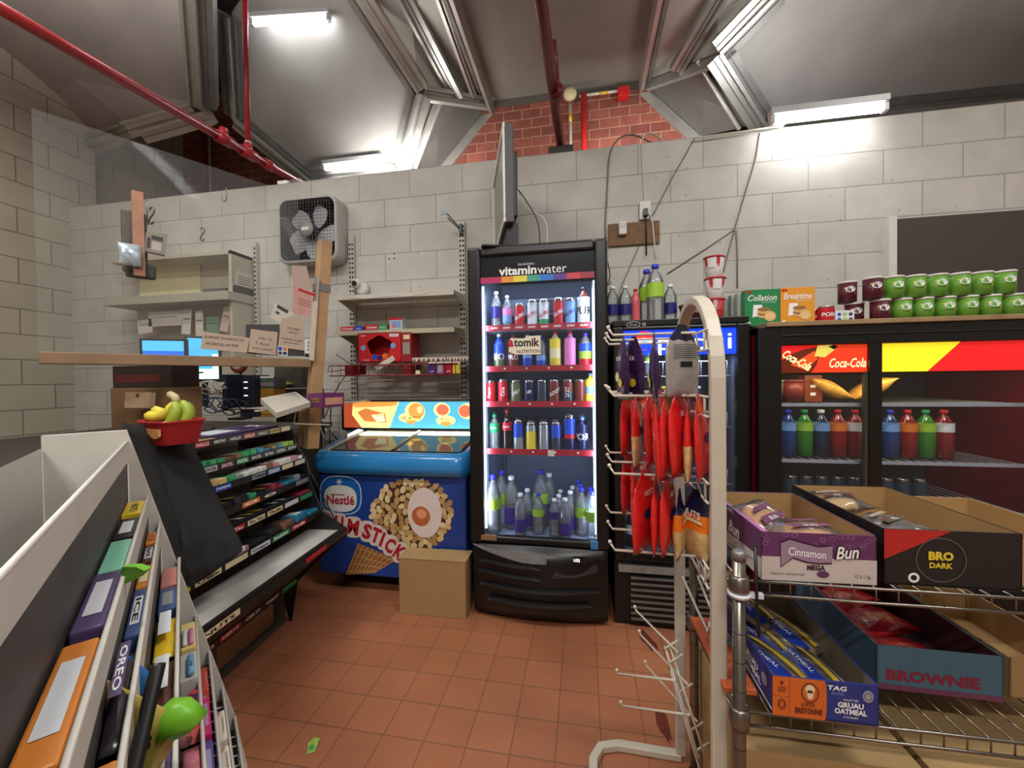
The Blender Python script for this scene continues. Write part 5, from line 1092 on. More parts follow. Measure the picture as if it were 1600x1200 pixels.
for pts, mt in (([(.025, .0, .145), (.01, -.01, .11), (-.04, -.02, .09), (-.10, -.03, .095)], BAN), ([(.025, .01, .145), (.0, .02, .11), (-.06, .01, .095), (-.125, 0, .115)], BAN), ([(.03, -.005, .145), (.045, -.01, .11), (.035, -.02, .07), (.0, -.03, .045)], BGR), ([(.03, .01, .145), (.06, .02, .11), (.055, .01, .07), (.02, 0, .04)], BGR), ([(.02, .02, .145), (-.01, .04, .115), (-.06, .045, .1), (-.12, .04, .11)], BGR)):
    o = banana(pts, mt, ''); o.parent = t; del o['label']; del o['category']
m = MB(bT); m.tube([(.032, .0, .14), (.02, .0, .158), (-.01, .0, .168)], .012, STEM, 8); m.build('stem', t)
# ================================================================ wooden frame and clear screen over the counter
PA = Vector((-1.88, 1.35, 0)); PBv = Vector((-1.50, 2.0, 0)); PU = (PBv-PA).normalized(); PN = PU.cross(Vector((0, 0, 1))).normalized()
if PN.x < 0: PN = -PN
def onp(px, py, off=0):
    r = ray(px, py); t_ = (PA-CAM+PN*off).dot(PN)/r.dot(PN); return CAM+r*t_
PW = mat('post_pine', (176, 140, 100), .6, noise=.2, ns=10)
t = thing('timber_stand', 'rough pine post and rail carrying the clear counter screen', 'wooden frame')
pp = onp(482, 690); LEAN = Matrix.Translation((0, .9, 0)) @ Matrix.Rotation(-.085, 4, 'Z') @ Matrix.Translation((0, -.9, 0)); F0 = frame((pp.x, pp.y, 0), PU, (0, 0, 1)) @ LEAN
m = MB(F0); m.box(-.02, .045, .9, 2.085, -.03, .03, PW); m.build('post', t, .003)
a = onp(60, 545); b = onp(483, 565); aL = Vector((a.x, a.y, 1.40))
m = MB(frame((0, 0, 0), PU, (0, 0, 1))); m.T = frame((a.x, a.y, 1.40), (b.x-a.x, b.y-a.y, 0), (0, 0, 1)); m.box(0, (Vector((b.x, b.y, 0))-Vector((a.x, a.y, 0))).length, -.045, .0, -.03, .03, mat('rail_wood', (140, 112, 84), .6, noise=.15, ns=10)); m.build('rail', t, .003)
a = onp(478, 400); m = MB(F0); m.box(-.04, -.022, 1.39, 1.72, .02, .045, mat('white_strip', (206, 196, 176), .5)).box(-.03, -.02, 1.7, 1.86, .02, .04, ALU); m.build('corner_strip', t)
m = MB(F0); m.box(-.024, .05, 1.79, 1.835, -.034, .034, mat('duct_tape', (120, 118, 112), .4)); m.build('tape', t)
a = onp(60, 545); w_ = (Vector((pp.x, pp.y, 0))-Vector((a.x, a.y, 0))).length
m = MB(frame((a.x, a.y, 0), PU, (0, 0, 1))); m.box(0, w_-.03, 1.40, 2.3, .0, .004, glassy('screen_sheet', (.97, .98, .97), .06, .035)); tag(m.build('counter_screen'), 'clear plastic screen standing on the wooden rail over the counter', 'screen')
def note(name, quad, mt, lab, cat, text=(), off=.008):
    P = [onp(x, y, off) for x, y in quad]; u = (P[1]-P[0]).normalized(); F = frame(P[3], P[2]-P[3], P[0]-P[3])
    Fi = F.inverted(); pts = [(Fi @ p) for p in P]; t = thing(name, lab, cat)
    m = MB(); m.prism([(p.x, p.y) for p in pts][::-1], -.0006, .0006, mt, F); m.build('sheet', t)
    w = pts[2].x; h = pts[0].y
    if text:
        m = MB()
        for s, cx, cy, hh, ww, c in text:
            if s == '#': m.rect(w*(cx-ww/2), w*(cx+ww/2), h*(cy-hh/2), h*(cy+hh/2), c, F, .0012)
            else: m.text(s, w*cx, h*cy, h*hh, c, F, .0014, w=w*ww, shear=.1)
        m.build('writing', t)
    return t
NP = mat('note_paper', (186, 168, 148), .8, noise=.05); PKP = mat('pink_paper', (196, 150, 142), .8, noise=.08); DKC = mat('dark_card', (62, 60, 58), .6)
note('notice', [(384, 507), (437, 507), (437, 556), (384, 552)], DKC, 'dark card behind the small square note on the rail', 'card', off=.003)
note('notice', [(318, 518), (390, 528), (386, 551), (313, 545)], NP, 'long handwritten cardboard notice standing on the wooden rail', 'notice', [('IN AMOUNT YOU WANT IN CASH', .5, .72, .16, .85, INKB), ('WE DONT SELL ANY MORE', .45, .35, .16, .7, INKB)])
note('notice', [(392, 514), (434, 519), (431, 555), (388, 550)], NP, 'small square handwritten note beside the long notice', 'notice', [('VISA 1.25', .55, .66, .1, .5, INKB), ('PLUS', .55, .42, .1, .35, INKB), ('1', .25, .45, .14, .03, INKB), ('NO CARD', .5, .2, .07, .75, INKB)], off=.012)
note('notice', [(440, 498), (474, 492), (476, 548), (434, 542)], NP, 'crumpled handwritten sheet taped next to the wooden post', 'notice', [('VISA DEBIT', .5, .72, .07, .5, INKB), ('PLUS', .5, .58, .07, .3, INKB), ('WE DONT ACCEPT', .5, .32, .06, .8, INKB), ('$100 BILL', .5, .2, .05, .6, INKB)], off=.008)
note('payment_sticker', [(434, 540), (449, 542), (449, 556), (433, 555)], WHT, 'sticker with four card payment logos in the screen corner', 'sticker', [('#', .28, .7, .4, .36, BLUE), ('#', .74, .7, .4, .36, ORAN), ('#', .28, .25, .3, .36, GREY), ('#', .74, .25, .3, .36, GREY)], off=.014)
note('notice', [(450, 540), (476, 544), (476, 557), (450, 556)], DKC, 'black card between the payment sticker and the post', 'card', off=.004)
note('notice', [(476, 530), (484, 531), (484, 559), (476, 558)], WHT, 'narrow black and white tag hanging by the post', 'tag', [('#', .5, .12, .2, 1, INKB), ('8', .5, .45, .13, .4, INKB), ('8', .5, .65, .13, .4, INKB), ('8', .5, .85, .13, .4, INKB)], off=.016)
note('notice', [(458, 446), (487, 456), (485, 497), (457, 488)], PKP, 'pink notice sheet with a red band taped beside the post', 'notice', [('#', .5, .93, .1, .95, REDL), ('#', .5, .6, .02, .7, BROWN), ('#', .5, .5, .02, .7, BROWN), ('#', .5, .4, .02, .7, BROWN)], off=.008)
note('notice', [(456, 415), (479, 416), (487, 454), (458, 447)], mat('pale_pink_paper', (186, 160, 150), .8), 'pale pink sheet above the red-banded notice', 'notice', off=.005)
note('flyer_card', [(430, 473), (460, 490), (440, 506), (422, 496)], PAPER, 'tilted flyer with a dark top band on the clear screen', 'flyer', [('#', .5, .88, .22, .95, DKC), ('#', .3, .5, .16, .3, GREY)], off=.006)
HK = mat('hook_steel', (120, 118, 114), .3, .9)
def shook(c, s, lab, thick=.0025, ang=0):
    P = []
    for k in range(9): a = math.pi*(1-k/8)*1.15-.2; P.append((-.5*0+.22*math.cos(a), 0, .62+.22*math.sin(a)))
    Q = []
    for k in range(9): a = math.pi+math.pi*k/8*1.1-.1; Q.append((-.12+.22*math.cos(a), 0, -.62+.22*math.sin(a)))
    path = bez([Vector(p)*s for p in P+[(.12, 0, .2), (-.25, 0, -.3)]+Q[1:]], 3); m = MB(Matrix.Translation(c) @ Matrix.Rotation(ang, 4, 'Z')); m.tube(path, thick, HK, 6); return tag(m.build('s_hook'), lab, 'hook')
shook(onp(317, 366, .02), .036, 'bright S-hook hanging alone over the counter screen', ang=.2)
shook(onp(238, 337, .02), .042, 'dark S-hook holding the packet card', .003, ang=.2)
a = onp(352, 305, .02); m = MB(Matrix.Translation(a)); m.tube(bez([(-.02, 0, .0), (-.01, 0, -.028), (.005, 0, -.02), (.006, 0, .035)], 5), .0022, HK, 6); tag(m.build('s_hook'), 'small dark hook high up where screen meets the wall top', 'hook')
note('packet_card', [(228, 362), (262, 366), (257, 401), (224, 394)], mat('card_grey', (136, 128, 118), .6), 'grey blister card hanging from the dark S-hook', 'packet', [('#', .62, .8, .2, .55, DKC), ('#', .6, .42, .4, .45, mat('card_light', (176, 170, 160), .6)), ('#', .22, .5, .5, .16, DKC), ('#', .5, .04, .08, 1, DKC)], off=.03)
m = MB(); m.tube([onp(229, 305, .03), onp(231, 352, .03)], .002, HK, 6); tag(m.build('wire_hanger'), 'thin straight wire hanger beside the dark S-hook', 'hanger')
a = onp(213, 300, .02); b = onp(208, 430, .02); m = MB(frame((a.x, a.y, 0), PU, (0, 0, 1))); m.box(-.015, .02, b.z, a.z, -.015, .015, mat('pink_batten', (170, 124, 100), .7, noise=.2)); tag(m.build('batten'), 'thin reddish wooden batten upright at the screen end', 'batten')
m = MB(frame(onp(207, 425, .0), PU, (0, 0, 1))); m.box(-.03, .05, -.0, .26, -.03, -.0, mat('bag_brown_grey', (84, 78, 68), .6, noise=.3)).box(-.02, .075, -.02, .04, -.03, .01, DKC).box(.02, .045, .18, .25, -.01, .01, mat('reddish_tab', (110, 74, 64), .6)); tag(m.build('hanging_pouch', None, .008), 'brown-grey pouch hanging beside the reddish batten', 'pouch')
m = pillow(.09, .07, .03, mat('foil_blue', (176, 190, 200), .25, .3, noise=.4, ns=60), T=frame(onp(203, 398, .05), (0, 0, 1), PU)); tag(m.build('foil_packet'), 'crinkled pale foil packet hanging at the screen end', 'packet')
# ================================================================ counter and what is on it
CT = mat('counter_dark', (62, 54, 48), .6, noise=.2)
t = thing('counter', 'dark service counter behind the candy rack', 'counter'); m = MB(); m.box(-3.3, -1.87, .9, 2.7, .93, .965, CT); m.build('countertop', t, .004); m = MB(); m.box(-3.25, -1.9, .95, 2.65, 0, .93, mat('counter_side', (48, 42, 38), .7)); m.build('carcass', t)
def scr(name, quadL, quadR, y0, y1, lab, deco):
    a = at(quadL[0], quadL[1], 'y', y0); b = at(quadR[0], quadR[1], 'y', y1)
    top = a.z; bot = b.z; F = frame((a.x, a.y, bot), (b.x-a.x, b.y-a.y, 0), (0, 0, 1)); w = math.hypot(b.x-a.x, b.y-a.y); h = top-bot
    t = thing(name, lab, 'monitor'); m = MB(); m.box(-.015, w+.015, -.02, h+.015, -.03, -.002, BLACK, F).box(w*.4, w*.6, -h*.3-.1, 0, -.06, -.03, BLACK, F).box(w*.25, w*.75, -(bot-.967), -(bot-.967)+.015, -.12, .08, BLACK, F); m.build('housing', t, .004)
    m = MB(); deco(m, F, w, h); m.build('screen', t); return t
SB = mat('screen_blue', (70, 160, 220), .3, emit=.8); SW = mat('screen_white', (200, 232, 240), .3, emit=.9); SD = mat('screen_deep_blue', (30, 90, 190), .3, emit=.8)
scr('monitor', (292, 528), (342, 592), 2.1, 2.2, 'computer monitor with light blue window behind the wooden rail', lambda m, F, w, h: (m.rect(0, w, 0, h, SW, F), m.rect(0, w*.8, h*.25, h*.62, SB, F, .0005), m.rect(0, w, h*.62, h, SB, F, .0006), m.rect(w*.1, w*.5, h*.14, h*.18, GREY, F, .0006)))
scr('monitor', (222, 532), (288, 572), 1.9, 2.0, 'second monitor showing deep and pale blue beside the first', lambda m, F, w, h: (m.rect(0, w, 0, h, SD, F), m.rect(0, w, h*.6, h, SB, F, .0005), m.rect(0, w*.4, 0, h*.4, SW, F, .0006)))
def qbox(name, px0, py0, px1, py1, y, dp, mt, lab, cat, bevel=.004, extra=None, group=None):
    a = at(px0, py0, 'y', y); b = at(px1, py1, 'y', y); t = thing(name, lab, cat, rotz(0, (a.x, y, b.z)), group)
    w, h = b.x-a.x, a.z-b.z; MB().box(0, w, 0, dp, 0, h, mt).build('case', t, bevel)
    if extra: m = MB(); extra(m, frame((0, -.0008, 0), (1, 0, 0), (0, 0, 1)), w, h); m.build('face', t)
    return t
qbox('printer', 175, 572, 268, 606, 1.55, .14, mat('printer_dark', (44, 34, 32), .35, noise=.2), 'dark printer on top of the brown carton behind the bananas', 'printer', extra=lambda m, F, w, h: m.rect(.02, w-.06, h*.25, h*.6, mat('printer_red', (90, 34, 30), .3), F))
qbox('carton', 172, 606, 270, 672, 1.55, .15, mat('carton_dull', (122, 92, 62), .8), 'brown carton standing on the counter behind the basket', 'box')
a = at(204, 614, 'y', 1.5); b = at(240, 638, 'y', 1.5); m = MB(frame((a.x, 1.5, b.z), (1, .05, 0), (0, .1, 1))); m.box(0, b.x-a.x, 0, a.z-b.z, 0, .03, mat('parcel_label', (186, 156, 124), .7)).rect(.06, .075, .05, .065, BROWN, None, .031); tag(m.build('small_parcel', None, .002), 'small tan square packet leaning on the brown carton', 'packet')
qbox('device', 291, 572, 301, 645, 1.7, .04, mat('clear_blue_grey', (120, 130, 150), .25), 'narrow blue-grey stand beside the dark printer', 'stand')
qbox('modem', 346, 585, 354, 642, 1.9, .14, mat('modem_black', (38, 46, 60), .3), 'tall thin black modem standing upright on the counter', 'modem')
qbox('router', 378, 586, 397, 652, 1.95, .12, mat('router_navy', (34, 38, 56), .35), 'dark navy upright router with small white lights', 'router', extra=lambda m, F, w, h: [m.rect(w*.15, w*.5, h*q, h*(q+.025), LT, F) for q in (.5, .68, .82)])
qbox('yellow_box', 400, 607, 428, 652, 2.0, .1, mat('box_ochre', (176, 130, 44), .6), 'ochre yellow box standing on the counter end', 'box')
qbox('snack_box', 401, 588, 428, 607, 2.0, .1, mat('box_grey_green', (92, 96, 96), .5), 'grey and green packets on top of the ochre box', 'box', extra=lambda m, F, w, h: (m.rect(0, w, h*.85, h, INKW, F), m.rect(w*.4, w*.6, h*.65, h*.85, GREEN_, F), m.rect(0, w, h*.2, h*.5, mat('pack_mauve', (150, 130, 140), .5), F)))
qbox('black_cabinet', 430, 608, 474, 660, 2.1, .2, mat('cabinet_black', (30, 28, 27), .6), 'small black cabinet between ochre box and wooden post', 'cabinet')  # plain black cabinet colour
a = at(372, 570, 'y', 2.3); t = thing('round_dial', 'round white dial with a dark red rim under the wooden rail', 'dial', frame(a, (1, .15, 0), (0, 0, 1))); MB().lathe([(.055, -.02), (.058, .0), (.05, .012)], mat('dial_red', (120, 36, 34), .4), 26).build('rim', t); MB().lathe([(.04, .008), (.03, .02), (.012, .024)], mat('dial_cream', (206, 190, 172), .4), 24).build('dial', t)
MB().box(-.006, .006, -.36, -.05, -.03, -.02, BLACK).box(-.05, .05, -.37, -.355, -.06, .04, BLACK).build('stand', t)
qbox('clutter_box', 428, 572, 474, 606, 2.15, .14, mat('box_grey_stock', (70, 68, 58), .7, noise=.4, ns=20), 'pile of grey-green stock above the black cabinet', 'box')  # mottled grey-green box colour
a = at(440, 600, 'y', 2.12); m = pillow(.13, .05, .035, mat('yellow_pack', (196, 170, 60), .4, noise=.2), T=Matrix.Translation(a)); tag(m.build('yellow_packet'), 'yellow packet lying on the black cabinet', 'packet')
for (cx, cy, r_, mt_, lab) in ((338, 632, .06, mat('cable_blue', (60, 90, 130), .4), 'coil of blue cable beside the thin modem'), (330, 605, .05, CWH, 'white cable loop behind the blue coil'), (366, 635, .06, BLACK, 'tangled black cables between modem and router')):
    a = at(cx, cy, 'y', 1.85); m = MB(Matrix.Translation(a))
    P = [(r_*(1+.2*math.sin(k*1.7))*math.cos(k*.55), .04*math.sin(k*.9), r_*.6*math.sin(k*.55)+.01*math.sin(k*2.1)) for k in range(34)]; m.tube(bez(P, 2), .0035, mt_, 5); tag(m.build('cable_coil'), lab, 'cable')
# wall cabinet with papers
t = thing('wall_cabinet', 'open cream wall cabinet with papers hanging from its shelf', 'cabinet')
CC = mat('cabinet_cream', (190, 182, 160), .6, noise=.06); CCs = mat('cabinet_side_cream', (184, 176, 158), .6)
m = MB(); m.box(-3.7, -2.575, 2.74, 2.768, 1.2, 2.26, CC).box(-2.6, -2.575, 2.55, 2.74, 1.25, 2.26, CCs).box(-3.7, -2.575, 2.55, 2.74, 2.235, 2.26, CCs); m.build('carcass', t)
m = MB(); m.box(-3.7, -2.56, 2.5, 2.74, 1.885, 1.95, mat('cabinet_shelf', (170, 164, 148), .55)); m.build('shelf', t, .004)
a = at(232, 425, 'y', 2.72); b = at(312, 460, 'y', 2.72); m = MB(); m.box(a.x-.1, b.x, 2.725, 2.735, b.z, a.z+.06, mat('light_panel', (214, 204, 158), .6)); m.build('back_panel', t)
m = MB(); m.box(-2.58, -2.573, 2.56, 2.76, 1.955, 2.0, DKC); m.build('shelf_end', t)
t2 = None
pl = [((232, 488), (285, 508), 0, PAPER, 'wide pale sheet'), ((284, 484), (299, 522), .1, PAPER, 'narrow pale strip'), ((305, 486), (318, 525), 0, PAPER, 'plain white strip'), ((322, 495), (342, 523), 0, mat('green_paper', (104, 136, 106), .8), 'green sheet'), ((346, 480), (360, 518), .25, mat('rosy_paper', (200, 172, 156), .8), 'rosy slanted strip'), ((215, 500), (238, 520), -.1, PAPER, 'small bluish sheet')]
for (x0_, y0_), (x1_, y1_), ro, mt_, nm in pl:
    a = at(x0_, y0_, 'y', 2.6); b = at(x1_, y1_, 'y', 2.6); m = MB(Matrix.Translation(((a.x+b.x)/2, 2.6, (a.z+b.z)/2)) @ Matrix.Rotation(ro, 4, 'Y')); w_ = b.x-a.x; h_ = a.z-b.z
    m.box(-w_/2, w_/2, -.001, .001, -h_/2, h_/2, mt_); m.box(-w_/2*.7, w_/2*.7, -.0014, -.001, h_*.1, h_*.14, GREY); tag(m.build('paper_sheet'), nm+' hanging under the cream cabinet shelf', 'paper')
a = at(341, 437, 'y', 2.6); m = MB(); m.box(a.x-.14, a.x+.06, 2.6, 2.63, 1.952, 2.0, mat('box_charcoal', (92, 88, 82), .7)); tag(m.build('dark_carton', None, .003), 'low dark carton standing on the cream cabinet shelf', 'box')
a = at(379, 440, 'y', 2.65); m = MB(frame((-2.571, 2.57, 1.97), (0, 1, 0), (0, 0, 1))); m.rect(.0, .17, 0, .04, DKC).rect(0, .17, .04, .15, PAPER); 
for q in range(4): m.rect(.03, .14, .055+q*.018, .06+q*.018, DKC, None, .0006)
tag(m.build('notice_sheet'), 'white and black notice pasted on the cream cabinet side', 'notice')
m = MB(); m.box(-2.56, -2.535, 2.735, 2.765, 1.3, 2.38, UPM); t = m.build('wall_upright', None, .002); tag(t, 'slotted upright beside the cream wall cabinet', 'shelf upright'); m = MB()
for k in range(28): m.box(-2.555, -2.54, 2.7335, 2.735, 1.35+k*.036, 1.365+k*.036, SLOT)
o = m.build('slots', t); o['kind'] = 'stuff'
# white wire shelf with the purple carton
WW = mat('wire_cream', (200, 190, 170), .45)
t = thing('wire_shelf', 'white wire shelf sticking out between the counter and the freezer', 'wire shelf')
z_ = 1.13; m = MB(); 
m.tube([(-1.62, 1.72, z_), (-1.62, 2.1, z_), (-1.62, 2.6, z_)], .004, WW, 6).tube([(-1.95, 2.1, z_), (-1.95, 2.6, z_)], .004, WW, 6)
for k in range(23): y = 1.87+k*.033; m.tube([(-1.95, y, z_), (-1.5, y, z_)], .0025, WW, 5)
m.tube([(-1.5, 1.87, z_), (-1.5, 2.1, z_), (-1.48, 2.5, z_+.01), (-1.5, 2.6, z_)], .004, WW, 6)
for z2_ in (.14, .18): m.tube([(-1.75, 2.55, z_+z2_), (-1.3, 2.58, z_+z2_+.01)], .003, WW, 5)
m.build('wires', t)
m = MB(); m.tube([(-1.6, 2.3, z_), (-1.72, 2.45, .85), (-1.74, 2.5, .68)], .004, BLACK, 5).tube([(-1.74, 2.3, z_), (-1.73, 2.4, .9), (-1.78, 2.45, .68)], .004, CWH, 5).tube([(-1.78, 2.3, z_), (-1.69, 2.5, .86)], .004, BLACK, 5); tag(m.build('shelf_cables'), 'black and white leads dangling under the white wire shelf', 'cable')
# purple candy carton
a = at(472, 635, 'y', 1.86); T = rotz(-.3, (a.x+.0, 1.9, z_+.006)); t = thing('candy_carton', 'open purple carton with yellow print on the white wire shelf', 'carton', T)
w_, d_, h_ = .13, .13, .075; PC = mat('carton_purple', (112, 48, 104), .5); m = MB(); m.box(0, w_, 0, .003, 0, h_, PC).box(0, w_, d_-.003, d_, 0, h_, PC).box(0, .003, 0, d_, 0, h_, PC).box(w_-.003, w_, 0, d_, 0, h_, PC).box(0, w_, 0, d_, 0, .003, CARDIN); m.build('carton', t)
m = MB(); F = frame((0, -.0006, 0), (1, 0, 0), (0, 0, 1)); m.rect(w_*.3, w_*.75, h_*.3, h_*.75, mat('deep_plum', (66, 26, 60), .5), F); m.text('SWEETS', w_*.52, h_*.62, .012, YEL, F, .0004); m.text('AND SOURS', w_*.52, h_*.42, .011, YEL, F, .0004, w=.06); F = frame((w_+.0006, 0, 0), (0, 1, 0), (0, 0, 1)); m.rect(.01, d_-.01, h_*.2, h_*.7, mat('peach_print', (206, 146, 130), .6), F); m.text('SWEET', d_*.5, h_*.5, .012, YEL, F, .0004); m.build('print', t)
# slanted paper tray
P = [at(407, 622, 'y', 1.75), at(432, 645, 'y', 1.62), at(485, 628, 'y', 1.85), at(462, 612, 'y', 2.0)]
m = MB(); vs = [tuple(p) for p in P]+[tuple(p-Vector((0, 0, .025))) for p in P]; m.add(vs, [(0, 1, 2, 3), (7, 6, 5, 4), (0, 4, 5, 1), (1, 5, 6, 2), (2, 6, 7, 3), (3, 7, 4, 0)], mat('stack_paper', (190, 182, 168), .7)); t = m.build('paper_stack'); tag(t, 'slanted stack of papers in front of the white wire shelf', 'paper stack')
m = MB()
for k in range(7): a = P[0].lerp(P[3], .45+k*.07).lerp(P[1].lerp(P[2], .45+k*.07), .1); b = P[0].lerp(P[3], .45+k*.07).lerp(P[1].lerp(P[2], .45+k*.07), .9); u = Vector((0, 0, .0012)); w2 = (P[3]-P[0]).normalized()*.006; m.add([tuple(a+u), tuple(b+u), tuple(b+w2+u), tuple(a+w2+u)], [(0, 1, 2, 3)], GREY)
m.build('print', t)
m = MB(); a = at(463, 640, 'y', 1.8); m.tube([a, a+Vector((.0, -.02, -.07)), a+Vector((.12, .1, -.09))], .004, WW, 5); tag(m.build('wire_clip'), 'bent cream wire clip hanging below the paper stack', 'clip')
# second post below
a = at(478, 655, 'y', 2.02); m = MB(); m.box(a.x-.035, a.x+.03, 2.0, 2.06, .9, z_-.02, PW); tag(m.build('wooden_post', None, .003), 'short pine post under the white wire shelf', 'wooden post')
# ================================================================ tiered white candy rack, close on the left
e2 = Vector((-.765, .643, 0)); n2 = Vector((.643, .765, 0)); CC2 = .98
def onend(px, py): r = ray(px, py); return CAM+r*(CC2/r.dot(e2))
t = thing('candy_rack', 'white tiered sweet rack with dividers, nearest the aisle corner', 'display rack')
RWH = mat('rack_white', (206, 202, 192), .45, noise=.05); FLO = mat('tray_floor', (66, 62, 60), .6, noise=.3, ns=15)
tips = [(198, 690), (231, 775), (250, 816), (280, 872), (306, 962), (327, 1018), (348, 1075), (367, 1120)]
TP = [onend(*q) for q in tips]; LG = .80
for i, p in enumerate(TP):
    m = MB(frame(p, -e2, (0, 0, 1))); hh = .03 if i else .035
    nn = (frame(p, -e2, (0, 0, 1)).to_3x3() @ Vector((0, 0, 1))).dot(n2)
    m.box(0, LG, -hh, 0, -.0015, .0015, RWH); m.tube([(0, 0, 0), (LG, 0, 0)], .0024, RWH, 6); m.build('divider', t)
FL = []
for i in range(1, len(TP)):
    a, b = TP[i-1], TP[i]; zf = b.z-.024; w_ = (b-a).dot(n2)
    m = MB(); A0 = Vector((b.x, b.y, zf)); A1_ = A0-n2*w_; q = -e2*LG
    m.add([tuple(A0), tuple(A0+q), tuple(A1_+q), tuple(A1_)], [(0, 1, 2, 3)], FLO); up_ = Vector((0, 0, a.z-.03-zf)); m.add([tuple(A1_), tuple(A1_+q), tuple(A1_+q+up_), tuple(A1_+up_)], [(0, 1, 2, 3)], FLO); m.build('tray', t); FL.append((A0, A1_, zf, w_))
    if i >= 5:
        m = MB()
        for k in range(30):
            s = A0-e2*(.04+k*.025); m.tube([tuple(s+Vector((0, 0, .012))), tuple(s-n2*w_+Vector((0, 0, .016)))], .0014, RWH, 4)
        o = m.build('tray_wires', t); o['kind'] = 'stuff'
a, b = TP[0], TP[-1]
m = MB(); P = [a+Vector((0, 0, .02)), b+Vector((0, 0, .0)), b+n2*.02+Vector((0, 0, -.12)), Vector((b.x, b.y, .0))+n2*.05, Vector((a.x, a.y, 0))-n2*.1, a-n2*.1+Vector((0, 0, .02))]
vs = [tuple(p+e2*.002) for p in P]+[tuple(p+e2*.014) for p in P]; n = len(P)
m.add(vs, [tuple(range(n)), tuple(range(2*n-1, n-1, -1))]+[(i, (i+1) % n, n+(i+1) % n, n+i) for i in range(n)], RWH); m.build('end_panel', t)
m = MB(); q = -e2*LG; m.add([tuple(b), tuple(b+q), tuple(Vector((b.x, b.y, 0))+n2*.05+q), tuple(Vector((b.x, b.y, 0))+n2*.05)], [(0, 1, 2, 3)], RWH)
m.add([tuple(a-n2*.1), tuple(a-n2*.1+q), tuple(Vector((a.x, a.y, 0))-n2*.1+q), tuple(Vector((a.x, a.y, 0))-n2*.1)], [(0, 1, 2, 3)], RWH); m.build('front_panel', t)
T_ = onend(371, 1135); m = MB(frame(T_-e2*.08, -e2, (0, 0, 1))); m.box(0, .03, -.025, .005, .004, .007, WHT); m.build('price_tag', t)
def lay(name, tier, s0, s1, across, mt, lab, cat, shape='box', h=.02, deco=None, tilt=0, wf=.8, dz=0):
    """lay a packet along a tray: s0..s1 = metres from the far end, across = 0..1 over the tray"""
    A0, A1_, zf, w_ = FL[tier]; c = A0-e2*((s0+s1)/2)-n2*w_*(1-across)+Vector((0, 0, .004+dz)); L_ = s1-s0; W_ = w_*wf
    T = Matrix((-e2, Vector((0, 0, 1)).cross(-e2), Vector((0, 0, 1)))).transposed().to_4x4(); T.translation = c; T = T @ Matrix.Rotation(tilt, 4, 'Z')
    if shape == 'box': m = MB(T); m.box(-L_/2, L_/2, -W_/2, W_/2, 0, h, mt); bv = .002
    elif shape == 'roll': m = MB(T); m.tube([(-L_/2, 0, h/2), (-L_/2+.004, 0, h/2), (L_/2-.004, 0, h/2), (L_/2, 0, h/2)], h/2, mt, 14); bv = .001
    else: m = pillow(L_, W_, h, mt, T=T @ Matrix.Translation((0, 0, h/2))); bv = 0
    if deco: deco(m, L_, W_, h)
    return tag(m.build(name, None, bv), lab, cat)
Tup = lambda h: Matrix.Translation((0, 0, h+.0006))
WR_ = mat('wrap_brown', (84, 46, 34), .3, noise=.2); WO = mat('wrap_orange', (214, 130, 50), .35, noise=.1); WB_ = mat('wrap_blue', (60, 84, 130), .3, noise=.3, ns=30); WY_ = mat('wrap_yellow', (228, 190, 40), .3, noise=.1); WG = mat('wrap_mint', (130, 200, 170), .3); WPp = mat('wrap_purple', (84, 70, 110), .3, noise=.2); WDk = mat('wrap_dark', (40, 34, 40), .25, noise=.3)
def bar(c, txt=None, ic=INKW):
    def f(m, L_, W_, h):
        m.rect(-L_*.3, L_*.3, -W_*.3, W_*.3, c, Tup(h))
        if txt: m.text(txt, 0, 0, W_*.4, ic, Tup(h), .0004, w=L_*.5, bold=.02)
    return f
lay('candy_bar', 0, .03, .12, .5, WY_, 'yellow and red peanut candy packet at the top of the white rack', 'candy bar', h=.02, deco=bar(YEL, 'NUTS', INKB), wf=.9)
lay('candy_bar', 0, .14, .24, .5, WDk, 'dark wrapper with white letters below the yellow packet', 'candy bar', h=.02, deco=bar(WHT))
lay('candy_bar', 0, .25, .36, .5, WG, 'pale mint wrapper on the topmost tray', 'candy bar', h=.02)
lay('candy_bar', 1, .05, .11, .5, WO, 'orange wrapped bar first on the second tray of the white rack', 'candy bar', h=.018, deco=bar(mat('dull_rust', (180, 90, 40), .4)), wf=.85)
lay('candy_bar', 1, .12, .2, .5, WR_, 'brown bar with white specks on the second tray', 'candy bar', h=.018, deco=bar(WHT, 'BAR', INKB), wf=.85)
lay('candy_bar', 1, .21, .29, .5, WO, 'orange bar lying below the brown one on the second tray', 'candy bar', h=.018, deco=bar(CREAM), wf=.85)
lay('candy_bar', 1, .3, .42, .5, WB_, 'blue and white candy bar on the second tray', 'candy bar', h=.02, deco=bar(WHT, 'ICE', INKB))
lay('candy_bar', 1, .44, .58, .5, WDk, 'black foil candy bag with white print on the second tray', 'candy bar', 'pillow', h=.025, deco=bar(WPp, 'OREO'))
lay('candy_bar', 2, .04, .12, .5, mat('pack_clear_rose', (190, 120, 110), .4), 'small rose-tinted packet high on the third tray', 'candy', h=.02, wf=.8)
lay('candy_bar', 2, .13, .21, .5, WB_, 'blue and silver packet on the third tray', 'candy', h=.02, deco=bar(SILV), wf=.8)
YW = mat('box_pale_yellow', (224, 206, 130), .5)
lay('mint_box', 3, .04, .13, .45, YW, 'pale yellow box of mint rolls on the fourth tray', 'mints', h=.03, wf=.9, deco=lambda m, L_, W_, h: [m.tube([(-L_*.1, s*W_*.22, h+.004), (L_*.45, s*W_*.22, h+.004)], W_*.17, mt_, 10) for s, mt_ in ((-1, WHT), (1, PINK))])
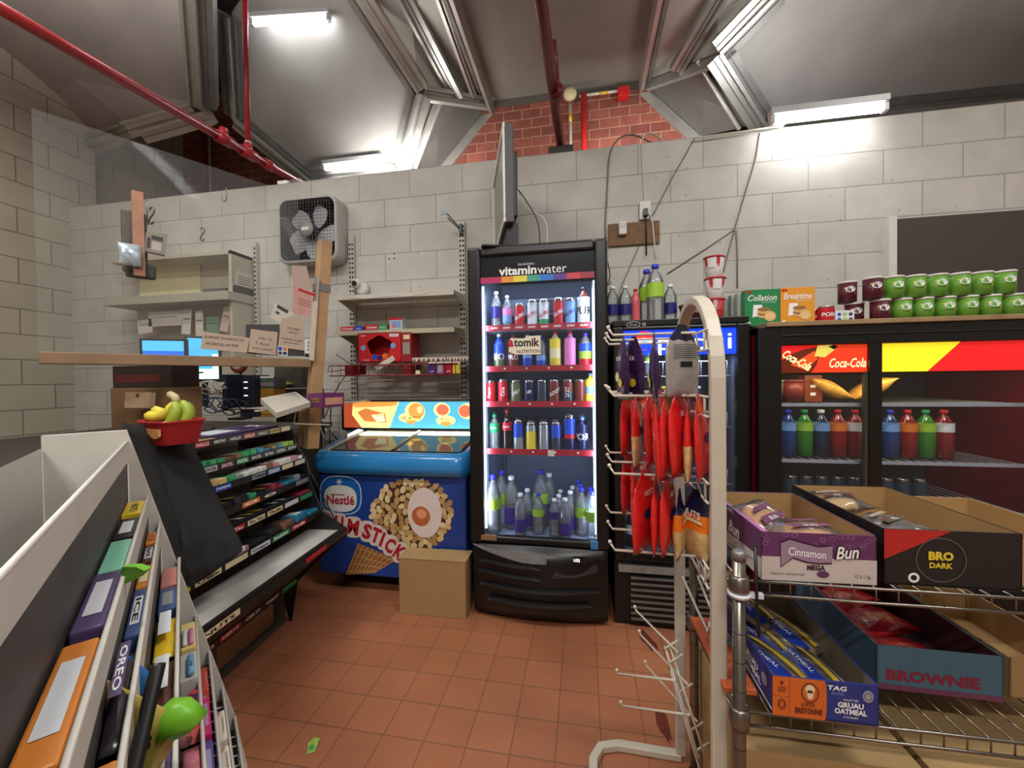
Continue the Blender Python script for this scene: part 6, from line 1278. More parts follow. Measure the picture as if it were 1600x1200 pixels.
lay('mint_box', 3, .145, .22, .45, mat('box_pale_grey', (190, 190, 184), .5), 'grey-white box holding blue-capped mint rolls', 'mints', h=.03, wf=.95, deco=lambda m, L_, W_, h: (m.tube([(-L_*.2, W_*.12, h+.006), (L_*.48, W_*.12, h+.006)], W_*.2, mat('mint_blue', (110, 170, 214), .3), 12), m.text('scope', L_*.2, W_*.12, W_*.22, NAVY, Tup(h+.006+W_*.2))))
MR = mat('mint_roll_red', (206, 62, 50), .3)
lay('mint_roll', 3, .235, .32, .72, MR, 'red mentos roll lying on the fourth tray', 'mints', 'roll', .02, deco=lambda m, L_, W_, h: m.text('mentos', 0, 0, .011, NAVY, Tup(h), w=L_*.75, bold=.03))
lay('mint_roll', 3, .235, .32, .25, mat('mint_roll_pink', (186, 120, 130), .3), 'pink striped mint roll beside the red one', 'mints', 'roll', .017)
lay('candy_bar', 3, .34, .45, .5, mat('wrap_rose', (200, 120, 130), .25, noise=.5, ns=50), 'crinkled pink and silver wrapper below the mint rolls', 'candy', 'pillow', .022)
lay('candy_tube', 4, .04, .14, .3, mat('ribbon_red', (176, 60, 48), .4, noise=.3, ns=60), 'clear pack of red ribbon candy on the fifth tray', 'candy', 'pillow', .03, wf=.9)
lay('candy_tube', 4, .145, .235, .3, mat('tube_magenta', (206, 50, 120), .25), 'magenta candy tube with pale label on the fifth tray', 'candy', 'box', .025, deco=bar(mat('label_lilac', (190, 140, 190), .4)), wf=.75)
lay('candy_tube', 4, .25, .34, .3, mat('tube_violet', (90, 80, 150), .3), 'violet candy tube with pale label below the magenta one', 'candy', 'box', .025, deco=bar(mat('label_lavender', (170, 160, 200), .4)), wf=.75)
def gumw(m, L_, W_, h):
    m.rect(-L_*.45, L_*.45, -W_*.5, -W_*.1, mat('gum_brown_panel', (130, 72, 46), .5), Tup(h)); m.flat([(-L_*.45, -W_*.45), (-L_*.1, -W_*.45), (-L_*.45, W_*.3)], mat('gum_copper', (196, 130, 90), .5), Tup(h), .0003)
    m.text('CHEWING', 0, W_*.28, W_*.12, INKB, Tup(h), .0003, w=L_*.6)
GBX = mat('gum_carton_white', (220, 212, 196), .5)
for k, s in enumerate((.135, .225, .315)):
    lay('gum_carton', 5, s-.04, s+.035, .35, GBX, ['first white gum carton with copper corner on the sixth tray', 'second white gum carton with copper corner, middle of the sixth tray', 'third white gum carton with copper corner, lowest on the sixth tray'][k], 'gum', h=.02, deco=gumw, wf=.95, dz=.02)
FILL = [(2, .225, .33, WY_, 'yellow'), (2, .34, .45, WR_, 'brown'), (2, .46, .58, WPp, 'purple'), (2, .59, .72, WB_, 'blue'), (1, .6, .75, WO, 'orange'), (3, .46, .57, WG, 'mint green'), (3, .58, .7, WR_, 'brown'), (4, .35, .45, WY_, 'yellow'), (4, .46, .58, MR, 'red'), (0, .37, .5, WPp, 'purple'), (0, .52, .66, WO, 'orange'), (6, .5, .6, WG, 'mint green')]
for tr, s0, s1, mt_, cn in FILL:
    lay('candy_bar', tr, s0, s1, .5, mt_, '%s candy packet low down on the %s tray of the white rack' % (cn, ['first', 'second', 'third', 'fourth', 'fifth', 'sixth', 'seventh'][tr]), 'candy', 'box' if s1-s0 > .11 else 'pillow', .022, deco=bar(WHT if cn != 'mint green' else NAVY))
# bag of plantain chips and the dark handle in front
CH = mat('chip_bag_yellow', (190, 170, 80), .3, noise=.35, ns=25); GRN = mat('bag_leaf_green', (110, 176, 40), .4, noise=.25, ns=20)
t = thing('chip_bag', 'clear bag of yellow plantain chips with bright green end', 'snack bag')
a = atd(150, 1190, .33); m = pillow(.13, .1, .03, CH, T=frame(a, (AU+AR*.5), -AR+AU*.2)); m.build('bag', t)
q = [atd(x_, y_, .33) for x_, y_ in ((250, 1108), (280, 1106), (309, 1130), (296, 1146), (250, 1168), (224, 1182), (230, 1150))]
cen = sum(q, Vector())/7+(-AD)*.008; m = MB(); bk = [p+AD*.012 for p in q]; m.add([tuple(p) for p in q]+[tuple(cen)]+[tuple(p) for p in bk], [(i, (i+1) % 7, 7) for i in range(7)]+[tuple(8+i for i in range(6, -1, -1))]+[(i, 8+i, 8+(i+1) % 7, (i+1) % 7) for i in range(7)], GRN, smooth=True); m.build('green_end', t)
F = frame(atd(208, 1160, .308), AR, AU); m = MB(); m.text('0.53', 0, 0, .013, INKB, F, 0, bold=.02, shear=.2); m.build('price_writing', t)
a0 = atd(246, 1044, .325); a1 = atd(206, 1215, .285); m = MB(); m.tube([a0-(a1-a0)*.04, a0, a0.lerp(a1, .3), a1, a0+(a1-a0)*1.6], .0052, BLACK, 12); tag(m.build('black_rod'), 'thick dark rod crossing in front of the sweet trays', 'handle')
q = [atd(x_, y_, .42) for x_, y_ in ((190, 886), (212, 886), (226, 892), (214, 904), (190, 915))]
m = MB(); m.add([tuple(p) for p in q]+[tuple(p+AD*.008) for p in q], [(0, 1, 2, 3, 4), (9, 8, 7, 6, 5)]+[(i, 5+i, 5+(i+1) % 5, (i+1) % 5) for i in range(5)], GRN); tag(m.build('bag_corner'), 'green bag corner poking in above the second tray', 'snack bag')
m = pillow(.06, .035, .012, mat('blue_pack', (40, 110, 180), .3), T=frame(atd(190, 1080, .37), AR*.8+AU, AU-AR)); tag(m.build('blue_packet'), 'blue and white packet corner beside the chip bag', 'packet')
a = at(487, 1168, 'z', 0); m = MB(rotz(.5, (a.x, a.y, .001))); m.add([(-.012, -.022, 0), (.012, -.024, .002), (.024, .02, .006), (.008, .026, .012), (-.014, .018, .003)], [(0, 1, 2, 3, 4)], mat('litter_green', (150, 190, 80), .5, noise=.2, ns=90)); m.add([(-.008, -.01, .004), (.008, -.012, .004), (.008, .0, .007), (-.006, .002, .006)], [(0, 1, 2, 3)], GREEN_)
tag(m.build('wrapper_litter'), 'crumpled green wrapper lying on the floor tiles', 'litter')
# ================================================================ white peg rack
PGW = mat('peg_white', (196, 186, 168), .45, noise=.05); WRW = mat('peg_wire', (206, 196, 180), .4)
t = thing('peg_rack', 'white arched peg rack with hooks, between the metro shelf and the coolers', 'display rack')
Nf = LP(.461, .888, 0); Ff = LP(.547, 1.30, 0); U_ = (Ff-Nf).normalized(); V_ = Vector((0, 0, 1)).cross(U_); wA = (Ff-Nf).length
if V_.dot(RH) > 0: V_ = -V_                      # V_ points left, towards the hooks
m = MB(); rA = wA/2; zc = 1.485-rA; P = [tuple(Nf+Vector((0, 0, .02))), tuple(Nf+Vector((0, 0, .6)))]
for k in range(15):
    a = math.pi*(1-k/14); P.append(tuple(Nf+U_*(rA+rA*math.cos(a))+Vector((0, 0, zc+rA*math.sin(a)))))
P += [tuple(Ff+Vector((0, 0, .6))), tuple(Ff+Vector((0, 0, .02)))]
def sq(m, P, w, d, mt, upv):
    """rectangular tube along P: w across the plane, d in it"""
    P = [Vector(p) for p in P]; vs = []; n = len(P)
    for i, p in enumerate(P):
        tt = (P[min(i+1, n-1)]-P[max(i-1, 0)]).normalized(); x = upv-tt*upv.dot(tt); x.normalize(); y = tt.cross(x)
        for sx, sy in ((-1, -1), (1, -1), (1, 1), (-1, 1)): vs.append(tuple(p+x*sx*w/2+y*sy*d/2))
    fs = [(i*4+k, i*4+(k+1) % 4, (i+1)*4+(k+1) % 4, (i+1)*4+k) for i in range(n-1) for k in range(4)]+[(3, 2, 1, 0), tuple((n-1)*4+k for k in range(4))]
    m.add(vs, fs, mt)
sq(m, P, .032, .022, PGW, V_); m.build('arch', t, .004)
m = MB()
for s in (0, 1):
    b = Ff if s == 0 else Nf
    P = [b+Vector((0, 0, .014)), b+V_*.2+Vector((0, 0, .014)), b+V_*.26-U_*(.02 if s == 0 else -.02)+Vector((0, 0, .014))]
    if s == 0: P += [b+V_*.285-U_*.07+Vector((0, 0, .014)), b+V_*.285-U_*(wA-.07)+Vector((0, 0, .014)), Nf+V_*.26+U_*.02+Vector((0, 0, .014)), Nf+V_*.2+Vector((0, 0, .014)), Nf+Vector((0, 0, .014))]; sq(m, P, .022, .028, PGW, Vector((0, 0, 1)))
m.build('foot', t, .003)
m = MB()
for zz in (.955, .62, .31):
    for s in (0, 1): b = Nf if s == 0 else Ff; m.tube([tuple(b-V_*.017+Vector((0, 0, zz))), tuple(b-V_*.0+Vector((0, 0, zz)))], .003, SLOT, 6)
m.build('screw', t)
def hookrow(z, n=3, ln=.235, name='hook_row', y_off=0):
    m = MB(); 
    for zz in (z+.0, z-.045): m.tube([tuple(Nf+V_*.02+Vector((0, 0, zz))), tuple(Ff+V_*.02+Vector((0, 0, zz)))], .003, WRW, 6)
    for f_ in (.06, .94): b = Nf.lerp(Ff, f_); m.tube([tuple(b+V_*.02+Vector((0, 0, z))), tuple(b+V_*.02+Vector((0, 0, z-.045)))], .003, WRW, 6)
    out = []
    for k in range(n):
        f_ = (.16+.68*k/(n-1)); b = Nf.lerp(Ff, f_)+Vector((0, 0, z))
        m.tube([tuple(b+V_*.02-Vector((0, 0, .045))), tuple(b+V_*.03), tuple(b+V_*(ln-.012)), tuple(b+V_*ln+Vector((0, 0, .018)))], .0034, WRW, 7); m.ball(tuple(b+V_*ln+Vector((0, 0, .02))), .0052, WRW, 6)
        out.append(b)
    m.build(name, t); return out
H1 = hookrow(1.385); H2 = hookrow(1.232); H3 = hookrow(1.035); H4 = hookrow(.84)
m = MB()                                        # the loose grid leaning below
def AT(x, y, d): return tuple(atd(x, y, d))
for (x0_, y0_), (x1_, y1_) in (((1039, 1010), (1092, 1185)), ((1047, 1010), (1101, 1180)), ((1048, 1048), (1100, 1225))): m.tube([AT(x0_, y0_, 1.1), AT(x1_, y1_, 1.02)], .0032, WRW, 6)
for x0_, y0_ in ((1046, 1010), (1053, 1032), (1068, 1078), (1085, 1138), (1094, 1170)): m.tube([AT(x0_-8, y0_+4, 1.08), AT(x0_+14, y0_-10, 1.08)], .003, WRW, 6)
for a, b in (((993, 954), (1060, 1020)), ((1000, 992), (1075, 1070)), ((1009, 1040), (1090, 1128)), ((965, 1053), (1056, 1063)), ((971, 1103), (1078, 1117))):
    m.tube([AT(a[0]-1, a[1]-6, 1.22), AT(a[0]+1, a[1], 1.22), AT(b[0], b[1], 1.05)], .0032, WRW, 6); m.ball(AT(a[0]-1, a[1]-6, 1.22), .0052, WRW, 6)
m.build('leaning_grid', t)
m = MB()
for a, b in (((1066, 900), (1106, 990)), ((1088, 868), (1108, 905)), ((1090, 900), (1110, 950))): m.tube([AT(a[0], a[1], 1.0), AT(b[0], b[1], .93), AT(b[0]+3, b[1]-18, .93)], .0032, WRW, 6)
m.build('inner_wire', t)
def pouch(name, hook, s, w, h, th, mats, lab, cat, tw=0, swing=0, tdeco=None, group=None):
    """bag hanging on a hook: s metres out along it"""
    top = hook+V_*s; T = Matrix((U_, Vector((0, 0, 1)), V_)).transposed().to_4x4()
    if T.determinant() < 0: T = Matrix((-U_, Vector((0, 0, 1)), V_)).transposed().to_4x4()
    T.translation = top; T = T @ Matrix.Rotation(tw, 4, 'Y') @ Matrix.Rotation(swing, 4, 'X')
    t_ = thing(name, lab, cat, T, group); K = 14; rows = [(0.008, .22, .03), (-.006, .45, .05), (-.03, .8, .12), (-h*.3, .98, .75), (-h*.55, 1, 1), (-h*.8, .98, .85), (-h*.94, .97, .3), (-h, .98, .03)]
    n = len(rows)
    for bi, (r0, r1, mt) in enumerate(mats):
        m = MB(); vs = []; rs = rows[r0:r1+1]
        for z, sw, st in rs:
            for k in range(K): a = 2*math.pi*k/K; c, q_ = math.cos(a), math.sin(a); vs.append((w/2*sw*math.copysign(abs(c)**.8, c), z+.002*math.sin(3*k), th/2*st*q_))
        fs = [(i*K+k, i*K+(k+1) % K, (i+1)*K+(k+1) % K, (i+1)*K+k) for i in range(len(rs)-1) for k in range(K)]
        if bi == 0: fs.append(tuple(range(K)))
        if bi == len(mats)-1: fs.append(tuple((len(rs)-1)*K+k for k in range(K)))
        m.add(vs, fs, mt, smooth=True); m.build(['header', 'bag', 'base', 'seal'][bi] if len(mats) > 1 else 'bag', t_)
    if tdeco: m = MB(); tdeco(m, w, h, th); m.build('print', t_)
    return t_
RB_ = mat('bag_red', (206, 36, 34), .22, noise=.12, ns=20, bump=.5, bs=25, coat=.4); NUTB = mat('bag_nuts', (206, 170, 116), .3, noise=.3, ns=60); NVB = mat('bag_navy', (32, 30, 60), .25, noise=.2); ORB = mat('bag_orange', (232, 120, 30), .3); PRB = mat('bag_plum', (52, 28, 66), .22, noise=.25, ns=15, bump=.4, bs=20); SLB_ = mat('bag_silver', (176, 170, 164), .28, .4, noise=.2, bump=.4, bs=30)
def dred(m, w, h, th):
    for s in (-1, 1): F = Matrix.Translation((0, 0, s*(th/2+.001))) @ (Matrix() if s > 0 else Matrix.Rotation(math.pi, 4, 'Y')); m.oval(0, -h*.5, w*.22, .012, NAVY, F); m.text('NUTS', 0, -h*.22, .014, INKW, F, 0, shear=.3)
k_ = 0
for hk, ss in ((H2[0], (.022, .046, .07, .094, .118)), (H2[1], (.085, .115, .15)), (H2[2], (.13, .165))):
    for s in ss:
        k_ += 1; pouch('nut_bag', hk, s, .13, .19+.01*(k_ % 3), .026, [(0, 4, RB_), (4, 6, NUTB if k_ in (2, 8) else RB_), (6, 7, RB_)], ['red nut bag on the upper hooks, '+q for q in ('closest to the frame', 'second from the frame', 'third from the frame', 'fourth from the frame', 'outermost on the near hook', 'inner one on the middle hook', 'middle one on the middle hook', 'outer one on the middle hook', 'inner one on the far hook', 'outer one on the far hook')][k_-1], 'snack bag', tw=-.42+.14*((k_ % 3)-1), swing=.05*((k_ % 2)), tdeco=dred)
k_ = 0
for hk, ss in ((H3[0], (.095, .122, .15)), (H3[1], (.12, .155)), (H3[2], (.13, .165))):
    for s in ss:
        k_ += 1; pouch('nut_bag', hk, s, .125, .185, .024, [(0, 4, RB_), (4, 6, NUTB if k_ == 4 else RB_), (6, 7, RB_)], ['red nut bag on the lower hooks, '+q for q in ('inner one on the near hook', 'middle one on the near hook', 'outer one on the near hook', 'inner one on the middle hook', 'outer one on the middle hook', 'inner one on the far hook', 'outer one on the far hook')][k_-1], 'snack bag', tw=-.42+.15*((k_ % 3)-1), tdeco=dred)
def dor(m, w, h, th):
    for s in (-1, 1):
        F = Matrix.Translation((0, 0, s*(th/2+.001))) @ (Matrix() if s > 0 else Matrix.Rotation(math.pi, 4, 'Y')); m.text('NUTS', 0, -h*.3, .018, INKW, F, 0, bold=.02); m.rect(-w*.45, w*.45, -h*.42, -h*.37, CREAM, F)
for k, s in enumerate((.03, .068)):
    pouch('nut_bag', H3[0]+Vector((0, 0, -.04)), s, .08, .16, .03, [(0, 3, NVB), (3, 4, ORB), (4, 6, NUTB), (6, 7, SLB_)], ['navy and orange nut bag nearest the rack frame', 'navy and orange nut bag hanging just left of its twin'][k], 'snack bag', tw=.5-.9*k, tdeco=dor)
def dpl(m, w, h, th):
    for s in (-1, 1):
        F = Matrix.Translation((0, 0, s*(th/2+.0012))) @ (Matrix() if s > 0 else Matrix.Rotation(math.pi, 4, 'Y')); m.oval(w*.1, -h*.72, .014, .012, YEL, F); m.oval(-w*.15, -h*.62, .015, .014, CREAM, F); m.text('mix', 0, -h*.3, .016, INKW, F, .0003)
for k, (hk, s) in enumerate(((H1[1], .16), (H1[1], .19), (H1[0], .125))):
    pouch('snack_pouch', hk, s, .085, .17, .022, [(0, 6, PRB), (6, 7, SLB_)], ['plum snack pouch on the top hooks, furthest out', 'second plum snack pouch with yellow spot on the top hooks', 'plum snack pouch beside the big pale packet'][k], 'snack bag', tw=.6-.3*k, tdeco=dpl)
def dback(m, w, h, th):
    for s in (-1, 1):
        F = Matrix.Translation((0, 0, s*(th/2+.0012))) @ (Matrix() if s > 0 else Matrix.Rotation(math.pi, 4, 'Y'))
        for q in range(7): m.rect(-w*.35, w*.3, -h*(.25+.03*q), -h*(.24+.03*q), GREY, F)
        m.rect(-w*.15, w*.2, -h*.56, -h*.48, INKB, F)
pouch('snack_packet', H1[0]+Vector((0, 0, .012)), .06, .11, .17, .02, [(0, 2, NVB), (2, 6, SLB_), (6, 7, SLB_)], 'large pale-backed packet with black header on the top near hook', 'snack bag', tw=-.95, tdeco=dback)
MARKM = mat('mark_dark', (104, 48, 36), .4, noise=.3, ns=40)  # thin dark reddish patches laid on the tiles
for px, py, sx, sy, ro, lab in ((1012, 1000, .03, .1, .3, 'dark reddish mark on the tiles in front of the short cooler'), (1036, 1130, .025, .09, .1, 'long dark mark on the tiles beside the peg rack foot')):
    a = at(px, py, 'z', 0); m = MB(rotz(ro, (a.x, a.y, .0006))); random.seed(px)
    m.flat([(sx*(.6+.5*random.random())*math.cos(k*.45), sy*(.6+.5*random.random())*math.sin(k*.45)) for k in range(14)], MARKM); tag(m.build('floor_mark'), lab, 'stain')
# ================================================================ chrome wire shelving with bake-shop boxes
t = thing('wire_rack', 'chrome wire shelving unit with round posts at the right', 'wire shelving')
S0 = LP(.463, .81, 0); S1 = LP(.516, 1.13, 0); DU = (S1-S0).normalized(); SU = DU.cross(Vector((0, 0, 1))).normalized()
TS = Matrix((SU, DU, Vector((0, 0, 1)))).transposed().to_4x4(); TS.translation = S0; SD_ = (S1-S0).length; SW_ = .92
CHD = mat('post_chrome', (128, 122, 112), .28, .9, noise=.1)
for x in (0, SW_):
    for y in (0, SD_):
        m = MB(TS); m.tube([(x, y, 0), (x, y, .905)], .0125, CHD, 14); m.lathe([(.0135, .9), (.0135, .915), (.009, .92)], ALUD, 14, Matrix.Translation((x, y, 0)))
        for z in (.855, .58, .12): m.lathe([(.018, z-.03), (.0205, z-.01), (.0185, z+.012), (.0145, z+.014)], CHD, 14, Matrix.Translation((x, y, 0)))
        for k in range(13): m.lathe([(.0128, .03+k*.06), (.0128, .032+k*.06)], SLOT, 14, Matrix.Translation((x, y, 0)), caps=False)
        m.build('post', t)
for z in (.858, .585, .12):
    m = MB(TS)
    for zz in (z, z-.028):
        m.tube([(0, 0, zz), (SW_, 0, zz)], .0032, CHD, 6).tube([(0, SD_, zz), (SW_, SD_, zz)], .0032, CHD, 6).tube([(0, 0, zz), (0, SD_, zz)], .0032, CHD, 6).tube([(SW_, 0, zz), (SW_, SD_, zz)], .0032, CHD, 6)
    for k in range(24): x = .02+k*(SW_-.04)/23; m.tube([(x, 0, z-.028), (x, 0, z), (x, SD_, z), (x, SD_, z-.028)], .0018, CHD, 5)
    m.build('wire_shelf', t)
m = MB(TS); m.lathe([(.0215, .826), (.0215, .834)], WHT, 16).box(.018, .045, -.006, .004, .824, .834, WHT); tag(m.build('cable_tie'), 'white cable tie round the near chrome post', 'cable tie')
m = MB(TS); m.tube([(.03, -.004, .93), (.032, -.006, .8), (.036, -.004, .745)], .0035, BLACK, 6); tag(m.build('black_strap'), 'thin black strap hanging beside the chrome post', 'strap')
def obox(name, x, y, z, w, d, h, mo, mi_, lab, cat, yaw=0, hb=None, deco=None, sdeco=None, flange=None):
    """open-topped display carton; hb = height at the back"""
    T = TS @ Matrix.Translation((x, y, z)) @ Matrix.Rotation(yaw, 4, 'Z'); t_ = thing(name, lab, cat, T); e = .003; m = MB()
    hb = hb or h
    m.box(0, w, 0, e, 0, h, mo).box(0, w, d-e, d, 0, hb, mo)
    for x_ in (0, w-e): m.prism([(0, 0), (d, 0), (d, hb), (0, h)], x_, x_+e, mo, Matrix(((0, 0, 1, 0), (1, 0, 0, 0), (0, 1, 0, 0), (0, 0, 0, 1))))
    m.box(0, w, 0, d, 0, e, mo); m.build('carton', t_)
    m = MB(); e2_ = .0036; m.box(e, w-e, e2_, e2_+.0004, e, h-.001, mi_).box(e, w-e, d-e2_, d-e2_+.0004, e, hb-.001, mi_).box(e2_, e2_+.0004, e, d-e, e, min(h, hb)-.001, mi_).box(w-e2_, w-e2_+.0004, e, d-e, e, min(h, hb)-.001, mi_).box(e, w-e, e, d-e, e, e+.0006, mi_); m.build('lining', t_)
    if deco: m = MB(); deco(m, frame((0, -.0006, 0), (1, 0, 0), (0, 0, 1)), w, h); m.build('front_print', t_)
    if sdeco: m = MB(); sdeco(m, frame((-.0006, d, 0), (0, -1, 0), (0, 0, 1)), d, h); m.build('side_print', t_)
    if flange: m = MB(); m.add([(0, 0, h), (0, d, hb), (.022, d, hb-.012), (.03, 0, h-.012)], [(0, 1, 2, 3)], flange); m.build('folded_edge', t_)
    return t_
PUR = mat('bun_purple', (98, 50, 92), .5, noise=.06); PLW = mat('bun_white', (196, 186, 178), .6); RIB = mat('bun_ribbon', (150, 126, 146), .5); PKF = mat('bun_pink', (176, 110, 170), .5, noise=.25, ns=50)
def dbun(m, F, w, h):
    m.rect(0, w, 0, h*.5, PLW, F); random.seed(5)
    m.flat([(0, h*.5), (w*.15, h*.5), (w*.15, h*.6), (0, h*.6)], PUR, F, .0003)
    for _ in range(22): cx, cy = random.random()*w*.96+.004, h*(.72+.25*random.random()); m.ring(cx, cy, .006, .0045, .001, mat('swirl_lilac', (150, 104, 146), .5), F, .0004, n=9)
    top = [(w*.17, h*.78), (w*.25, h*.86), (w*.35, h*.8), (w*.5, h*.72), (w*.62, h*.76)]; bot = [(w*.62, h*.42), (w*.5, h*.4), (w*.4, h*.42), (w*.28, h*.5), (w*.17, h*.3)]
    m.flat([(a-.001, b+.003 if b > h*.6 else b-.003) for a, b in top+bot], mat('plum_line', (50, 20, 46), .5), F, .0006)
    pts = top+bot
    for i in range(4): m.flat([top[i], top[i+1], bot[3-i], bot[4-i]], RIB, F, .0009)
    m.text('Cinnamon', w*.4, h*.6, h*.17, INKW, F, .0013, w=w*.33, rot=-.08, bold=.01); m.text('Bun', w*.745, h*.64, h*.3, mat('plum_line', (50, 20, 46)), F, .0011, w=w*.23, rot=.1, shear=.35, bold=.07); m.text('Bun', w*.745, h*.64, h*.26, INKW, F, .0014, w=w*.2, rot=.1, shear=.35, bold=.02)
    m.text('MEGA', w*.48, h*.3, h*.11, mat('plum_line', (50, 20, 46)), F, .0009, w=w*.16, bold=.05); m.oval(w*.54, h*.17, w*.055, h*.07, PUR, F, .0007); m.text('Labeled for individual resale', w*.23, h*.15, h*.05, GREY, F, .0006, w=w*.3); m.text('12 X 113g', w*.88, h*.15, h*.09, INKB, F, .0006, w=w*.13)
def dbs(m, F, d, h): m.flat([(0, 0), (d, 0), (d, h*.45), (d*.5, h*.35), (0, h*.3)], PLW, F); m.text('Bun', d*.55, h*.55, h*.3, INKW, F, .0006, shear=.3, bold=.03); m.text('Cinnamon', d*.25, h*.5, h*.14, INKW, F, .0006)
KI = mat('kraft_inside', (162, 128, 80), .8, noise=.05)
bx = TS.inverted() @ at(1190, 905, 'z', .861)
obox('pastry_carton', bx.x, bx.y, .861, .212, .295, .098, PUR, KI, 'open purple and white cinnamon bun carton on the top wire shelf', 'carton', yaw=.03, deco=dbun, sdeco=dbs, flange=PKF)
WRP = glassy('clear_wrap', (.96, .96, .98), .35, .1, .1); BUN = mat('bun_crust', (196, 140, 80), .6, noise=.3, ns=40); BUNG = mat('bun_plum_film', (104, 60, 92), .3, noise=.6, ns=22, bump=.5, bs=40)
def bun(x, y, z, yaw, lab, mt=None, r=.05, tilt=0, name='wrapped_bun'):
    T = TS @ Matrix.Translation((x, y, z)) @ Matrix.Rotation(yaw, 4, 'Z') @ Matrix.Rotation(tilt, 4, 'X'); t_ = thing(name, lab, 'pastry', T)
    m = MB(); m.lathe([(.01, 0), (r*.9, .004), (r, .016), (r*.85, .03), (r*.3, .036)], mt or BUN, 20); m.build('bun', t_)
    m = pillow(r*2.9, r*2.15, .044, WRP, T=Matrix.Translation((0, 0, .02)), n=14, crimp=.012); m.build('wrapper', t_)
    m = MB(); F = Matrix.Translation((0, 0, .0425)); m.flat([(-r*.9, -r*.5), (r*.9, -r*.3), (r*.8, r*.05), (-r*.8, -r*.1)], BUNG if not mt else NVB, F); m.flat([(-r*.8, r*.2), (r*.7, r*.4), (r*.6, r*.6), (-r*.6, r*.45)], BUNG if not mt else SLB_, F); m.text('BUN' if not mt else 'PIE', 0, -r*.25, r*.2, INKW, F, .0004); m.build('wrapper_print', t_)
bun(bx.x+.06, bx.y+.08, .868, .3, 'wrapped bun underneath, at the left front of the purple carton'); bun(bx.x+.15, bx.y+.2, .868, 1.2, 'wrapped bun flat at the back of the purple carton')
bun(bx.x+.065, bx.y+.16, .915, .6, 'wrapped cinnamon bun leaning at the left wall of the purple carton', tilt=.5)
bun(bx.x+.13, bx.y+.09, .908, .1, 'wrapped cinnamon bun lying in the middle of the purple carton')
DK2 = mat('donut_box_dark', (34, 28, 28), .5)
def ddon(m, F, w, h):
    m.flat([(0, h), (w*.5, h), (0, h*.45)], mat('box_scarlet', (180, 40, 34), .5), F); m.text('BRO', w*.42, h*.55, h*.16, YEL, F, .0005, bold=.05); m.text('DARK', w*.42, h*.38, h*.1, YEL, F, .0005, bold=.03); m.ring(w*.22, h*.14, h*.09, h*.09, h*.04, INKW, F, .0005)
    m.ring(w*.42, h*.48, h*.4, h*.4, h*.02, mat('ring_grey', (90, 84, 80), .5), F, .0004)
b2 = TS.inverted() @ at(1374, 907, 'z', .861)
obox('pastry_carton', b2.x, b2.y-.012, .861, .235, .33, .11, DK2, KI, 'dark carton with red corner and wrapped chocolate pies on the top wire shelf', 'carton', yaw=.02, hb=.11, deco=ddon)
CHO = mat('choc_crust', (60, 36, 28), .5, noise=.2)
bun(b2.x+.06, b2.y+.25, .925, .2, 'wrapped golden pie at the back of the dark carton', mt=mat('pie_crust', (190, 150, 80), .6), name='wrapped_pie'); bun(b2.x+.11, b2.y+.14, .905, .5, 'wrapped dark chocolate pie in the dark carton', mt=CHO, name='wrapped_pie'); bun(b2.x+.17, b2.y+.07, .89, -.3, 'wrapped dark pie by the front edge of the dark carton', mt=CHO, name='wrapped_pie')
obox('pastry_carton', b2.x+.24, b2.y+.01, .861, .17, .3, .09, CARD, KI, 'plain kraft carton at the far end of the top wire shelf', 'carton')
# lower shelf
BO = mat('oat_blue', (34, 52, 124), .5); OO = mat('oat_orange', (206, 100, 34), .5); KG = mat('grey_board_inside', (120, 108, 88), .8)
def doat(m, F, w, h):
    m.rect(0, w*.5, 0, h, OO, F); m.oval(w*.5, h*.5, w*.018, h*.48, OO, F, .0003); LI = mat('orange_ink', (92, 40, 26), .5)
    m.ring(w*.36, h*.66, w*.085, h*.25, w*.012, LI, F, .0005); m.oval(w*.36, h*.74, w*.045, h*.12, CREAM, F, .0006); m.oval(w*.36, h*.6, w*.03, h*.1, CREAM, F, .0007); m.oval(w*.36, h*.69, w*.03, h*.04, LI, F, .0008)
    m.text('LA PETITE', w*.34, h*.35, h*.1, LI, F, .0005, w=w*.13, bold=.03); m.text('BRETONNE', w*.345, h*.19, h*.15, LI, F, .0005, w=w*.26, bold=.05)
    m.ring(w*.09, h*.3, w*.04, h*.14, w*.01, LI, F, .0005); m.ring(w*.09, h*.3, w*.026, h*.09, w*.006, LI, F, .0005); m.oval(w*.09, h*.85, w*.014, h*.05, LI, F, .0005)
    for q in range(3): m.rect(w*.05, w*.13, h*(.62+.05*q), h*(.64+.05*q), LI, F, .0005)
    m.rect(w*.163, w*.166, .004, h*.97, LI, F, .0005).rect(0, w*.16, h*.5, h*.507, LI, F, .0005)
    m.text('TAG', w*.615, h*.85, h*.12, INKW, F, .0005, w=w*.18, bold=.03, shear=.1); m.text('ALONG', w*.62, h*.72, h*.08, mat('oat_pale', (130, 150, 210), .5), F, .0005, w=w*.12)
    m.text('GALETTES', w*.74, h*.58, h*.05, INKW, F, .0005, w=w*.14); m.text('GRUAU', w*.74, h*.45, h*.14, INKW, F, .0005, w=w*.24, bold=.04); m.text('OATMEAL', w*.74, h*.29, h*.14, INKW, F, .0005, w=w*.3, bold=.04); m.text('COOKIES', w*.74, h*.15, h*.05, INKW, F, .0005, w=w*.14)
    m.oval(w*.9, h*.72, w*.05, h*.15, mat('oat_seal', (150, 150, 160), .5), F, .0005); m.ring(w*.9, h*.72, w*.035, h*.1, w*.006, BO, F, .0007)
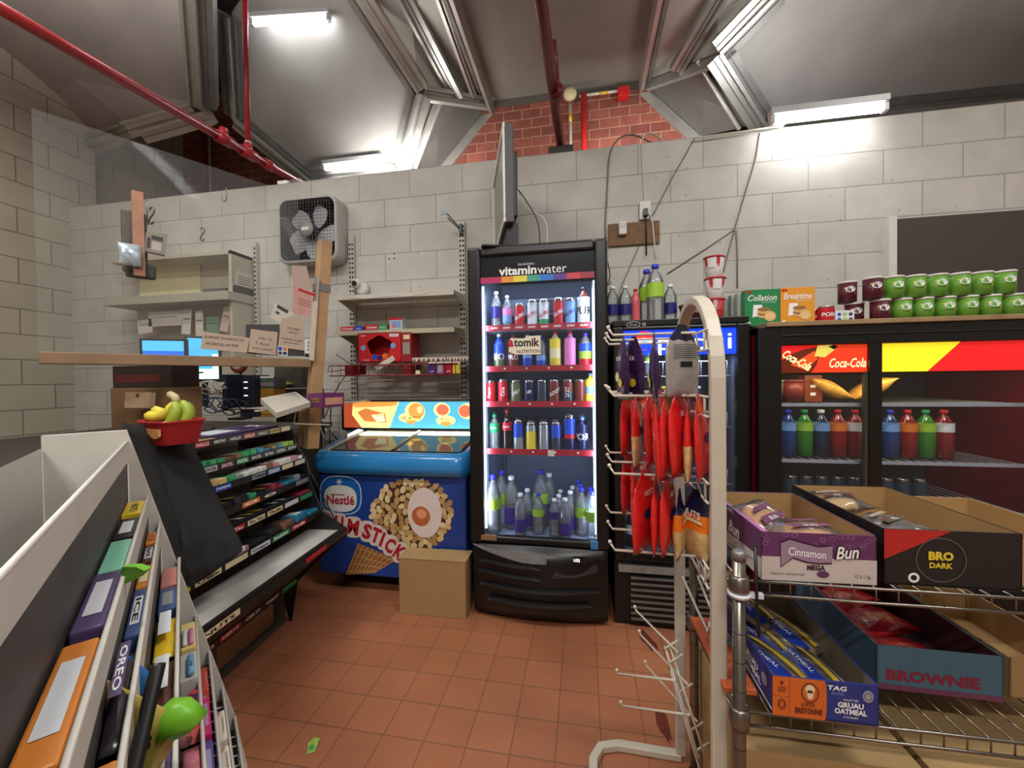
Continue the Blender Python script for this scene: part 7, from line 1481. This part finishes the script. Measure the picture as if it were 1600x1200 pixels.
def doas(m, F, d, h): m.rect(0, d, h*.1, h*.16, INKW, F, .0004); m.text('GRUAU', d*.7, h*.6, h*.2, INKW, F, .0004, bold=.03); m.text('OATMEAL', d*.7, h*.36, h*.2, INKW, F, .0004, w=d*.3, bold=.03); m.oval(d*.9, h*.6, h*.16, h*.16, MATS['oat_seal'], F, .0004)
b3 = TS.inverted() @ at(1207, 1116, 'z', .59)
obox('cookie_carton', b3.x, b3.y, .59, .19, .33, .08, BO, KG, 'open blue and orange oatmeal cookie carton on the second wire shelf', 'carton', yaw=.0, hb=.083, deco=doat, sdeco=doas)
CKB = mat('cookie_film_blue', (36, 60, 150), .22, noise=.35, ns=25); CKY = mat('cookie_film_yellow', (206, 176, 60), .25); CKC = mat('cookie_crust', (170, 120, 60), .6, noise=.3, ns=50); SIL = mat('film_silver', (196, 196, 200), .2, .5, noise=.3, ns=40, bump=.5, bs=60)
def cpack(x, y, z, yaw, tilt, lab):
    T = TS @ Matrix.Translation((x, y, z)) @ Matrix.Rotation(yaw, 4, 'Z') @ Matrix.Rotation(tilt, 4, 'Y'); t_ = thing('cookie_pack', lab, 'cookies', T)
    for k in range(4): MB(Matrix.Translation((-.045+k*.03, 0, .0))).lathe([(.005, 0), (.032, .002), (.034, .008), (.028, .014)], CKC, 16).build('cookie', t_)
    pillow(.17, .085, .042, WRP, T=Matrix.Translation((0, 0, .01)), n=14, crimp=.012).build('wrapper', t_)
    m = MB()
    def bend(y0, y1, mt):
        vs = []
        for i in range(7):
            x_ = -.075+.15*i/6; s = max(.3, math.sin(math.pi*(i+.5)/7)**.45)
            for y_ in (y0, (y0+y1)/2, y1): q_ = y_/.0425; vs.append((x_, y_, .0115+.0215*s*max(.0, 1-q_*q_)**.5))
        m.add(vs, [(3*i+j, 3*i+j+1, 3*i+j+4, 3*i+j+3) for i in range(6) for j in range(2)], mt, smooth=True)
    bend(-.034, -.008, CKB); bend(.008, .022, CKY); bend(.026, .038, SIL); m.text('OATMEAL', 0, -.022, .01, INKW, Matrix.Translation((0, 0, .0335)), w=.08); m.build('wrapper_print', t_)
for k, (x, y, z, yw, tl) in enumerate(((.05, .08, .61, -1.1, .05), (.13, .075, .605, -1.35, 0), (.06, .2, .61, -1.2, .0), (.125, .22, .62, -1.0, .15), (.05, .27, .65, -.9, .2))):
    cpack(b3.x+x-.006, b3.y+y+(.035 if k < 2 else .01), z, yw, tl, ['cookie pack leaning at the front left of the blue carton', 'cookie pack by the front wall of the blue carton', 'cookie pack in the middle left of the blue carton', 'cookie pack lying across the middle of the blue carton', 'cookie pack topmost at the back of the blue carton'][k])
TB = mat('teal_blue', (70, 110, 130), .5, noise=.1); TRD = mat('brick_red_card', (170, 44, 50), .5)
def dbr(m, F, w, h): m.text('BROWNIE', w*.45, h*.35, h*.26, mat('brownie_text', (140, 34, 60), .5), F, .0005, w=w*.75, bold=.04); m.rect(0, w, 0, h*.12, mat('brownie_base', (110, 60, 90), .5), F)
b4 = TS.inverted() @ at(1373, 1075, 'z', .59)
obox('brownie_carton', b4.x-.004, b4.y+.0, .59, .23, .34, .095, TB, mat('dark_red_inside', (70, 24, 24), .7), 'teal and red brownie carton on the second wire shelf', 'carton', yaw=-.02, deco=dbr, flange=TRD)
for k, (x, y) in enumerate(((.1, .08), (.12, .19), (.1, .28))):
    m = pillow(.15, .1, .04, mat('brownie_film', (176, 30, 40), .2, noise=.3, ns=20, bump=.5, bs=30), T=TS @ Matrix.Translation((b4.x+x, b4.y+y, .62+.012*k)) @ Matrix.Rotation(.3*k, 4, 'Z'), n=12, crimp=.01); tag(m.build('brownie_pack'), ['red brownie pack nearest the front of the teal carton', 'red brownie pack in the middle of the teal carton', 'red brownie pack at the back of the teal carton'][k], 'brownie')
obox('cookie_carton', b4.x+.25, b4.y+.01, .59, .17, .3, .085, CARD, KI, 'plain kraft carton at the far end of the second wire shelf', 'carton')
m = MB(TS); m.box(b3.x-.075, b3.x-.01, .04, .3, .59, .6, mat('orange_leaflet', (190, 90, 50), .6, noise=.4, ns=30)); tag(m.build('leaflet'), 'orange printed leaflet on the wire shelf beside the blue carton', 'leaflet')
for k, (x, y, w, d, h, lab) in enumerate(((.02, .02, .33, .33, .36, 'big kraft carton under the second wire shelf beside the chrome post'), (.37, .015, .42, .34, .355, 'big kraft carton under the second wire shelf, further from the post'))):
    t = thing('cardboard_box', lab, 'box', TS @ Matrix.Translation((x, y, .123))); MB().box(0, w, 0, d, 0, h, CARD).build('box_body', t, .003); MB().box(0, w, 0, d*.49, h, h+.004, CARD).box(0, w, d*.51, d, h, h+.004, CARD).build('flap', t)
